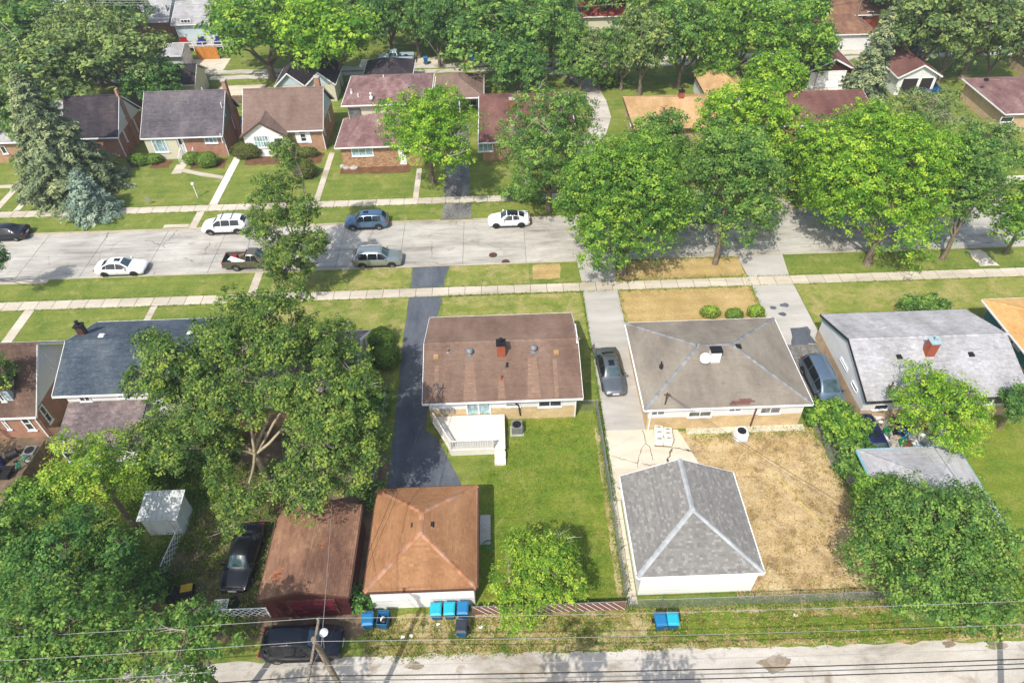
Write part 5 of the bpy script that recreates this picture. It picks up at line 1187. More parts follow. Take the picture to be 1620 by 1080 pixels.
# street trees, near verge
b = P(487, 442)
thin = px_lobes(((448, 236, 24, 20, 11.2, 3, 20), (452, 252, 30, 28, 10.4, 4, 21), (436, 300, 42, 36, 9.0, 5, 22), (474, 345, 38, 32, 7.6, 5, 23), (428, 355, 40, 36, 7.2, 5, 24), (494, 392, 30, 30, 5.4, 4, 25), (448, 398, 44, 36, 5.2, 5, 26), (434, 418, 26, 24, 4.2, 4, 27), (476, 428, 34, 22, 3.0, 4, 28), (445, 440, 26, 20, 2.6, 3, 29)), b, 1.8)
tree('street_tree', 'thin straggly street tree on the verge beside the pickup', b, thin, 'olive', 120, leaf=.11, dens=.85, clump=.42, per=24, bark='bark_pale', tr=.2, fork=3.0, twigs=3, dead=12, mains=6)
ptree('street_tree', 'very large full street tree on the dry verge by the concrete driveway', 985, 318, 112, 132, 6.6, 'fresh', 121, base=(985, 432), n=22, leaf=.14, clump=.6, dens=.8, tr=.35, fork=2.6)
ptree('street_tree', 'full street tree with visible trunk on the dry verge', 1155, 298, 84, 105, 6.8, 'mid', 122, base=(1131, 417), n=16, leaf=.14, clump=.58, dens=.75, tr=.24, fork=3.2)
ptree('street_tree', 'lime green maple overhanging the street opposite the pale grey house', 1385, 282, 120, 142, 7.0, 'lime', 123, base=(1372, 418), n=24, leaf=.14, clump=.6, dens=.85, tr=.35, fork=2.6)
ptree('street_tree', 'darker green street tree between the lime maple and the bare verge patch', 1525, 300, 56, 108, 6.6, 'mid', 124, base=(1490, 410), n=14, leaf=.14, clump=.55, dens=.7, tr=.22, fork=3.0)
ptree('street_tree', 'street tree beyond the bare verge patch near the teal house', 1612, 345, 42, 70, 6.2, 'fresh', 125, base=(1590, 400), n=10, leaf=.14, clump=.55, dens=.75)
# trees on the near side of the alley, behind the viewer: their shade lies on the alley and the left yards
for i, (x, y, h, r, lm, lab) in enumerate(((-15.5, 7.0, 14.5, 2.9, 'mid', 'leafy tree across the alley from the black SUV'), (-1.3, 7.0, 14.2, 1.6, 'mid', 'narrow tree across the alley from the garden tree'), (4.4, 6.3, 12.5, 2.3, 'mid', 'round tree across the alley from the pair of bins'), (-27, 6.8, 11.5, 4.2, 'deep', 'tall tree across the alley from the broad alley tree'), (-35.5, 8.5, 11.5, 4.2, 'deep', 'tall tree across the alley near the old pole'), (-43.0, 27.5, 11.0, 3.6, 'mid', 'yard tree shading the cluttered yard of the brick cape'))):
    tree('alley_tree', lab, (x, y, 0), lumpy(r, r, r*1.25, h-r*1.2, 10, 170+i), lm, 170+i, leaf=.22, clump=.6, dens=.3, per=12, tr=.2, fork=2.5, twigs=2)
# far verge and front yards
ptree('front_yard_tree', 'bright green leafy tree with bare tips before the split level house', 682, 212, 82, 78, 7.5, 'lime', 130, base=(685, 290), n=14, leaf=.15, clump=.62, dens=.62, tr=.25, fork=3.0, dead=18)
ptree('front_yard_tree', 'grey green tree with bare branches before the low brown roofed house', 868, 240, 92, 100, 7.0, 'mid', 131, base=(868, 333), n=14, leaf=.14, clump=.6, dens=.6, tr=.3, fork=2.8, dead=44)
ptree('front_yard_tree', 'bright lime tree on the far verge behind the street trees', 1180, 205, 82, 78, 8.0, 'lime', 132, n=13, leaf=.16, clump=.65, dens=.7, base=(1190, 312))
ptree('front_yard_tree', 'mid green tree in front of the tan hip roofed ranch', 1045, 228, 58, 55, 6.0, 'mid', 133, n=11, leaf=.16, clump=.65, dens=.7)
ptree('front_yard_tree', 'leafy sage tree with pale dead limbs behind the lime maple', 1462, 190, 66, 52, 6.0, 'sage', 134, n=10, leaf=.14, clump=.55, dens=.4, dead=30)
ptree('front_yard_tree', 'feathery grey green tree before the faded brown roof', 1566, 236, 58, 44, 5.2, 'mid', 135, n=12, leaf=.15, clump=.6, dens=.5, dead=8)
ptree('front_yard_tree', 'deep green round tree on the far verge between the street trees', 1265, 250, 45, 52, 4.5, 'mid', 136, n=9, leaf=.16, clump=.6, dens=.75)
conifer('spruce_tree', 'big dark spruce standing before the charcoal roofed house', P(118, 298), 13.5, 6.2, 'spruce', 140, .5, 1.2)
conifer('spruce_tree', 'small blue spruce beside the far sidewalk', P(153, 340), 5.6, 3.0, 'blue', 141, .3, 1.7, .05, needle=.13)
conifer('spruce_tree', 'tall grey green conifer beside the maroon garage', P(1355, 178), 13.0, 3.6, 'spruce', 142, .6, .8)
# trees behind the far houses, back to the top of the block
FAR = [
 (655, 18, 45, 42, 9.0, 'mid', 'dense tree above the pale pickup'), (742, 12, 58, 42, 9.0, 'mid', 'green tree above the blue alley bins'), (988, 78, 40, 42, 7.5, 'mid', 'green tree left of the dark gazebo'), (1125, 62, 48, 48, 8.5, 'fresh', 'fresh green tree between the thick trunked tree and tan garage'), (1135, 108, 36, 26, 4.5, 'fresh', 'small fresh tree behind the tan garage'), (902, 70, 36, 40, 7.5, 'mid', 'green tree over the top of the gravel drive'), (1512, 62, 42, 32, 8.0, 'sage', 'grey green tree between the two great willows'), (1590, 62, 38, 32, 8.0, 'sage', 'grey green tree right of the red chairs'),  (30, 20, 62, 44, 8.5, 'sage', 'grey green tree before the slate black roof'), (130, 62, 66, 48, 9.0, 'sage', 'feathery tree between the two wide feathery trees'),  (960, -25, 50, 26, 9.0, 'mid', 'green tree behind the red roof'),
 (75, 120, 105, 70, 9.0, 'sage', 'wide feathery grey green tree above the big spruce'), (185, 90, 85, 70, 9.0, 'sage', 'wide feathery tree left of the white alley garage'),
 (60, 55, 90, 50, 9.0, 'mid', 'broad green tree behind the feathery trees'), (170, 16, 58, 40, 9.0, 'mid', 'mid green tree before the far brick house'),
 (242, 134, 46, 38, 5.6, 'deep', 'dark green tree right behind the charcoal roofed house'), (410, 45, 88, 72, 9.5, 'fresh', 'large bright green tree above the narrow dark garages'),
 (520, 60, 82, 78, 9.5, 'lime', 'large lime green tree beside the charcoal garage'), (612, 22, 48, 40, 8.0, 'deep', 'dark shaded tree behind the pale pickup'),
 (690, 40, 40, 46, 8.0, 'deep', 'dark shaded tree across the alley from the carport'), (790, 50, 92, 62, 9.5, 'mid', 'very large green tree behind the brown carport'),
 (825, 108, 50, 56, 6.5, 'deep', 'rounded deep green tree beside the gravel drive'), (872, 30, 52, 52, 9.0, 'mid', 'green tree behind the gravel drive bend'),
 (950, 88, 44, 34, 6.0, 'sage', 'airy sage tree before the red roofed house'), (1020, 72, 52, 72, 9.0, 'sage', 'tall airy tree on the lawn beyond the tan roofed ranch'),
 (1085, 55, 58, 62, 9.5, 'mid', 'tall green tree with thick trunk beyond the tan garage'), (1180, 45, 62, 58, 9.0, 'fresh', 'bright green tree above the tan garage'),
 (1255, 60, 68, 62, 9.0, 'fresh', 'bright tree left of the maroon garage'), (1225, 120, 50, 42, 6.0, 'lime', 'lime tree between the tan garage and maroon roof'),
 (1298, 66, 30, 26, 5.0, 'mid', 'green tree below the rust roofed garage'), (1470, 40, 75, 58, 10.0, 'sage', 'great grey green willow beside the white gable garage'),
 (1560, 35, 78, 52, 10.0, 'sage', 'great grey green willow over the garden with red chairs'), (1440, 60, 35, 35, 5.5, 'deep', 'dark tree behind the trampoline net'),
 (362, 22, 34, 34, 7.0, 'fresh', 'green tree right of the white bungalow deck'), (700, -10, 80, 40, 9.0, 'fresh', 'fresh tree at the far end above the alley wires'),
 (560, -15, 70, 35, 9.0, 'mid', 'green tree beyond the bright alley trees'), (860, -20, 70, 32, 9.0, 'mid', 'green tree left of the red roof'), (1050, -12, 70, 32, 9.0, 'fresh', 'fresh green tree right of the red roof'),
 (1150, -5, 60, 32, 9.0, 'sage', 'grey green tree before the screened grey roof'), (1250, -15, 70, 36, 9.0, 'mid', 'green tree left of the rust walled house'), (1440, -20, 70, 34, 9.0, 'sage', 'grey green tree right of the rust walled house'),
 (400, -25, 70, 36, 9.0, 'fresh', 'fresh green tree right of the grey bungalow roof'),  (20, 190, 42, 36, 5.5, 'mid', 'green tree left of the big spruce'),
   (920, 100, 40, 34, 5.0, 'mid', 'green tree inside the bend of the gravel drive'), (1032, 20, 40, 40, 7.5, 'fresh', 'bright tree right of the red roofed house'),
]
PROTO = {}
def far_meshes(lm, k):
    if (lm, k) not in PROTO:
        sd = 500+len(PROTO); lb = lumpy(4.4, 4.4, 3.9, 5.6, 13, sd); area = sum(4*math.pi*(l[3]*l[4]+l[3]*l[5]+l[4]*l[5])/3 for l in lb)
        me = crown_mesh('crown', lb, L[lm], int(area*.85/(.55*.55*2.2)), 17, .155, .55, sd); PROTO[(lm, k)] = (me, mesh_of(wood_mesh(lb, 1.9, .3, sd, 3), 'trunk', M['bark']))
    return PROTO[(lm, k)]
for i, (cu, cv, hw, hh, zc, lm, lab) in enumerate(FAR):
    zc *= .74; c, rx, rz = from_px(cu, cv, hw, hh, zc); me, wd = far_meshes(lm, i % 2)
    t = empty('backyard_tree', (c.x, c.y, 0), lab, 'tree', None, rng.uniform(0, 6.28), True)
    for nm, m in (('crown', me), ('trunk', wd)):
        o = link_child(nm, m, t); o.scale = (rx/4.4*.94, rx/4.4*.94, zc/5.6)
    if lm == 'sage':
        r = random.Random(i)
        for j in range(4):
            mb = MB(); a = r.uniform(0, 6.28); dd = Vector((math.cos(a)*.7, math.sin(a)*.7, r.uniform(.3, .9))).normalized(); s0 = Vector((0, 0, zc)); q = limb(mb, s0+dd*rx*.5, s0+dd*rx*1.15, .06, .012, r, .1, 4, 4)
            for w in range(4): s2 = q[r.choice((1, 2, 3))]; limb(mb, s2, s2+(dd+Vector((r.gauss(0, .7), r.gauss(0, .7), r.gauss(0, .5)))).normalized()*r.uniform(.5, 1.3), .025, .006, r, .1, 3, 3)
            link_child('dead_branch', mesh_of(mb, 'dead_branch', M['twig_grey']), t)

# ---------------------------------------------------------------- shrubs
for i, (u, v, rx, ry, rz, lm, lab) in enumerate((
 (605, 545, 1.15, 1.15, .85, 'hedge', 'clipped bright green shrub nearer the street beside the asphalt driveway'), (612, 573, 1.3, 1.25, .95, 'hedge', 'clipped green shrub right behind the mauve roofed house'),
 (1122, 500, .9, .6, .6, 'yellow', 'pale green bush at the grey hip house farther from the oil stains'), (1160, 503, .8, .6, .55, 'hedge', 'low green bush between two pale bushes at the grey hip house'), (1194, 499, .8, .6, .6, 'yellow', 'pale green bush at the grey hip house beside the oil stained driveway'),
 (395, 247, 2.0, 1.3, 1.0, 'boxwood', 'wide clipped dark bush before the white entrance gable'), (484, 279, 1.35, 1.3, 1.15, 'boxwood', 'round clipped dark bush on the lawn before the brick cape'),
 (486, 247, 1.5, .7, .6, 'boxwood', 'low clipped bush under the shuttered window'), (221, 260, 1.3, .9, .7, 'hedge', 'bright bush at the corner of the cream bay wall'), (245, 257, 1.1, .8, .6, 'hedge', 'bright bush under the cream picture window'),
 (306, 258, 1.0, .9, .75, 'hedge', 'bright bush right of the front steps'), (331, 262, 1.3, 1.1, .9, 'hedge', 'bright bush beside the pale new walk'), (563, 258, .65, .5, .45, 'boxwood', 'square clipped bush before the split level, first from the walk'), (578, 258, .65, .5, .45, 'boxwood', 'square clipped bush before the split level, middle of three'), (593, 257, .65, .5, .45, 'boxwood', 'square clipped bush before the split level, beside its door path'))):
    p = P(u, v); shrub('clipped_shrub', lab, p, rx, ry, rz, lm, 300+i, leaf=.07 if v < 480 else .055)
for i, (u, v, rx, ry, rz, lm, lab) in enumerate((
 (1450, 495, 2.0, 1.1, 1.1, 'mid', 'loose flowering bush in front of the pale grey roofed house'), (1478, 498, 1.5, 1.0, .8, 'deep', 'dark loose bush right of the flowering bush'), (572, 958, .8, .7, .9, 'deep', 'dark self seeded bush between the maroon and orange garages'),
 (1305, 672, 1.5, 1.6, 1.2, 'fresh', 'vine covered bush between the grey hip house and the parked blue car'), (1335, 700, 1.7, 1.6, 1.3, 'fresh', 'vine covered bush beside the navy van'), (1350, 745, 1.6, 1.5, 1.2, 'mid', 'vine bush along the yard edge by the small grey garage'),
 (240, 760, 1.6, 1.3, .9, 'weed', 'low leafy bush at the corner of the mauve addition'), (300, 735, 1.6, 1.5, 1.1, 'mid', 'understory bush below the huge backyard tree'), (600, 640, .9, 1.4, .7, 'mid', 'narrow bush along the driveway edge'), (590, 790, .8, 1.2, .7, 'mid', 'bush behind the orange garage by the driveway'),
 (1500, 965, 2.6, 1.0, 1.1, 'weed', 'weedy bushes under the dense tree along the alley'), (1590, 950, 1.8, 1.0, 1.0, 'weed', 'bright weedy bush on the alley edge'), (70, 800, 2.0, 1.6, 1.2, 'fresh', 'bush along the wooden privacy fence'), (238, 935, 1.5, 1.1, .9, 'deep', 'dark bush at the end of the lattice fence'),
 (830, 320, 2.2, 1.2, 1.4, 'mid', 'green bushes at the foot of the grey green tree'), (1245, 292, 2.4, 1.3, 1.4, 'mid', 'green hedge bush behind the far sidewalk'), (40, 262, 1.4, 1.0, .8, 'mid', 'bush beside the brick house behind the spruce'), (965, 140, 2.5, 1.3, 1.2, 'weed', 'wild bushes along the far lawn'), (1290, 220, .6, .6, 1.6, 'boxwood', 'narrow upright evergreen at the maroon roofed house'), (1273, 218, .6, .6, 1.4, 'boxwood', 'second narrow upright evergreen at the maroon roofed house'), (310, 132, 1.8, 1.2, .8, 'weed', 'weedy bush beside the far pad'))):
    p = P(u, v); shrub('bush', lab, p, rx, ry, rz, lm, 340+i, leaf=.09, clipped=False, dens=.9, cat='bush')

# weeds and tufts along edges: uncountable ground cover
def tufts(name, label, pts_fn, n, seed, mat, h=(.08, .3), sp=.12, per=9, leaf=.06):
    r = np.random.default_rng(seed); base = pts_fn(r, n); m = r.integers(int(per*.5), int(per*1.6), n); rep = np.repeat(np.arange(n), m); k = len(rep)
    hh = r.uniform(h[0], h[1], n)
    cen = base[rep]+np.stack([r.normal(0, sp, k), r.normal(0, sp, k), r.random(k)*hh[rep]], 1); nr = rand_dirs(r, k); nr[:, 2] += .5
    V, t = leaf_quads(r, cen, nr, np.full(k, leaf), r.normal(.5, .18, n)[rep]+r.normal(0, .12, k), .4)
    o = bpy.data.objects.new(name, np_mesh(name, V, k, t, L[mat])); COL.objects.link(o); o['kind'] = 'stuff'; o['label'] = label; return o
def area_fn(x0, x1, y0, y1, clump=.6):
    def f(r, n):
        p = np.stack([r.uniform(x0, x1, n), r.uniform(y0, y1, n), np.zeros(n)], 1)
        nz = np.sin(p[:, 0]*clump*1.7+1)*np.sin(p[:, 1]*clump*2.9)+r.normal(0, .5, n); return p[nz > -.1] if False else np.where((nz > -.05)[:, None], p, p[::-1])
    return f
def line_fn(pts, w):
    def f(r, n):
        a = np.array(pts, float); seg = np.linalg.norm(a[1:]-a[:-1], axis=1); i = r.choice(len(seg), n, p=seg/seg.sum()); t = r.random(n)[:, None]
        q = a[i]+(a[i+1]-a[i])*t+r.normal(0, w, (n, 2)); return np.concatenate([q, np.zeros((n, 1))], 1)
    return f
L['straw'] = leaf_mat('leaves_straw', C(150, 125, 70), C(186, 160, 100), C(210, 188, 130), .2)
tufts('weeds', 'weeds growing along the alley edge', area_fn(-9, 30, 15.9, 18.1), 2000, 1, 'weed', (.05, .2))
tufts('dry_grass_tufts', 'dry grass tufts along the alley edge', area_fn(-9, 30, 15.8, 18.4), 1400, 2, 'straw', (.03, .12))
tufts('weeds', 'weeds under the trees by the metal shed', area_fn(-33, -15.5, 17.5, 30), 3600, 3, 'weed', (.1, .5), .2, 10, .08)
tufts('weeds', 'weeds along the chain link fences', line_fn([(6.8, 34), (6.75, 18.4), (22, 18.3)], .12), 900, 4, 'weed', (.08, .35))
tufts('dry_grass_tufts', 'dead grass tufts over the bare yard', area_fn(13.8, 22.8, 18.8, 31.2), 3000, 5, 'straw', (.03, .1), .1, 8, .05)
tufts('grass_tufts', 'grass tufts along the driveway and sidewalk edges', line_fn([(7.1, 26), (7.12, 48.3), (-5.6, 48.3)], .06), 900, 6, 'weed', (.04, .12), .06, 7, .045)
tufts('grass_tufts', 'long grass blades over the lush back lawn', area_fn(-2.1, 6.3, 18.8, 33.2), 5200, 7, 'weed', (.02, .07), .12, 7, .045)
tufts('grass_tufts', 'grass blades along the far sidewalk edges', line_fn([(-60, 63.9), (60, 63.9), (60, 65.25), (-60, 65.25)], .05), 2500, 8, 'weed', (.04, .1), .06, 6, .05)
tufts('grass_tufts', 'grass blades along the near sidewalk edges', line_fn([(-50, 48.3), (50, 48.3), (50, 49.65), (-50, 49.65)], .05), 2500, 9, 'weed', (.04, .1), .06, 6, .045)
tufts('grass_tufts', 'green tufts creeping over the edges of the bare yard', line_fn([(13.3, 31.4), (22.7, 31.4), (23.1, 26), (23.1, 18.6), (13.6, 18.6), (14.6, 19)], .35), 1500, 12, 'weed', (.04, .16), .12, 8, .05)
tufts('dry_grass_tufts', 'straw tufts along the edges of the dry front lawns', line_fn([(10.5, 41.5), (10.5, 48.2), (22.7, 48.2), (22.7, 43), (22.7, 49.8), (10.6, 49.8), (11, 52.7), (22.6, 52.7)], .12), 1300, 13, 'weed', (.03, .1), .08, 6, .045)
tufts('weeds', 'leafy ground cover below the huge backyard tree', area_fn(-28, -20, 26, 33), 1500, 10, 'weed', (.1, .45), .2, 10, .08)
# ---------------------------------------------------------------- vehicles (local: +x forward, z up)
PROF = {  # per station: fraction along (0 front), top z, belt z, half-width factor, top half-width factor, underside z
 'sedan': [(0,.52,.50,.74,.60,.36),(.025,.66,.60,.90,.72,.22),(.10,.76,.71,.98,.78,.2),(.20,.86,.80,1,.80,.2),(.285,.94,.88,1,.80,.2),(.36,1.2,.91,1,.70,.2),(.43,1.41,.92,1,.62,.2),(.52,1.45,.93,1,.61,.2),(.63,1.44,.94,1,.60,.2),(.71,1.36,.95,1,.60,.2),(.80,1.14,.97,1,.68,.2),(.86,1.06,.98,.99,.76,.2),(.95,1.04,.96,.95,.74,.24),(.985,.95,.88,.88,.70,.3),(1,.72,.70,.78,.64,.38)],
 'coupe': [(0,.5,.48,.74,.60,.34),(.025,.64,.58,.90,.72,.2),(.10,.74,.69,.98,.78,.18),(.22,.85,.79,1,.80,.18),(.30,.92,.86,1,.80,.18),(.38,1.18,.9,1,.68,.18),(.45,1.32,.92,1,.60,.18),(.54,1.36,.93,1,.59,.18),(.63,1.34,.95,1,.58,.18),(.72,1.25,.97,1,.60,.18),(.82,1.1,.98,1,.68,.18),(.89,1.02,.97,.98,.74,.2),(.96,.99,.93,.93,.74,.24),(1,.7,.68,.78,.64,.36)],
 'suv': [(0,.62,.60,.78,.64,.4),(.02,.84,.78,.91,.74,.28),(.09,.95,.88,.98,.80,.25),(.19,1.02,.95,1,.82,.25),(.255,1.1,1.02,1,.82,.25),(.32,1.36,1.04,1,.73,.25),(.385,1.6,1.05,1,.66,.25),(.46,1.67,1.06,1,.65,.25),(.6,1.69,1.07,1,.65,.25),(.76,1.68,1.08,1,.64,.25),(.87,1.62,1.1,1,.63,.25),(.935,1.36,1.1,.98,.68,.27),(.975,1.06,1.0,.93,.74,.32),(1,.8,.78,.82,.68,.42)],
 'van': [(0,.6,.58,.8,.66,.38),(.02,.82,.76,.92,.76,.25),(.08,.94,.86,.98,.82,.22),(.17,1.06,.98,1,.82,.22),(.27,1.42,1.02,1,.76,.22),(.37,1.68,1.04,1,.70,.22),(.46,1.74,1.05,1,.69,.22),(.6,1.75,1.06,1,.69,.22),(.78,1.74,1.07,1,.68,.22),(.92,1.68,1.08,1,.67,.22),(.965,1.4,1.06,.98,.7,.25),(.99,1.06,1.0,.95,.76,.3),(1,.8,.78,.86,.7,.4)],
}
GLASS = {'sedan': ((4, 6), (9, 11), ((.32, .52), (.53, .715), (.722, .80))), 'coupe': ((4, 6), (9, 11), ((.35, .58), (.6, .76))),
         'suv': ((4, 6), (10, 12), ((.285, .465), (.475, .66), (.67, .9))), 'van': ((3, 5), (9, 11), ((.2, .41), (.42, .67), (.68, .95)))}
def half_section(st, W):
    f, t, b, wf, tf, zb = st; w = W/2*wf; tw = W/2*tf
    return [(0, zb), (w*.86, zb), (w*.97, zb+.12), (w, (zb+b)*.5+.04), (w*.995, b-.1), (w*.965, b), (max(tw, w*.5)+.0, max(b+.005, t-.055)), (tw*.86, t-.012), (tw*.45, t+.012), (0, t+.018)]
def interp_station(pr, f):
    for a, b in zip(pr, pr[1:]):
        if a[0] <= f <= b[0]:
            t = (f-a[0])/(b[0]-a[0]); return tuple(x+(y-x)*t for x, y in zip(a, b))
    return pr[-1]
def wheel_parts(e, positions, R, wd, rimmat):
    ty = MB(); n = 18
    prof = [(-wd/2, R*.86), (-wd/2+.03, R*.98), (-wd/4, R), (wd/4, R), (wd/2-.03, R*.98), (wd/2, R*.86), (wd/2, R*.66)]
    def spin(mb, prof):
        b = len(mb.v)
        for y, r in prof:
            for k in range(n): a = 2*math.pi*k/n; mb.v.append((r*math.cos(a), y, r*math.sin(a)))
        for i in range(len(prof)-1):
            for k in range(n): p = b+i*n+k; q = b+i*n+(k+1) % n; mb.f.append((p, q, q+n, p+n)); mb.t.append(.5)
    spin(ty, prof); rm = MB(); spin(rm, [(wd/2-.02, R*.68), (wd/2-.035, R*.6)])
    for k in range(5):
        a = 2*math.pi*k/5; c, s = math.cos(a), math.sin(a); w = .055
        pts = [(c*R*.1-s*w, s*R*.1+c*w), (c*R*.64-s*w*.8, s*R*.64+c*w*.8), (c*R*.64+s*w*.8, s*R*.64-c*w*.8), (c*R*.1+s*w, s*R*.1-c*w)]
        rm.add([(x, wd/2-.012, z) for x, z in pts]+[(x, wd/2-.06, z) for x, z in pts], [(0,1,2,3),(0,4,5,1),(2,6,7,3)])
    spin(rm, [(wd/2-.008, R*.16), (wd/2-.006, .01)])
    dk = MB(); spin(dk, [(wd/2-.07, R*.66), (wd/2-.075, .01)])
    m1, m2, m3 = mesh_of(ty, 'tyre', M['tyre']), mesh_of(rm, 'rim', M[rimmat], False), mesh_of(dk, 'hub', M['black_metal'])
    for (x, y, s) in positions:
        w = link_child('wheel', m1, e); w.location = (x, y, R)
        if s < 0: w.rotation_euler = (0, 0, math.pi)
        link_child('rim', m2, w); link_child('brake_disc', m3, w)
def strip(mb, rows, flip=False):
    """grid patch from rows of points"""
    b = len(mb.v); m = len(rows[0])
    for r in rows: mb.v.extend([tuple(p) for p in r])
    for i in range(len(rows)-1):
        for j in range(m-1):
            q = (b+i*m+j, b+i*m+j+1, b+(i+1)*m+j+1, b+(i+1)*m+j); mb.f.append(q[::-1] if flip else q); mb.t.append(.5)
def vehicle(name, label, cat, loc, heading, kind, Ln, W, Hs, col, metal=0.0, rim='rim_silver', sunroof=False, rails=False, roofmat=None, grp=None, zbase=None, rackc=None):
    z0 = 0.0 if zbase is None else zbase
    e = empty(name, (loc[0], loc[1], z0), label, cat, grp, heading, True)
    pm = paint('paint_'+str(len(bpy.data.materials)), col, metal)
    pr = [(f, t*Hs, b*Hs, wf, tf, zb) for f, t, b, wf, tf, zb in PROF[kind]]; body = MB(); rows = []
    dense = []
    for a, b in zip(pr, pr[1:]):
        dense.append(a)
        if b[0]-a[0] > .06: dense.append(tuple((x+y)/2 for x, y in zip(a, b)))
    dense.append(pr[-1])
    for st in dense:
        hs = half_section(st, W); x = Ln/2-st[0]*Ln
        ring = [(x, -y, z) for y, z in hs]+[(x, y, z) for y, z in hs[-2:0:-1]]; rows.append(ring)
    m = len(rows[0]); 
    for r in rows: body.v.extend(r)
    for i in range(len(rows)-1):
        for j in range(m): a = i*m+j; b = i*m+(j+1) % m; body.f.append((a, b, b+m, a+m)); body.t.append(.5)
    body.f.append(tuple(range(m))[::-1]); body.t.append(.5); body.f.append(tuple((len(rows)-1)*m+k for k in range(m))); body.t.append(.5)
    bo = body.build('body', pm, e, smooth=True)
    md = bo.modifiers.new('es', 'EDGE_SPLIT'); md.split_angle = math.radians(48)
    (c0, c1), (r0, r1), sides = GLASS[kind]
    def topline(f, s, lift=.014):
        st = interp_station(pr, f); hs = half_section(st, W); x = Ln/2-f*Ln
        pts = [hs[6], hs[7], hs[8], hs[9]]; out = [(x, -y*s, z+lift) for y, z in pts]+[(x, y*s, z+lift) for y, z in pts[-2::-1]]; return out
    def pane(f0, f1, nm, mat, s=.9, n=5):
        g = MB(); strip(g, [topline(f0+(f1-f0)*k/n, s) for k in range(n+1)]); o = g.build(nm, M[mat], e, smooth=True); return o
    fa, fb = pr[c0][0], pr[c1][0]; pane(fa+(fb-fa)*.06, fb-(fb-fa)*.06, 'windscreen', 'windscreen')
    fa, fb = pr[r0][0], pr[r1][0]; pane(fa+(fb-fa)*.12, fb-(fb-fa)*.16, 'rear_window', 'car_glass', .86)
    for (fa, fb) in sides:
        for sg in (-1, 1):
            g = MB(); rr = []
            for k in range(5):
                f = fa+(fb-fa)*k/4; st = interp_station(pr, f); hs = half_section(st, W); (y0, zz0), (y1, zz1) = hs[5], hs[6]; x = Ln/2-f*Ln
                rr.append([(x, sg*(y0+(y1-y0)*t+.012), zz0+(zz1-zz0)*t+.004) for t in (.03, .5, .97)])
            strip(g, rr); g.build('side_window', M['car_glass'], e)
    if sunroof: pane(.455, .575, 'sunroof', 'car_glass', .62, 3)
    if roofmat: pane(pr[c1][0]+.01, pr[r0][0]-.005, 'roof_panel', roofmat, .97, 5)
    for sg in (-1, 1):
        x = Ln/2
        st = interp_station(pr, .05); hs = half_section(st, W); y, z = hs[5]
        MB().add([(x-.03*Ln, sg*(y-.34), z-.1), (x-.012*Ln, sg*(y-.38), z-.13), (x-.055*Ln, sg*(y+.035), z-.1), (x-.11*Ln, sg*(y+.045), z-.03), (x-.06*Ln, sg*(y-.3), z+.02), (x-.11*Ln, sg*(y-.02), z+.03)], [(0,1,2,3),(0,4,5,3),(1,4,0),(1,2,3,5,4)]).build('headlight', M['head_lamp'], e)
        st = interp_station(pr, .965); hs = half_section(st, W); y, z = hs[5]; xr = -Ln/2
        MB().box(xr+.012*Ln, xr+.07*Ln, min(sg*(y-.3), sg*(y+.03)), max(sg*(y-.3), sg*(y+.03)), z-.16, z-.02).build('taillight', M['tail_lamp'], e)
        f = sides[0][0]; st = interp_station(pr, f+.02); hs = half_section(st, W); y, z = hs[5]; xm = x-(f+.02)*Ln
        MB().box(xm-.06, xm+.07, min(sg*(y+.02), sg*(y+.2)), max(sg*(y+.02), sg*(y+.2)), z+.01, z+.16).build('mirror', pm, e)
        for (fa, fb) in sides[:2]:
            st = interp_station(pr, fb-.02); y, z = half_section(st, W)[4]; xh = x-(fb-.03)*Ln; MB().box(xh-.09, xh+.09, min(sg*(y+.002), sg*(y+.035)), max(sg*(y+.002), sg*(y+.035)), z-.02, z+.02).build('door_handle', pm, e)
            xs = x-(fb+.007)*Ln; st = interp_station(pr, fb+.007); hs = half_section(st, W); MB().box(xs-.006, xs+.006, min(sg*hs[3][0], sg*(hs[3][0]+.006)), max(sg*hs[3][0], sg*(hs[3][0]+.006)), .32, hs[4][1]).build('door_seam', M['black_plastic'], e)
        if rails:
            pts = [(x-f*Ln, sg*(half_section(interp_station(pr, f), W)[6][0]-.03), interp_station(pr, f)[1]+(.06 if .42 < f < .83 else -.0)) for f in (.4, .44, .6, .8, .85)]
            MB().tube(pts, .022, 6).build('roof_rail', M['black_metal'] if rails == 'black' else M['steel'], e)
        MB().box(-Ln*.27, Ln*.27, min(sg*W*.46, sg*W*.502), max(sg*W*.46, sg*W*.502), .19, .3).build('sill_trim', M['black_plastic'], e)
    gx = Ln/2-.022*Ln; zg = pr[1][2]
    MB().box(gx-.05, gx+.055, -W*.27, W*.27, zg-.26, zg-.1).build('grille', M['black_plastic'], e); MB().box(gx-.05, gx+.06, -W*.36, W*.36, .27, .42).build('lower_grille', M['black_plastic'], e)
    MB().box(Ln/2-.02, Ln/2+.012, -.26, .26, .44, .58).build('licence_plate', M['plate'], e); MB().box(-Ln/2-.012, -Ln/2+.02, -.26, .26, .6, .74).build('licence_plate', M['plate'], e)
    R = .33 if kind in ('sedan', 'coupe') else .37; xf, xr = Ln/2-.195*Ln, Ln/2-.79*Ln
    wheel_parts(e, [(x, sg*(W/2-.1), sg) for x in (xf, xr) for sg in (1, -1)], R, .24, rim)
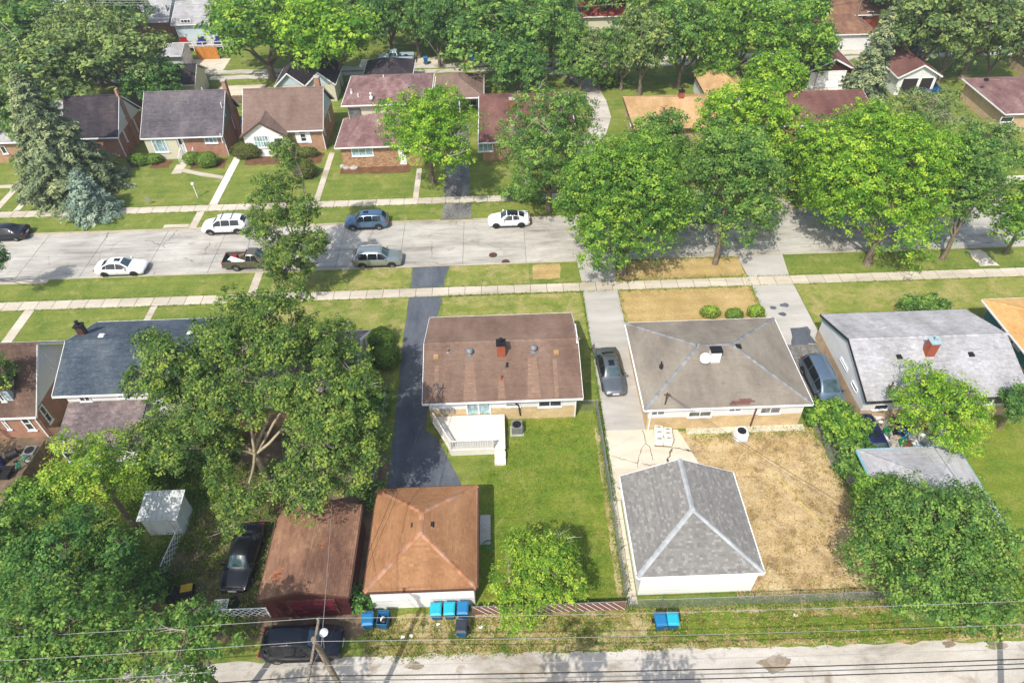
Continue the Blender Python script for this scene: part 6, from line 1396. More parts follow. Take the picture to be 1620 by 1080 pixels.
    for x in (xf, xr):
        for sg in (1, -1):
            a = MB(); n = 14; ys = sorted((sg*(W/2-.2), sg*(W/2+.012)))
            for rad in (R+.075,):
                pts = [(x+rad*math.cos(math.pi*k/n), max(.2, R+rad*math.sin(math.pi*k/n)-.02)) for k in range(n+1)]
                v = [(px, ys[0], pz) for px, pz in pts]+[(px, ys[1], pz) for px, pz in pts]; k = n+1
                a.add(v, [tuple(range(k)), tuple(range(k, 2*k))[::-1]]+[(i, i+k, i+1+k, i+1) for i in range(n)])
            a.build('wheel_arch', M['black_plastic'], e)
    if rackc:
        for f in (.48, .7): st = interp_station(pr, f); MB().bar((Ln/2-f*Ln, -W*.33, st[1]+.09), (Ln/2-f*Ln, W*.33, st[1]+.09), .05, .04).build('roof_bar', M['black_metal'], e)
    return e
def pickup(name, label, loc, heading, col, Ln, W, zbase, metal=.4, load=False):
    e = empty(name, (loc[0], loc[1], zbase), label, 'pickup truck', None, heading, True); pm = paint('paint_'+str(len(bpy.data.materials)), col, metal)
    pr = [(0,.75,.72,.84,.7,.42),(.015,.95,.9,.94,.8,.32),(.1,1.05,.98,.99,.84,.3),(.22,1.1,1.03,1,.84,.3),(.27,1.14,1.06,1,.84,.3),(.325,1.5,1.08,1,.72,.3),(.36,1.72,1.09,1,.68,.3),(.45,1.75,1.09,1,.67,.3),(.53,1.73,1.09,1,.67,.3),(.555,1.5,1.09,1,.7,.3),(.56,1.1,1.06,1,.8,.3)]
    body = MB(); rows = []
    for st in pr:
        hs = half_section(st, W); x = Ln/2-st[0]*Ln; rows.append([(x, -y, z) for y, z in hs]+[(x, y, z) for y, z in hs[-2:0:-1]])
    strip(body, [r+[r[0]] for r in rows]); m = len(rows[0])+1; body.f.append(tuple(range(m-1))); body.t.append(.5); body.f.append(tuple((len(rows)-1)*m+k for k in range(m-1))); body.t.append(.5)
    bo = body.build('cab', pm, e, smooth=True); md = bo.modifiers.new('es', 'EDGE_SPLIT'); md.split_angle = math.radians(45)
    xb0, xb1 = Ln/2-.565*Ln, -Ln/2+.06
    for sg in (-1, 1):
        y0, y1 = sorted((sg*(W/2-.1), sg*W/2*.99)); MB().box(xb1, xb0, y0, y1, .42, 1.08).build('bed_side', pm, e)
        for fa, fb in ((.335, .44), (.45, .535)):
            g = MB(); rr = []
            for k in range(4):
                f = fa+(fb-fa)*k/3; hs = half_section(interp_station(pr, f), W); (ya, za), (yb, zb2) = hs[5], hs[6]; rr.append([(Ln/2-f*Ln, sg*(ya+(yb-ya)*t+.012), za+(zb2-za)*t) for t in (.1, .9)])
            strip(g, rr); g.build('side_window', M['car_glass'], e)
        MB().box(Ln/2-.34*Ln-.06, Ln/2-.34*Ln+.06, *sorted((sg*(W/2), sg*(W/2+.2))), 1.1, 1.3).build('mirror', M['black_plastic'], e)
        MB().box(Ln/2-.03*Ln, Ln/2+.004, *sorted((sg*W*.3, sg*W*.44)), .74, .92).build('headlight', M['head_lamp'], e); MB().box(-Ln/2+.02, -Ln/2+.12, *sorted((sg*W*.4, sg*W*.502)), .7, 1.02).build('taillight', M['tail_lamp'], e)
    def tl(f, s):
        hs = half_section(interp_station(pr, f), W); x = Ln/2-f*Ln; pts = [hs[6], hs[7], hs[8], hs[9]]; return [(x+.006, -y*s, z+.014) for y, z in pts]+[(x+.006, y*s, z+.014) for y, z in pts[-2::-1]]
    g = MB(); strip(g, [tl(.28+.075*k/4, .9) for k in range(5)]); g.build('windscreen', M['windscreen'], e, smooth=True)
    MB().box(Ln/2-.567*Ln, Ln/2-.56*Ln, -W*.3, W*.3, 1.2, 1.6).build('rear_window', M['car_glass'], e)
    MB().box(xb1, xb0, -W/2+.11, W/2-.11, .5, .6).build('bed_floor', M['black_plastic'], e); MB().box(-Ln/2, xb1-.003, -W/2*.98, W/2*.98, .5, 1.07).build('tailgate', pm, e)
    MB().box(-Ln/2-.12, -Ln/2-.003, -W*.47, W*.47, .42, .56).build('rear_bumper', M['steel'], e); MB().box(Ln/2-.06, Ln/2+.05, -W*.47, W*.47, .42, .6).build('front_bumper', M['steel'], e); MB().box(Ln/2-.03, Ln/2+.006, -W*.28, W*.28, .68, .92).build('grille', M['black_plastic'], e)
    xf, xr = Ln/2-.175*Ln, Ln/2-.76*Ln; wheel_parts(e, [(x, sg*(W/2-.1), sg) for x in (xf, xr) for sg in (1, -1)], .37, .25, 'rim_silver')
    for x in (xf, xr):
        for sg in (1, -1):
            a = MB(); n = 14; rad = .45; ys = sorted((sg*(W/2-.2), sg*(W/2+.012))); pts = [(x+rad*math.cos(math.pi*k/n), max(.3, .36+rad*math.sin(math.pi*k/n))) for k in range(n+1)]; k = n+1
            a.add([(px, ys[0], pz) for px, pz in pts]+[(px, ys[1], pz) for px, pz in pts], [tuple(range(k)), tuple(range(k, 2*k))[::-1]]+[(i, i+k, i+1+k, i+1) for i in range(n)]); a.build('wheel_arch', M['black_plastic'], e)
    return e
ST = -0.1
def at(u, v, z): p = P(u, v, z); return (p.x, p.y)
R_, L_ = 0.0, math.pi
vehicle('parked_sedan', 'black sedan parked at the far kerb left of the blue spruce', 'car', at(8, 368, .45), L_, 'sedan', 4.75, 1.82, 1.0, C(30,32,38), .3, zbase=ST)
vehicle('parked_suv', 'white SUV with roof bars parked by the far kerb', 'car', at(357, 355, .6), L_, 'suv', 4.75, 1.88, 1.0, C(246,246,246,.9), 0, rails='steel', rackc=True, zbase=ST)
vehicle('parked_suv', 'steel blue SUV with roof rails parked at the far kerb', 'car', at(580, 348, .6), L_, 'suv', 4.5, 1.82, .98, C(100,134,164), .5, rails='black', sunroof=True, zbase=ST)
vehicle('parked_coupe', 'white coupe with black roof parked beside the worn driveway', 'car', at(805, 346, .5), L_, 'coupe', 4.35, 1.8, 1.02, C(246,246,246,.9), 0, 'rim_black', roofmat='car_glass', zbase=ST)
vehicle('parked_sedan', 'white sedan with black wheels parked at the near kerb', 'car', at(192, 422, .5), R_, 'sedan', 4.7, 1.82, 1.0, C(247,247,247,.9), 0, 'rim_black', sunroof=True, zbase=ST)
pk = pickup('pickup_truck', 'taupe pickup with a loaded bed parked beside the straggly street tree', at(398, 412, .5), R_, C(120,112,98), 5.2, 1.8, ST)
vehicle('parked_suv', 'silver SUV parked at the near kerb facing the asphalt apron', 'car', at(597, 407, .6), R_, 'suv', 4.75, 1.88, 1.0, C(176,186,188), .6, rails='steel', zbase=ST)
vehicle('parked_sedan', 'dark grey sedan with sunroof in the concrete driveway', 'car', at(966, 587, .6), -math.pi/2+.045, 'sedan', 4.85, 1.84, 1.02, C(136,140,142), .7, sunroof=True, zbase=.032)
vehicle('parked_minivan', 'silver blue minivan parked beside the grey hip house', 'minivan', at(1301, 603, .7), -math.pi/2+.02, 'van', 5.0, 1.92, 1.0, C(126,146,166), .6, rails='steel', zbase=.032)
vehicle('parked_van', 'navy van half hidden by the vines and junk', 'van', at(1377, 702, .7), -math.pi/2+.02, 'van', 4.7, 1.85, 1.0, C(38,44,92), .4, sunroof=True, zbase=.012)
vehicle('parked_car', 'black sedan in the dirt yard beside the maroon garage', 'car', at(384, 880, .6), -math.pi/2-.04, 'sedan', 4.6, 1.82, 1.0, C(24,25,30), .3, zbase=.01)
vehicle('parked_suv', 'black SUV parked in the alley below the maroon garage', 'car', at(478, 1016, .7), R_, 'suv', 4.7, 1.86, 1.03, C(30,32,42), .4, rails='black', zbase=.02)
pickup('pickup_truck', 'pale blue pickup parked in the far alley', at(627, 92, .6), L_, C(190,215,222), 5.3, 1.85, .01, .1)
vehicle('parked_car', 'teal blue car shaded under the large street trees', 'car', at(1108, 338, .6), L_, 'sedan', 4.5, 1.8, 1.0, C(40,92,120), .4, zbase=ST)
vehicle('parked_suv', 'silver car on the far driveway behind the lime maple', 'car', at(1521, 246, .7), math.pi/2, 'suv', 4.6, 1.85, 1.0, C(150,160,172), .5, zbase=.016)
vehicle('parked_car', 'grey car tucked between the two brick capes', 'car', at(379, 196, .6), math.pi/2, 'sedan', 4.5, 1.8, 1.0, C(120,135,150), .5, zbase=.01)
# load in the pickup bed
q = at(398, 412, .5)
for dx, dy, sx, sy, sz, rz, c, nm, lab in ((-1.35, -.25, 1.6, .55, .3, -.35, 'trim_white', 'appliance_panel', 'white panel lying across the pickup bed'), (-1.7, .35, .5, .5, .35, .2, 'tail_lamp', 'fuel_can', 'red box in the pickup bed'), (-.9, .45, .7, .4, .4, .6, 'fence_wood', 'scrap_crate', 'brown wooden crate in the pickup bed'), (-2.1, -.4, .5, .45, .3, .1, 'black_plastic', 'tool_box', 'black tool box in the pickup bed')):
    o = MB().box(-sx/2, sx/2, -sy/2, sy/2, 0, sz).box(-sx/2+.04, sx/2-.04, -sy/2+.04, sy/2-.04, sz+.003, sz+.03).build(nm, M[c], origin=(0, 0, 0)); o.location = (q[0]+dx, q[1]+dy, ST+.605); o.rotation_euler = (0, .12 if nm == 'appliance_panel' else 0, rz); tag(o, lab, nm.split('_')[-1])
# ---------------------------------------------------------------- wheeled bins
M['bin_blue'] = flat('bin_blue', C(22,96,140), .45); M['bin_teal'] = flat('bin_teal', C(38,176,196), .45); M['bin_lid_blue'] = flat('bin_lid_blue', C(30,120,172), .45); M['bin_black'] = flat('bin_charcoal', C(52,56,66), .5)
def bin_(u, v, label, lid, rot=0.0, opened=False):
    p = P(u, v); e = empty('wheeled_bin', (p.x, p.y, 0.012), label, 'bin', 'wheeled bins along the alley', rot, True)
    b = MB(); z0, z1 = .1, .98
    def ring(z, w, d, oy=0): return [(-w, -d+oy, z), (w, -d+oy, z), (w, d+oy, z), (-w, d+oy, z)]
    r = [ring(.06, .22, .25), ring(.5, .27, .31), ring(.9, .3, .36), ring(.95, .33, .39), ring(1.0, .33, .39)]
    if opened:
        r += [ring(1.0, .29, .34), ring(.45, .24, .27)]
    b.v = [q for k in r for q in k]
    for i in range(len(r)-1):
        for k in range(4): a = i*4+k; c = i*4+(k+1) % 4; b.f.append((a, c, c+4, a+4)); b.t.append(.5)
    b.f.append((3, 2, 1, 0)); b.f.append(tuple((len(r)-1)*4+k for k in range(4))); b.t += [.5, .5]
    bo = b.build('body', M['bin_blue'], e); bv = bo.modifiers.new('bv', 'BEVEL'); bv.width = .02; bv.segments = 2
    l = MB()
    if not opened: l.add([(-.345,-.41,1.005),(.345,-.41,1.005),(.345,.40,1.005),(-.345,.40,1.005),(-.345,-.41,1.04),(.345,-.41,1.04),(.345,.40,1.05),(-.345,.40,1.05),(-.24,-.28,1.1),(.24,-.28,1.1),(.24,.25,1.12),(-.24,.25,1.12)], [(3,2,1,0),(0,1,5,4),(1,2,6,5),(2,3,7,6),(3,0,4,7),(4,5,9,8),(5,6,10,9),(6,7,11,10),(7,4,8,11),(8,9,10,11)])
    else: l.box(-.34, .34, .42, .48, .28, 1.05)
    lo = l.build('lid', M[lid], e); bv = lo.modifiers.new('bv', 'BEVEL'); bv.width = .018; bv.segments = 2
    MB().tube([(-.28, .42, .99), (-.28, .47, .98), (.28, .47, .98), (.28, .42, .99)], .018, 6).build('handle', M['bin_blue'], e)
    for s in (-1, 1):
        w = MB().tube([(s*.27, .3, .13), (s*.34, .3, .13)], .13, 12); w.build('wheel', M['tyre'], e)
        MB().box(*sorted((s*.2, s*.26)), -.43, -.4, .62, .9).build('lift_rib', M['bin_blue'], e)
    if opened:
        for i in range(3): MB().lathe((rng.uniform(-.1, .1), rng.uniform(-.14, .14), .55+.1*i), [(.06, 0), (.17, .06), (.16, .16), (.05, .22)], 9).build('rubbish_bag', M['trim_white' if i % 2 else 'black_plastic'], e)
    return e
bin_(586, 990, 'bright blue lidded bin beside the open bin behind the orange garage', 'bin_lid_blue', .05)
bin_(609, 989, 'open blue bin with rubbish showing behind the orange garage', 'bin_blue', -.08, True)
bin_(692, 975, 'teal lidded bin at the open end of the row of three', 'bin_teal', .02); bin_(713, 974, 'teal lidded bin in the middle of the row of three', 'bin_teal', 0); bin_(734, 973, 'blue lidded bin in the row of three, next to the slatted fence', 'bin_lid_blue', -.03)
bin_(732, 1002, 'charcoal lidded bin standing alone in front of the row of three', 'bin_black', -.06)
bin_(1042, 991, 'blue lidded bin of the pair behind the grey shingled garage', 'bin_lid_blue', .03); bin_(1061, 990, 'teal lidded bin of the pair behind the grey shingled garage', 'bin_teal', -.04)
bin_(1483, 975, 'blue bin half buried in the weedy bushes', 'bin_lid_blue', .4)
bin_(674, 102, 'blue bin standing by the far alley', 'bin_lid_blue', .2); bin_(746, 96, 'blue bin under the far trees', 'bin_lid_blue', 0)
# litter
for i, (u, v) in enumerate(((693, 988), (637, 1008), (760, 992), (1258, 973), (1600, 970), (650, 1006))):
    p = P(u, v); o = MB().add([(-.12,-.07,.0),(.1,-.09,.03),(.14,.08,0.0),(-.08,.1,.05)], [(0,1,2,3)]).build('litter', M['trim_white'], origin=(0,0,0)); o.location = (p.x, p.y, .03); tag(o, 'scrap of white paper litter lying on the alley verge', 'litter', 'paper litter on the verge')

# ---------------------------------------------------------------- fences
def chain_link(label, a, b, h=1.2, step=2.9, wire=.09, mat='steel', gate=None):
    a = Vector((*a, 0)); b = Vector((*b, 0)); e = empty('chain_link_fence', a, label, 'fence'); n = max(1, round((b-a).length/step)); d = (b-a).normalized()
    for k in range(n+1):
        p = a+(b-a)*k/n; MB().tube([(p.x, p.y, 0), (p.x, p.y, h+.05)], .032, 6).lathe((p.x, p.y, h+.05), [(.045, 0), (.04, .04), (.01, .06)], 6).build('post', M[mat], e)
    MB().tube([a+Vector((0,0,h)), b+Vector((0,0,h))], .022, 6).build('top_rail', M[mat], e)
    w = MB(); Ln = (b-a).length; k = -h
    while k < Ln:
        for s in (1, -1):
            s0, s1 = (k, k+h) if s == 1 else (k+h, k); z0, z1 = .04, h-.02
            def cl(s_, z_): return s_, z_
            p0, p1 = s0, s1; za, zb = z0, z1
            if p0 < 0: za += (0-p0)/(p1-p0)*(zb-za); p0 = 0
            if p1 < 0: zb = za+(0-p0)/(p1-p0)*(zb-za); p1 = 0
            if p0 > Ln: za += (Ln-p0)/(p1-p0)*(zb-za); p0 = Ln
            if p1 > Ln: zb = za+(Ln-p0)/(p1-p0)*(zb-za); p1 = Ln
            if abs(p1-p0) > .02: w.tube([a+d*p0+Vector((0,0,za)), a+d*p1+Vector((0,0,zb))], .0035, 3, False)
        k += wire
    w.build('wire_mesh', M['wire_steel'], e, kind='stuff'); return e
chain_link('chain link fence between the lush back lawn and the concrete drive', (6.72, 19.0), (6.72, 34.0))
chain_link('short chain link return fence at the corner of the brown ranch', (5.2, 34.05), (6.68, 34.05))
chain_link('chain link fence along the alley behind the grey shingled garage', (8.8, 18.3), (22.6, 18.3))
chain_link('short chain link gate beside the grey shingled garage', (6.72, 18.35), (8.7, 18.32), step=1.95)
chain_link('chain link fence along the asphalt driveway under the huge tree', (-9.5, 26.0), (-9.5, 36.5), wire=.12)
def slat_fence(label, a, b, h=1.05):
    a = Vector((*a, 0)); b = Vector((*b, 0)); e = empty('slatted_fence', a, label, 'fence'); Ln = (b-a).length; d = (b-a).normalized()
    MB().bar(a+Vector((0,0,h*.5+.05)), b+Vector((0,0,h*.5+.05)), .03, h).build('panel', M['slat_brown'], e)
    MB().tube([a+Vector((0,-.02,h+.08)), b+Vector((0,-.02,h+.08))], .02, 6).build('top_rail', M['steel'], e)
    for q in (a, (a+b)/2, b): MB().tube([q, q+Vector((0,0,h+.12))], .03, 6).build('post', M['steel'], e)
    s = .1
    while s+.72 < Ln+.3:
        x0, x1 = s, min(s+.8, Ln-.03); t = (x1-x0)/.8
        MB().bar(a+d*x0+Vector((0,-.045,h+.02)), a+d*x1+Vector((0,-.045,h+.02-(h-.06)*t)), .035, .02, up=(0,1,0)).build('slat', M['trim_white'], e); s += .42
    return e
slat_fence('brown slatted fence with white diagonals beside the row of bins', (-2.6, 18.35), (-.7, 18.35)); slat_fence('brown slatted fence with white diagonals under the yellow green tree', (-.6, 18.33), (6.6, 18.33))
def lattice(label, a, b, h=1.0, cell=.42):
    a = Vector((*a, 0)); b = Vector((*b, 0)); e = empty('lattice_fence', a, label, 'fence'); Ln = (b-a).length; d = (b-a).normalized(); n = Vector((-d.y, d.x, 0))
    k = -h
    while k < Ln:
        for sg, off in ((1, .012), (-1, -.012)):
            s0, s1 = (k, k+h) if sg == 1 else (k+h, k)
            za, zb = .08, .08+h
            lo, hi = min(s0, s1), max(s0, s1)
            if hi < .1 or lo > Ln-.1: continue
            def zat(s): return za+(zb-za)*(s-s0)/(s1-s0)
            p, q = max(lo, 0), min(hi, Ln)
            MB().bar(a+d*p+n*off+Vector((0,0,zat(p))), a+d*q+n*off+Vector((0,0,zat(q))), .045, .012, up=n).build('slat', M['trim_white'], e)
        k += cell
    for q in (a, b): MB().box(q.x-.05, q.x+.05, q.y-.05, q.y+.05, 0, h+.15).build('post', M['trim_white'], e)
    MB().bar(a+Vector((0,0,h+.1)), b+Vector((0,0,h+.1)), .05, .04).build('top_rail', M['trim_white'], e); return e
lattice('white lattice fence beside the black sedan and metal shed', P(262, 912)[:2], P(298, 830)[:2]); lattice('white lattice fence left of the maroon garage', (-18.2, 18.75), (-14.9, 18.75))
def board_fence(label, a, b, h, mat, gap=.015):
    a = Vector((*a, 0)); b = Vector((*b, 0)); e = empty('board_fence', a, label, 'fence'); Ln = (b-a).length; d = (b-a).normalized(); nb = int(Ln/.16)
    for k in range(nb):
        p = a+d*(k*.16); q = a+d*(k*.16+.15); hh = h+rng.uniform(-.03, .03)
        MB().bar((p+q)/2+Vector((0,0,.05)), (p+q)/2+Vector((0,0,hh)), .02, .145, up=d).build('board', M[mat], e)
    n = Vector((-d.y, d.x, 0))*.04
    for z in (.4, h-.3): MB().bar(a+n+Vector((0,0,z)), b+n+Vector((0,0,z)), .04, .09).build('rail', M[mat], e)
    return e
board_fence('weathered grey wooden privacy fence beside the mauve addition', (-33.6, 31.6), (-34.2, 23.5), 1.8, 'fence_wood')
board_fence('short wooden gate fence between the two capes', (-34.2, 33.0), (-32.0, 33.0), 1.5, 'fence_wood')
board_fence('orange wooden fence beside the white bungalow across the alley', (-52.6, 108), (-52.2, 114.5), 2.0, 'fence_orange'); board_fence('short orange wooden fence right of the white alley garage', (-45.6, 106.4), (-42.2, 106.4), 1.9, 'fence_orange')
board_fence('pale picket fence behind the brick capes', (-38.5, 90.6), (-33.5, 90.6), 1.1, 'fence_wood')

# ---------------------------------------------------------------- utility poles and wires
def utility_pole(label, x, y, h, arm=True, lamp=False, lean=(0, 0), arm_dir=(0, 1)):
    e = empty('utility_pole', (x, y, 0), label, 'utility pole'); top = Vector((x+lean[0], y+lean[1], h))
    MB().tube([(x, y, 0), ((x+top.x)/2, (y+top.y)/2, h/2), top], [.17, .15, .12], 10).build('pole', M['pole_wood'], e)
    if arm:
        ad = Vector((*arm_dir, 0)); a = MB().bar(top-ad*1.9+Vector((0,0,-.3)), top+ad*1.1+Vector((0,0,-.3)), .1, .12).build('crossarm', M['pole_wood'], e)
        for s in (-1.8, -1.15, -.1 , .95): MB().lathe(top+ad*s+Vector((0,0,-.24)), [(.03, 0), (.06, .05), (.03, .1), (.06, .15), (.02, .2)], 8).build('insulator', M['steel'], a)
        MB().bar(top-ad*1.0+Vector((.06,0,-.32)), top+Vector((.06,0,-1.2)), .04, .03).build('brace', M['steel'], e)
    if lamp:
        c = top+Vector((.25, .3, -.55)); l = MB().tube([top+Vector((0,0,-1.6)), top+Vector((.2,.1,-1.2)), c], .03, 6).build('lamp_arm', M['steel'], e)
        MB().lathe(c+Vector((.02,.18,-.05)), [(.08, 0), (.19, .05), (.21, .12), (.12, .2), (.04, .24)], 12).build('lamp_head', M['trim_white'], e)
    return top
PX, PY = -8.75, 12.75
t1 = utility_pole('leaning wooden utility pole with street lamp in the alley', -8.4, 12.3, 9.9, True, True, (-.7, .75)); t2 = utility_pole('wooden utility pole in the alley behind the dense tree', 26.2, 12.2, 9.9, True, False, (.0, .4)); t0 = utility_pole('wooden utility pole in the alley below the broad tree', -43, 12.6, 9.9)
def cable(label, a, b, sag, r, mat, grp='overhead wires along the alley'):
    st = [Vector(q) for q in (a if isinstance(a, list) else [a, b])]; n = 20; pts = [st[0]]; a = st[0]
    for p, q in zip(st, st[1:]): pts += [p+(q-p)*k/n-Vector((0,0,sag*4*(k/n)*(1-k/n))) for k in range(1, n+1)]
    o = MB().tube(pts, r, 5, False).build('overhead_wire', M[mat], origin=a); return tag(o, label, 'wire', grp)
for dy, lab in ((.95, 'pale overhead wire on the outer garden end of the crossarm'), (-.1, 'pale overhead wire next to the pole top'), (-1.15, 'pale overhead wire on the alley half of the crossarm'), (-1.8, 'pale overhead wire on the outer alley end of the crossarm')):
    cable(lab, [q+Vector((0, dy, -.02)) for q in (t0, t1, t2, t2+Vector((34, 0, 0)))], None, .35, .011, 'cable_light')
for dz, dy, lab in ((-2.3, -.75, 'upper black communication cable along the alley'), (-2.75, -.8, 'second black communication cable along the alley'), (-3.2, -.85, 'lowest black communication cable along the alley')):
    cable(lab, [q+Vector((0, dy, dz)) for q in (t0, t1, t2, t2+Vector((34, 0, 0)))], None, .4, .027, 'cable_dark')
m1 = P(694, 622, 2.9); m1 = Vector((m1.x, m1.y, 4.0)); m2 = P(1052, 640, 2.7); m2 = Vector((m2.x, m2.y, 3.95)); m3 = P(1404, 622, 2.9); m3 = Vector((m3.x, m3.y, 4.0))
cable('service wire from the leaning pole to the brown ranch mast', t1+Vector((0,0,-1.8)), m1, .5, .013, 'cable_dark', 'service drops to the houses'); cable('second service wire from the leaning pole to the brown ranch', t1+Vector((0.05,0,-2.3)), m1+Vector((.1,0,-.5)), .55, .01, 'cable_dark', 'service drops to the houses')
cable('service wire from the far pole to the grey hip house mast', t2+Vector((0,0,-1.8)), m2, .6, .013, 'cable_dark', 'service drops to the houses'); cable('second service wire to the grey hip house', t2+Vector((0,.05,-2.3)), m2+Vector((.2,0,-.3)), .65, .01, 'cable_dark', 'service drops to the houses'); cable('service wire to the pale grey roofed house', t2+Vector((0,0,-1.9)), m3, .5, .013, 'cable_dark', 'service drops to the houses')
cable('pale service wire from the leaning pole over the maroon garage', t1+Vector((0,0,-1.5)), (-12.6, 33.4, 3.0), .5, .016, 'cable_light', 'service drops to the houses')
f0 = utility_pole('tall pale utility pole beside the rust brown garage roof', *P(1346, 55)[:2], 11.5, False); 
f1 = utility_pole('utility pole in the far alley behind the bungalow', -56, 103.4, 9.5); f2 = utility_pole('utility pole in the far alley among dark trees', -4, 103.4, 9.5); f3 = utility_pole('utility pole in the far alley near the sage trees', 22, 103.4, 9.5)
for dz, dy, lab in ((-.05, .9, 'far alley wire, top'), (-.05, -.1, 'far alley wire, second'), (-.05, -1.1, 'far alley wire, third'), (-2.2, .1, 'far alley communication cable')):
    cable(lab+' along the back gardens', [q+Vector((0, dy, dz)) for q in (f1, f2, f3, Vector((f0.x, f0.y, 9.5)))], None, .4, .022, 'cable_light', 'overhead wires along the far alley')

# ---------------------------------------------------------------- garden things
p = P(313, 313); e = empty('lamp_post', p, 'white garden lamp post on the far lawn', 'lamp post')
MB().tube([p, p+Vector((0,0,1.6))], .045, 8).build('post', M['trim_white'], e); MB().lathe(p+Vector((0,0,1.6)), [(.06, 0), (.13, .04), (.15, .2), (.18, .22), (.05, .34)], 10).build('lamp_head', M['trim_white'], e)
p = P(237, 323); e = empty('yard_sign', p, 'small grey yard sign on the far lawn', 'sign'); MB().box(p.x-.02, p.x+.02, p.y-.02, p.y+.02, 0, .5).build('stake', M['steel'], e); MB().box(p.x-.25, p.x+.25, p.y-.045, p.y-.021, .45, .85).build('panel', M['steel'], e)
# pallet of white bags
p = P(1048, 695); e = empty('pallet', (p.x, p.y, .024), 'wooden pallet under the white bags on the concrete pad', 'pallet', None, -.12, True)
for k in range(6): MB().box(-.62+k*.22, -.62+k*.22+.12, -.75, .75, .1, .13).build('plank', M['fence_wood'], e)
for y in (-.68, 0, .6): MB().box(-.62, .6, y, y+.09, 0, .099).build('runner', M['fence_wood'], e)
bagm = None
def bag_mat():
    b = NB('bag_print'); v = b.objco(); x = b.n('SeparateXYZ', Vector=v); n = b.noise(6, v, 3)
    m = b.math('MULTIPLY', b.math('LESS_THAN', b.math('ABSOLUTE', x.outputs[0]), .2), b.math('LESS_THAN', b.math('ABSOLUTE', b.math('SUBTRACT', x.outputs[1], .02)), .07))
    m = b.math('MULTIPLY', m, b.math('GREATER_THAN', b.noise(14, v, 2), .46)); return b.done(b.mix(m, C(238,234,214), C(60,64,60)), .5)
bm_ = bag_mat()
bagmesh = MB(); rg = [(.24, .15, 0), (.31, .22, .03), (.32, .23, .07), (.3, .21, .11), (.2, .13, .14)]
for (w, d, z) in rg: bagmesh.v += [(-w, -d*.7, z), (-w*.85, -d, z), (w*.85, -d, z), (w, -d*.7, z), (w, d*.7, z), (w*.85, d, z), (-w*.85, d, z), (-w, d*.7, z)]
for i in range(4):
    for k in range(8): bagmesh.f.append((i*8+k, i*8+(k+1) % 8, i*8+8+(k+1) % 8, i*8+8+k))
bagmesh.f.append(tuple(range(32, 40)))
bme = mesh_of(bagmesh, 'bag', bm_)
ca, sa = math.cos(-.12), math.sin(-.12)
for lv in range(5):
    for i in range(2):
        for j in range(3):
            if lv == 4 and (i, j) in ((0, 0), (1, 2)): continue
            lx, ly = -.33+i*.66+rng.uniform(-.03, .03), -.5+j*.48+rng.uniform(-.03, .03); o = bpy.data.objects.new('bag', bme); COL.objects.link(o)
            o.location = (p.x+lx*ca-ly*sa, p.y+lx*sa+ly*ca, .156+lv*.142); o.rotation_euler = (0, 0, -.12+rng.uniform(-.1, .1)); tag(o, 'white printed bag stacked on the wooden pallet', 'bag', 'white bags on the pallet')
# hose on bare yard
hz = [P(u, v)+Vector((0,0,.03)) for u, v in ((1090, 686), (1100, 684), (1106, 689), (1098, 691), (1092, 687), (1104, 685), (1112, 690), (1128, 688))]
tag(MB().tube(hz, .02, 5).build('garden_hose', flat('hose_yellow', C(210,205,90), .5), origin=hz[0]), 'yellow garden hose coiled at the rear wall of the grey house', 'hose')
hz = [P(u, v)+Vector((0,0,.03)) for u, v in ((1215, 740), (1240, 765), (1262, 790), (1285, 812), (1303, 832))]
tag(MB().tube(hz, .02, 5).build('garden_hose', bpy.data.materials['hose_yellow'], origin=hz[0]), 'yellow cord lying straight across the bare yard', 'hose')
p = P(773, 862); tag(MB().tube([p+Vector((math.cos(a)*.35, math.sin(a)*.3, .03+.004*k)) for k, a in enumerate([i*.5 for i in range(38)])], .02, 5).build('garden_hose', flat('hose_green', C(40,150,90), .5), origin=p), 'green garden hose coiled beside the yellow green tree', 'hose')
# junk behind the pale grey house
M['plastic_green'] = flat('plastic_green', C(36,150,80), .45); M['plastic_grey'] = flat('plastic_grey', C(190,186,176), .5); M['plastic_blue'] = flat('plastic_blue', C(50,110,170), .45); M['rust'] = flat('rust', C(120,72,48), .85)
def junk(name, label, u, v, mb, mat, cat, z=.012, rot=0, grp=None):
    p = P(u, v); o = mb.build(name, M[mat], origin=(0, 0, 0)); o.location = (p.x, p.y, z); o.rotation_euler = (rng.uniform(-.05, .05), rng.uniform(-.05, .05), rot); return tag(o, label, cat, grp)
def bucket(): return MB().lathe((0,0,0), [(.2, 0), (.24, .42), (.26, .42), (.26, .45), (.22, .45), (.2, .08)], 14)
def tub(w, d, h): return MB().add([(-w*.8,-d*.8,0),(w*.8,-d*.8,0),(w*.8,d*.8,0),(-w*.8,d*.8,0),(-w,-d,h),(w,-d,h),(w,d,h),(-w,d,h),(-w*.9,-d*.9,h),(w*.9,-d*.9,h),(w*.9,d*.9,h),(-w*.9,d*.9,h),(-w*.75,-d*.75,.06),(w*.75,-d*.75,.06),(w*.75,d*.75,.06),(-w*.75,d*.75,.06)], [(3,2,1,0),(0,1,5,4),(1,2,6,5),(2,3,7,6),(3,0,4,7),(4,5,9,8),(5,6,10,9),(6,7,11,10),(7,4,8,11),(8,9,13,12),(9,10,14,13),(10,11,15,14),(11,8,12,15),(12,13,14,15)])
def tyre(): return MB().lathe((0,0,0), [(.2, .03), (.33, 0), (.36, .08), (.36, .14), (.33, .22), (.2, .19), (.2, .03)], 16)
def heap(s): 
    q = MB().lathe((0,0,0), [(s, 0), (s*.95, s*.25), (s*.6, s*.5), (s*.15, s*.6)], 9); r = random.Random(int(s*1000)); q.v = [(x*r.uniform(.75, 1.2), y*r.uniform(.75, 1.2), z*r.uniform(.8, 1.2)) for x, y, z in q.v]; return q
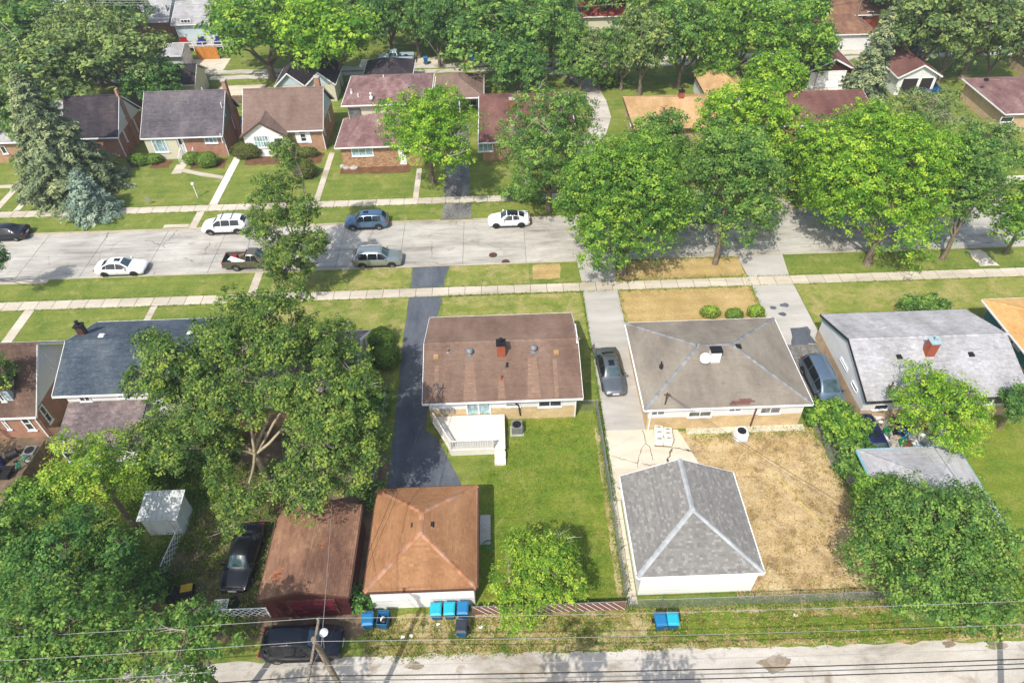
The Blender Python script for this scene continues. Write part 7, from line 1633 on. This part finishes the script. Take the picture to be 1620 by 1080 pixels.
junk('bucket', 'green plastic bucket among the junk, nearest the navy van', 1400, 686, bucket(), 'plastic_green', 'bucket'); junk('bucket', 'green plastic bucket among the junk, nearest the small garage', 1425, 703, bucket(), 'plastic_green', 'bucket')
for (u, v, lab) in ((1388, 682, 'white bucket beside the green junk bucket'), (1411, 700, 'white bucket in front of the junk tubs'), (1440, 698, 'white bucket at the tree side of the junk'), (1378, 668, 'white bucket at the house wall by the junk')): junk('bucket', lab, u, v, bucket(), 'plastic_grey', 'bucket')
for (u, v, w, d, h, m, lab) in ((1405, 662, .6, .45, .5, 'plastic_grey', 'large pale plastic tub standing by the house wall'), (1392, 674, .5, .4, .4, 'plastic_grey', 'pale storage tub in the middle of the junk'), (1418, 682, .55, .4, .3, 'black_plastic', 'black storage tub in the middle of the junk'), (1408, 708, .5, .45, .35, 'plastic_grey', 'pale tub at the garage side of the junk'), (1430, 690, .4, .35, .3, 'plastic_blue', 'blue tub under the edge of the bright tree'), (1383, 656, .6, .4, .35, 'trim_white', 'white box by the house corner')): junk('storage_tub', lab, u, v, tub(w, d, h), m, 'tub', .012, rng.uniform(0, 3))
junk('tyre', 'car tyre lying on the junk heap', 1440, 679, tyre(), 'tyre', 'tyre'); junk('tyre', 'second tyre lying deeper in the junk heap', 1430, 672, tyre(), 'tyre', 'tyre')
M['cloth_tan'] = flat('cloth_tan', C(196,176,146), .9)
for i, (u, v, s, m) in enumerate(((1396, 694, .45, 'trim_white'), (1420, 694, .4, 'cloth_tan'), (1384, 690, .4, 'plastic_grey'), (1433, 704, .45, 'rust'), (1450, 702, .4, 'trim_white'), (1390, 663, .5, 'trim_white'), (1412, 672, .45, 'cloth_tan'), (1402, 703, .35, 'black_plastic'), (1448, 690, .4, 'plastic_grey'), (1422, 660, .45, 'plastic_grey'))): junk('rubbish_bag', 'rumpled bag of rubbish in the junk behind the pale grey house', u, v, heap(s), m, 'rubbish bag', .012, i, 'rubbish bags in the junk heap')
for i in range(26):
    u, v = rng.uniform(1372, 1462), rng.uniform(658, 710); k = rng.choice(('box', 'pipe', 'plank', 'pot', 'can')); m = rng.choice(('plastic_grey', 'trim_white', 'rust', 'cloth_tan', 'black_plastic', 'plastic_blue', 'steel'))
    q = {'box': lambda: MB().box(-.2, .2, -.15, .15, 0, .28).box(-.17, .17, -.12, .12, .283, .3), 'pipe': lambda: MB().tube([(-.6, 0, .08), (.6, 0, .3)], .04, 6), 'plank': lambda: MB().bar((-.7, 0, .05), (.7, .1, .25), .16, .03), 'pot': lambda: MB().lathe((0,0,0), [(.13, 0), (.18, .28), (.2, .28), (.2, .32), (.15, .32), (.12, .1)], 10), 'can': lambda: MB().lathe((0,0,0), [(.14, 0), (.14, .3), (.1, .34), (.04, .36)], 10)}[k]()
    junk({'box': 'scrap_box', 'pipe': 'scrap_pipe', 'plank': 'scrap_plank', 'pot': 'plant_pot', 'can': 'paint_can'}[k], 'small piece of scrap in the junk behind the pale grey house', u, v, q, m, 'scrap', .012, i, 'scrap in the junk heap')
# left yard
p = P(55, 722); ac_unit((p.x, p.y), 'round grey air conditioner beside the wooden privacy fence')
junk('barrel', 'blue plastic barrel in the cluttered yard', 3, 735, MB().lathe((0,0,0), [(.26, 0), (.3, .1), (.3, .8), (.26, .9), (.1, .92)], 14), 'cloth_blue', 'barrel'); junk('barrel', 'black barrel lying by the air conditioner', 22, 722, MB().tube([(-.4, 0, .3), (-.35, 0, .3), (.35, 0, .3), (.4, 0, .3)], [.22, .3, .3, .22], 14), 'black_plastic', 'barrel', .012, .6); junk('storage_tub', 'black tub in the cluttered yard by the wooden fence', 8, 752, tub(.6, .5, .5), 'black_plastic', 'tub')
p = P(40, 738); e = empty('bicycle', (p.x, p.y, .012), 'mint green bicycle leaning in the cluttered yard', 'bicycle', None, .9, True); M['mint'] = flat('paint_mint', C(60,190,150), .4)
for x in (-.5, .5):
    w = MB(); b0 = 0; w.tube([(x+.33*math.cos(a), 0, .34+.33*math.sin(a)) for a in [i*math.pi/9 for i in range(19)]], .03, 5, False); wo_ = w.build('wheel', M['tyre'], e)
    s_ = MB()
    for k in range(6): a = k*math.pi/3; s_.bar((x, 0, .34), (x+.31*math.cos(a), 0, .34+.31*math.sin(a)), .012, .012)
    s_.build('spokes', M['steel'], wo_)
f_ = MB()
for a, b_ in (((-.5,0,.34), (-.12,0,.32)), ((-.12,0,.32), (-.22,0,.85)), ((-.22,0,.8), (.32,0,.78)), ((-.12,0,.32), (.33,0,.7)), ((-.5,0,.34), (-.22,0,.8)), ((.5,0,.34), (.3,0,.95))): f_.tube([a, b_], .035, 6)
f_.build('frame', M['mint'], e); MB().box(-.36, -.1, -.08, .08, .86, .93).build('saddle', M['black_plastic'], e); MB().tube([(.22, -.3, 1.0), (.32, 0, .96), (.22, .3, 1.0)], .02, 6).build('handlebar', M['steel'], e)
# yard clutter near the black sedan
junk('tyre', 'spare wheel behind the white lattice left of the maroon garage', 370, 955, tyre(), 'tyre', 'tyre'); junk('storage_tub', 'white tub beside the spare wheel', 352, 958, tub(.45, .3, .3), 'trim_white', 'tub')
p = P(288, 942); e = empty('lawn_tractor', (p.x, p.y, .012), 'yellow and black lawn tractor parked under the dark bush', 'tractor', None, .15, True)
MB().box(-.8, .8, -.35, .35, .28, .5).box(.15, .85, -.28, .28, .5, .82).build('body', M['black_plastic'], e); MB().box(.2, .9, -.24, .24, .823, .88).build('hood', flat('paint_yellow', C(190,156,44), .4), e)
MB().box(-.45, -.1, -.22, .22, .5, .6).box(-.5, -.42, -.22, .22, .6, .95).build('seat', M['black_plastic'], e); MB().tube([(.1, 0, .6), (-.05, 0, 1.0)], .02, 6).build('steering_column', M['black_metal'], e)
for x, r in ((-.5, .28), (.6, .2)):
    for y in (-.4, .4): MB().tube([(x, y-.09, r), (x, y+.09, r)], r, 12).build('wheel', M['tyre'], e)
# table on the far yard, chairs, trampoline net
M['chair_red'] = flat('chair_red', C(176,40,44), .5)
for i, (u, v, rz, lab) in enumerate(((1532, 84, .3, 'red garden chair left of the garden table'), (1546, 86, -.3, 'red garden chair right of the garden table'), (1518, 97, 1.0, 'red garden chair nearest the faded brown roof'))):
    p = P(u, v); e = empty('garden_chair', (p.x, p.y, 0), lab, 'chair', 'red garden chairs', rz, True); MB().box(-.32, .32, -.3, .3, .38, .44).build('seat', M['chair_red'], e); MB().add([(-.32,.28,.44),(.32,.28,.44),(.32,.5,1.05),(-.32,.5,1.05),(-.32,.33,.44),(.32,.33,.44),(.32,.55,1.05),(-.32,.55,1.05)], [(0,1,2,3),(7,6,5,4),(0,4,5,1),(3,2,6,7),(0,3,7,4),(1,5,6,2)]).build('backrest', M['chair_red'], e)
    for x in (-.28, .28):
        for y in (-.26, .26): MB().box(x-.03, x+.03, y-.03, y+.03, 0, .38).build('leg', M['chair_red'], e)
p = P(1540, 92); e = empty('garden_table', (p.x, p.y, 0), 'small garden table with folded parasol between red chairs', 'table', None, 0, True); MB().lathe((0,0,.68), [(.55, 0), (.55, .04), (.02, .05)], 16).build('tabletop', M['black_metal'], e); MB().tube([(0,0,0), (0,0,2.3)], .03, 6).build('parasol_pole', M['steel'], e); MB().lathe((0,0,1.3), [(.16, 0), (.1, .5), (.03, .95)], 8).build('folded_parasol', M['cloth_tan'], e)
p = P(1440, 84); e = empty('trampoline', (p.x, p.y, 0), 'round trampoline with tall safety net beside the willow', 'trampoline', None, 0, True); MB().lathe((0,0,.7), [(2.1, 0), (2.1, .06), (.02, .07)], 20).build('mat', M['black_plastic'], e)
for k in range(8): a = k*math.pi/4; MB().tube([(2.1*math.cos(a), 2.1*math.sin(a), 0), (2.1*math.cos(a), 2.1*math.sin(a), 2.7)], .03, 6).build('pole', M['steel'], e)
nt_ = MB()
for z in [.9+i*.15 for i in range(12)]: nt_.tube([(2.1*math.cos(a), 2.1*math.sin(a), z) for a in [i*math.pi/8 for i in range(17)]], .006, 3, False)
for k in range(64): a = k*math.pi/32; nt_.tube([(2.1*math.cos(a), 2.1*math.sin(a), .8), (2.1*math.cos(a), 2.1*math.sin(a), 2.65)], .006, 3, False)
nt_.build('net', M['wire_steel'], e, kind='stuff')
# dark tarpaulin and pool cover far away
p = P(978, 88); e = empty('gazebo', (p.x, p.y, 0), 'dark canopy gazebo on the shaded far lawn', 'gazebo', None, 0, True); MB().add([(-2,-1.6,2.1),(2,-1.6,2.1),(2,1.6,2.1),(-2,1.6,2.1),(0,0,2.8)], [(0,1,4),(1,2,4),(2,3,4),(3,0,4),(3,2,1,0)]).build('canopy', flat('canopy_grey', C(120,130,140), .7), e)
for x in (-1.9, 1.9):
    for y in (-1.5, 1.5): MB().box(x-.05, x+.05, y-.05, y+.05, 0, 2.1).build('post', M['black_metal'], e)
p = P(1462, 144); junk('storage_tub', 'teal covered pool tub before the white gable garage', 1462, 146, tub(1.6, 1.1, .9), 'bin_blue', 'pool')
p = P(612, 255); junk('garden_chair', 'dark patio chair before the split level house', 611, 254, MB().box(-.3, .3, -.3, .3, .38, .44).box(-.3, .3, .27, .32, .44, .95).box(-.28, -.24, -.28, -.24, 0, .38).box(.24, .28, -.28, -.24, 0, .38).box(-.28, -.24, .24, .28, 0, .38).box(.24, .28, .24, .28, 0, .38), 'black_metal', 'chair')
for i, (u, v) in enumerate(((542, 263), (548, 266), (555, 262), (560, 266))): junk('garden_rock', 'pale garden rock at the corner of the split level house', u, v, heap(.35+.05*i), 'foundation', 'rock', .0, i, 'rocks by the split level house')
# ---------------------------------------------------------------- thin summer haze
hb = MB(); hb.box(-330, 330, -80, 460, -1.4, 41.6)
hm = NB('haze_air'); pv = hm.n('VolumePrincipled', Density=0.0005, Anisotropy=0.2, Color=(0.86, 0.92, 1.0, 1)); hm.nt.links.new(pv.outputs[0], hm.out.inputs['Volume'])
hz_o = hb.build('haze', hm.m, origin=(0, 0, 0)); hz_o['kind'] = 'stuff'; hz_o['label'] = 'thin pale summer haze over the whole block'
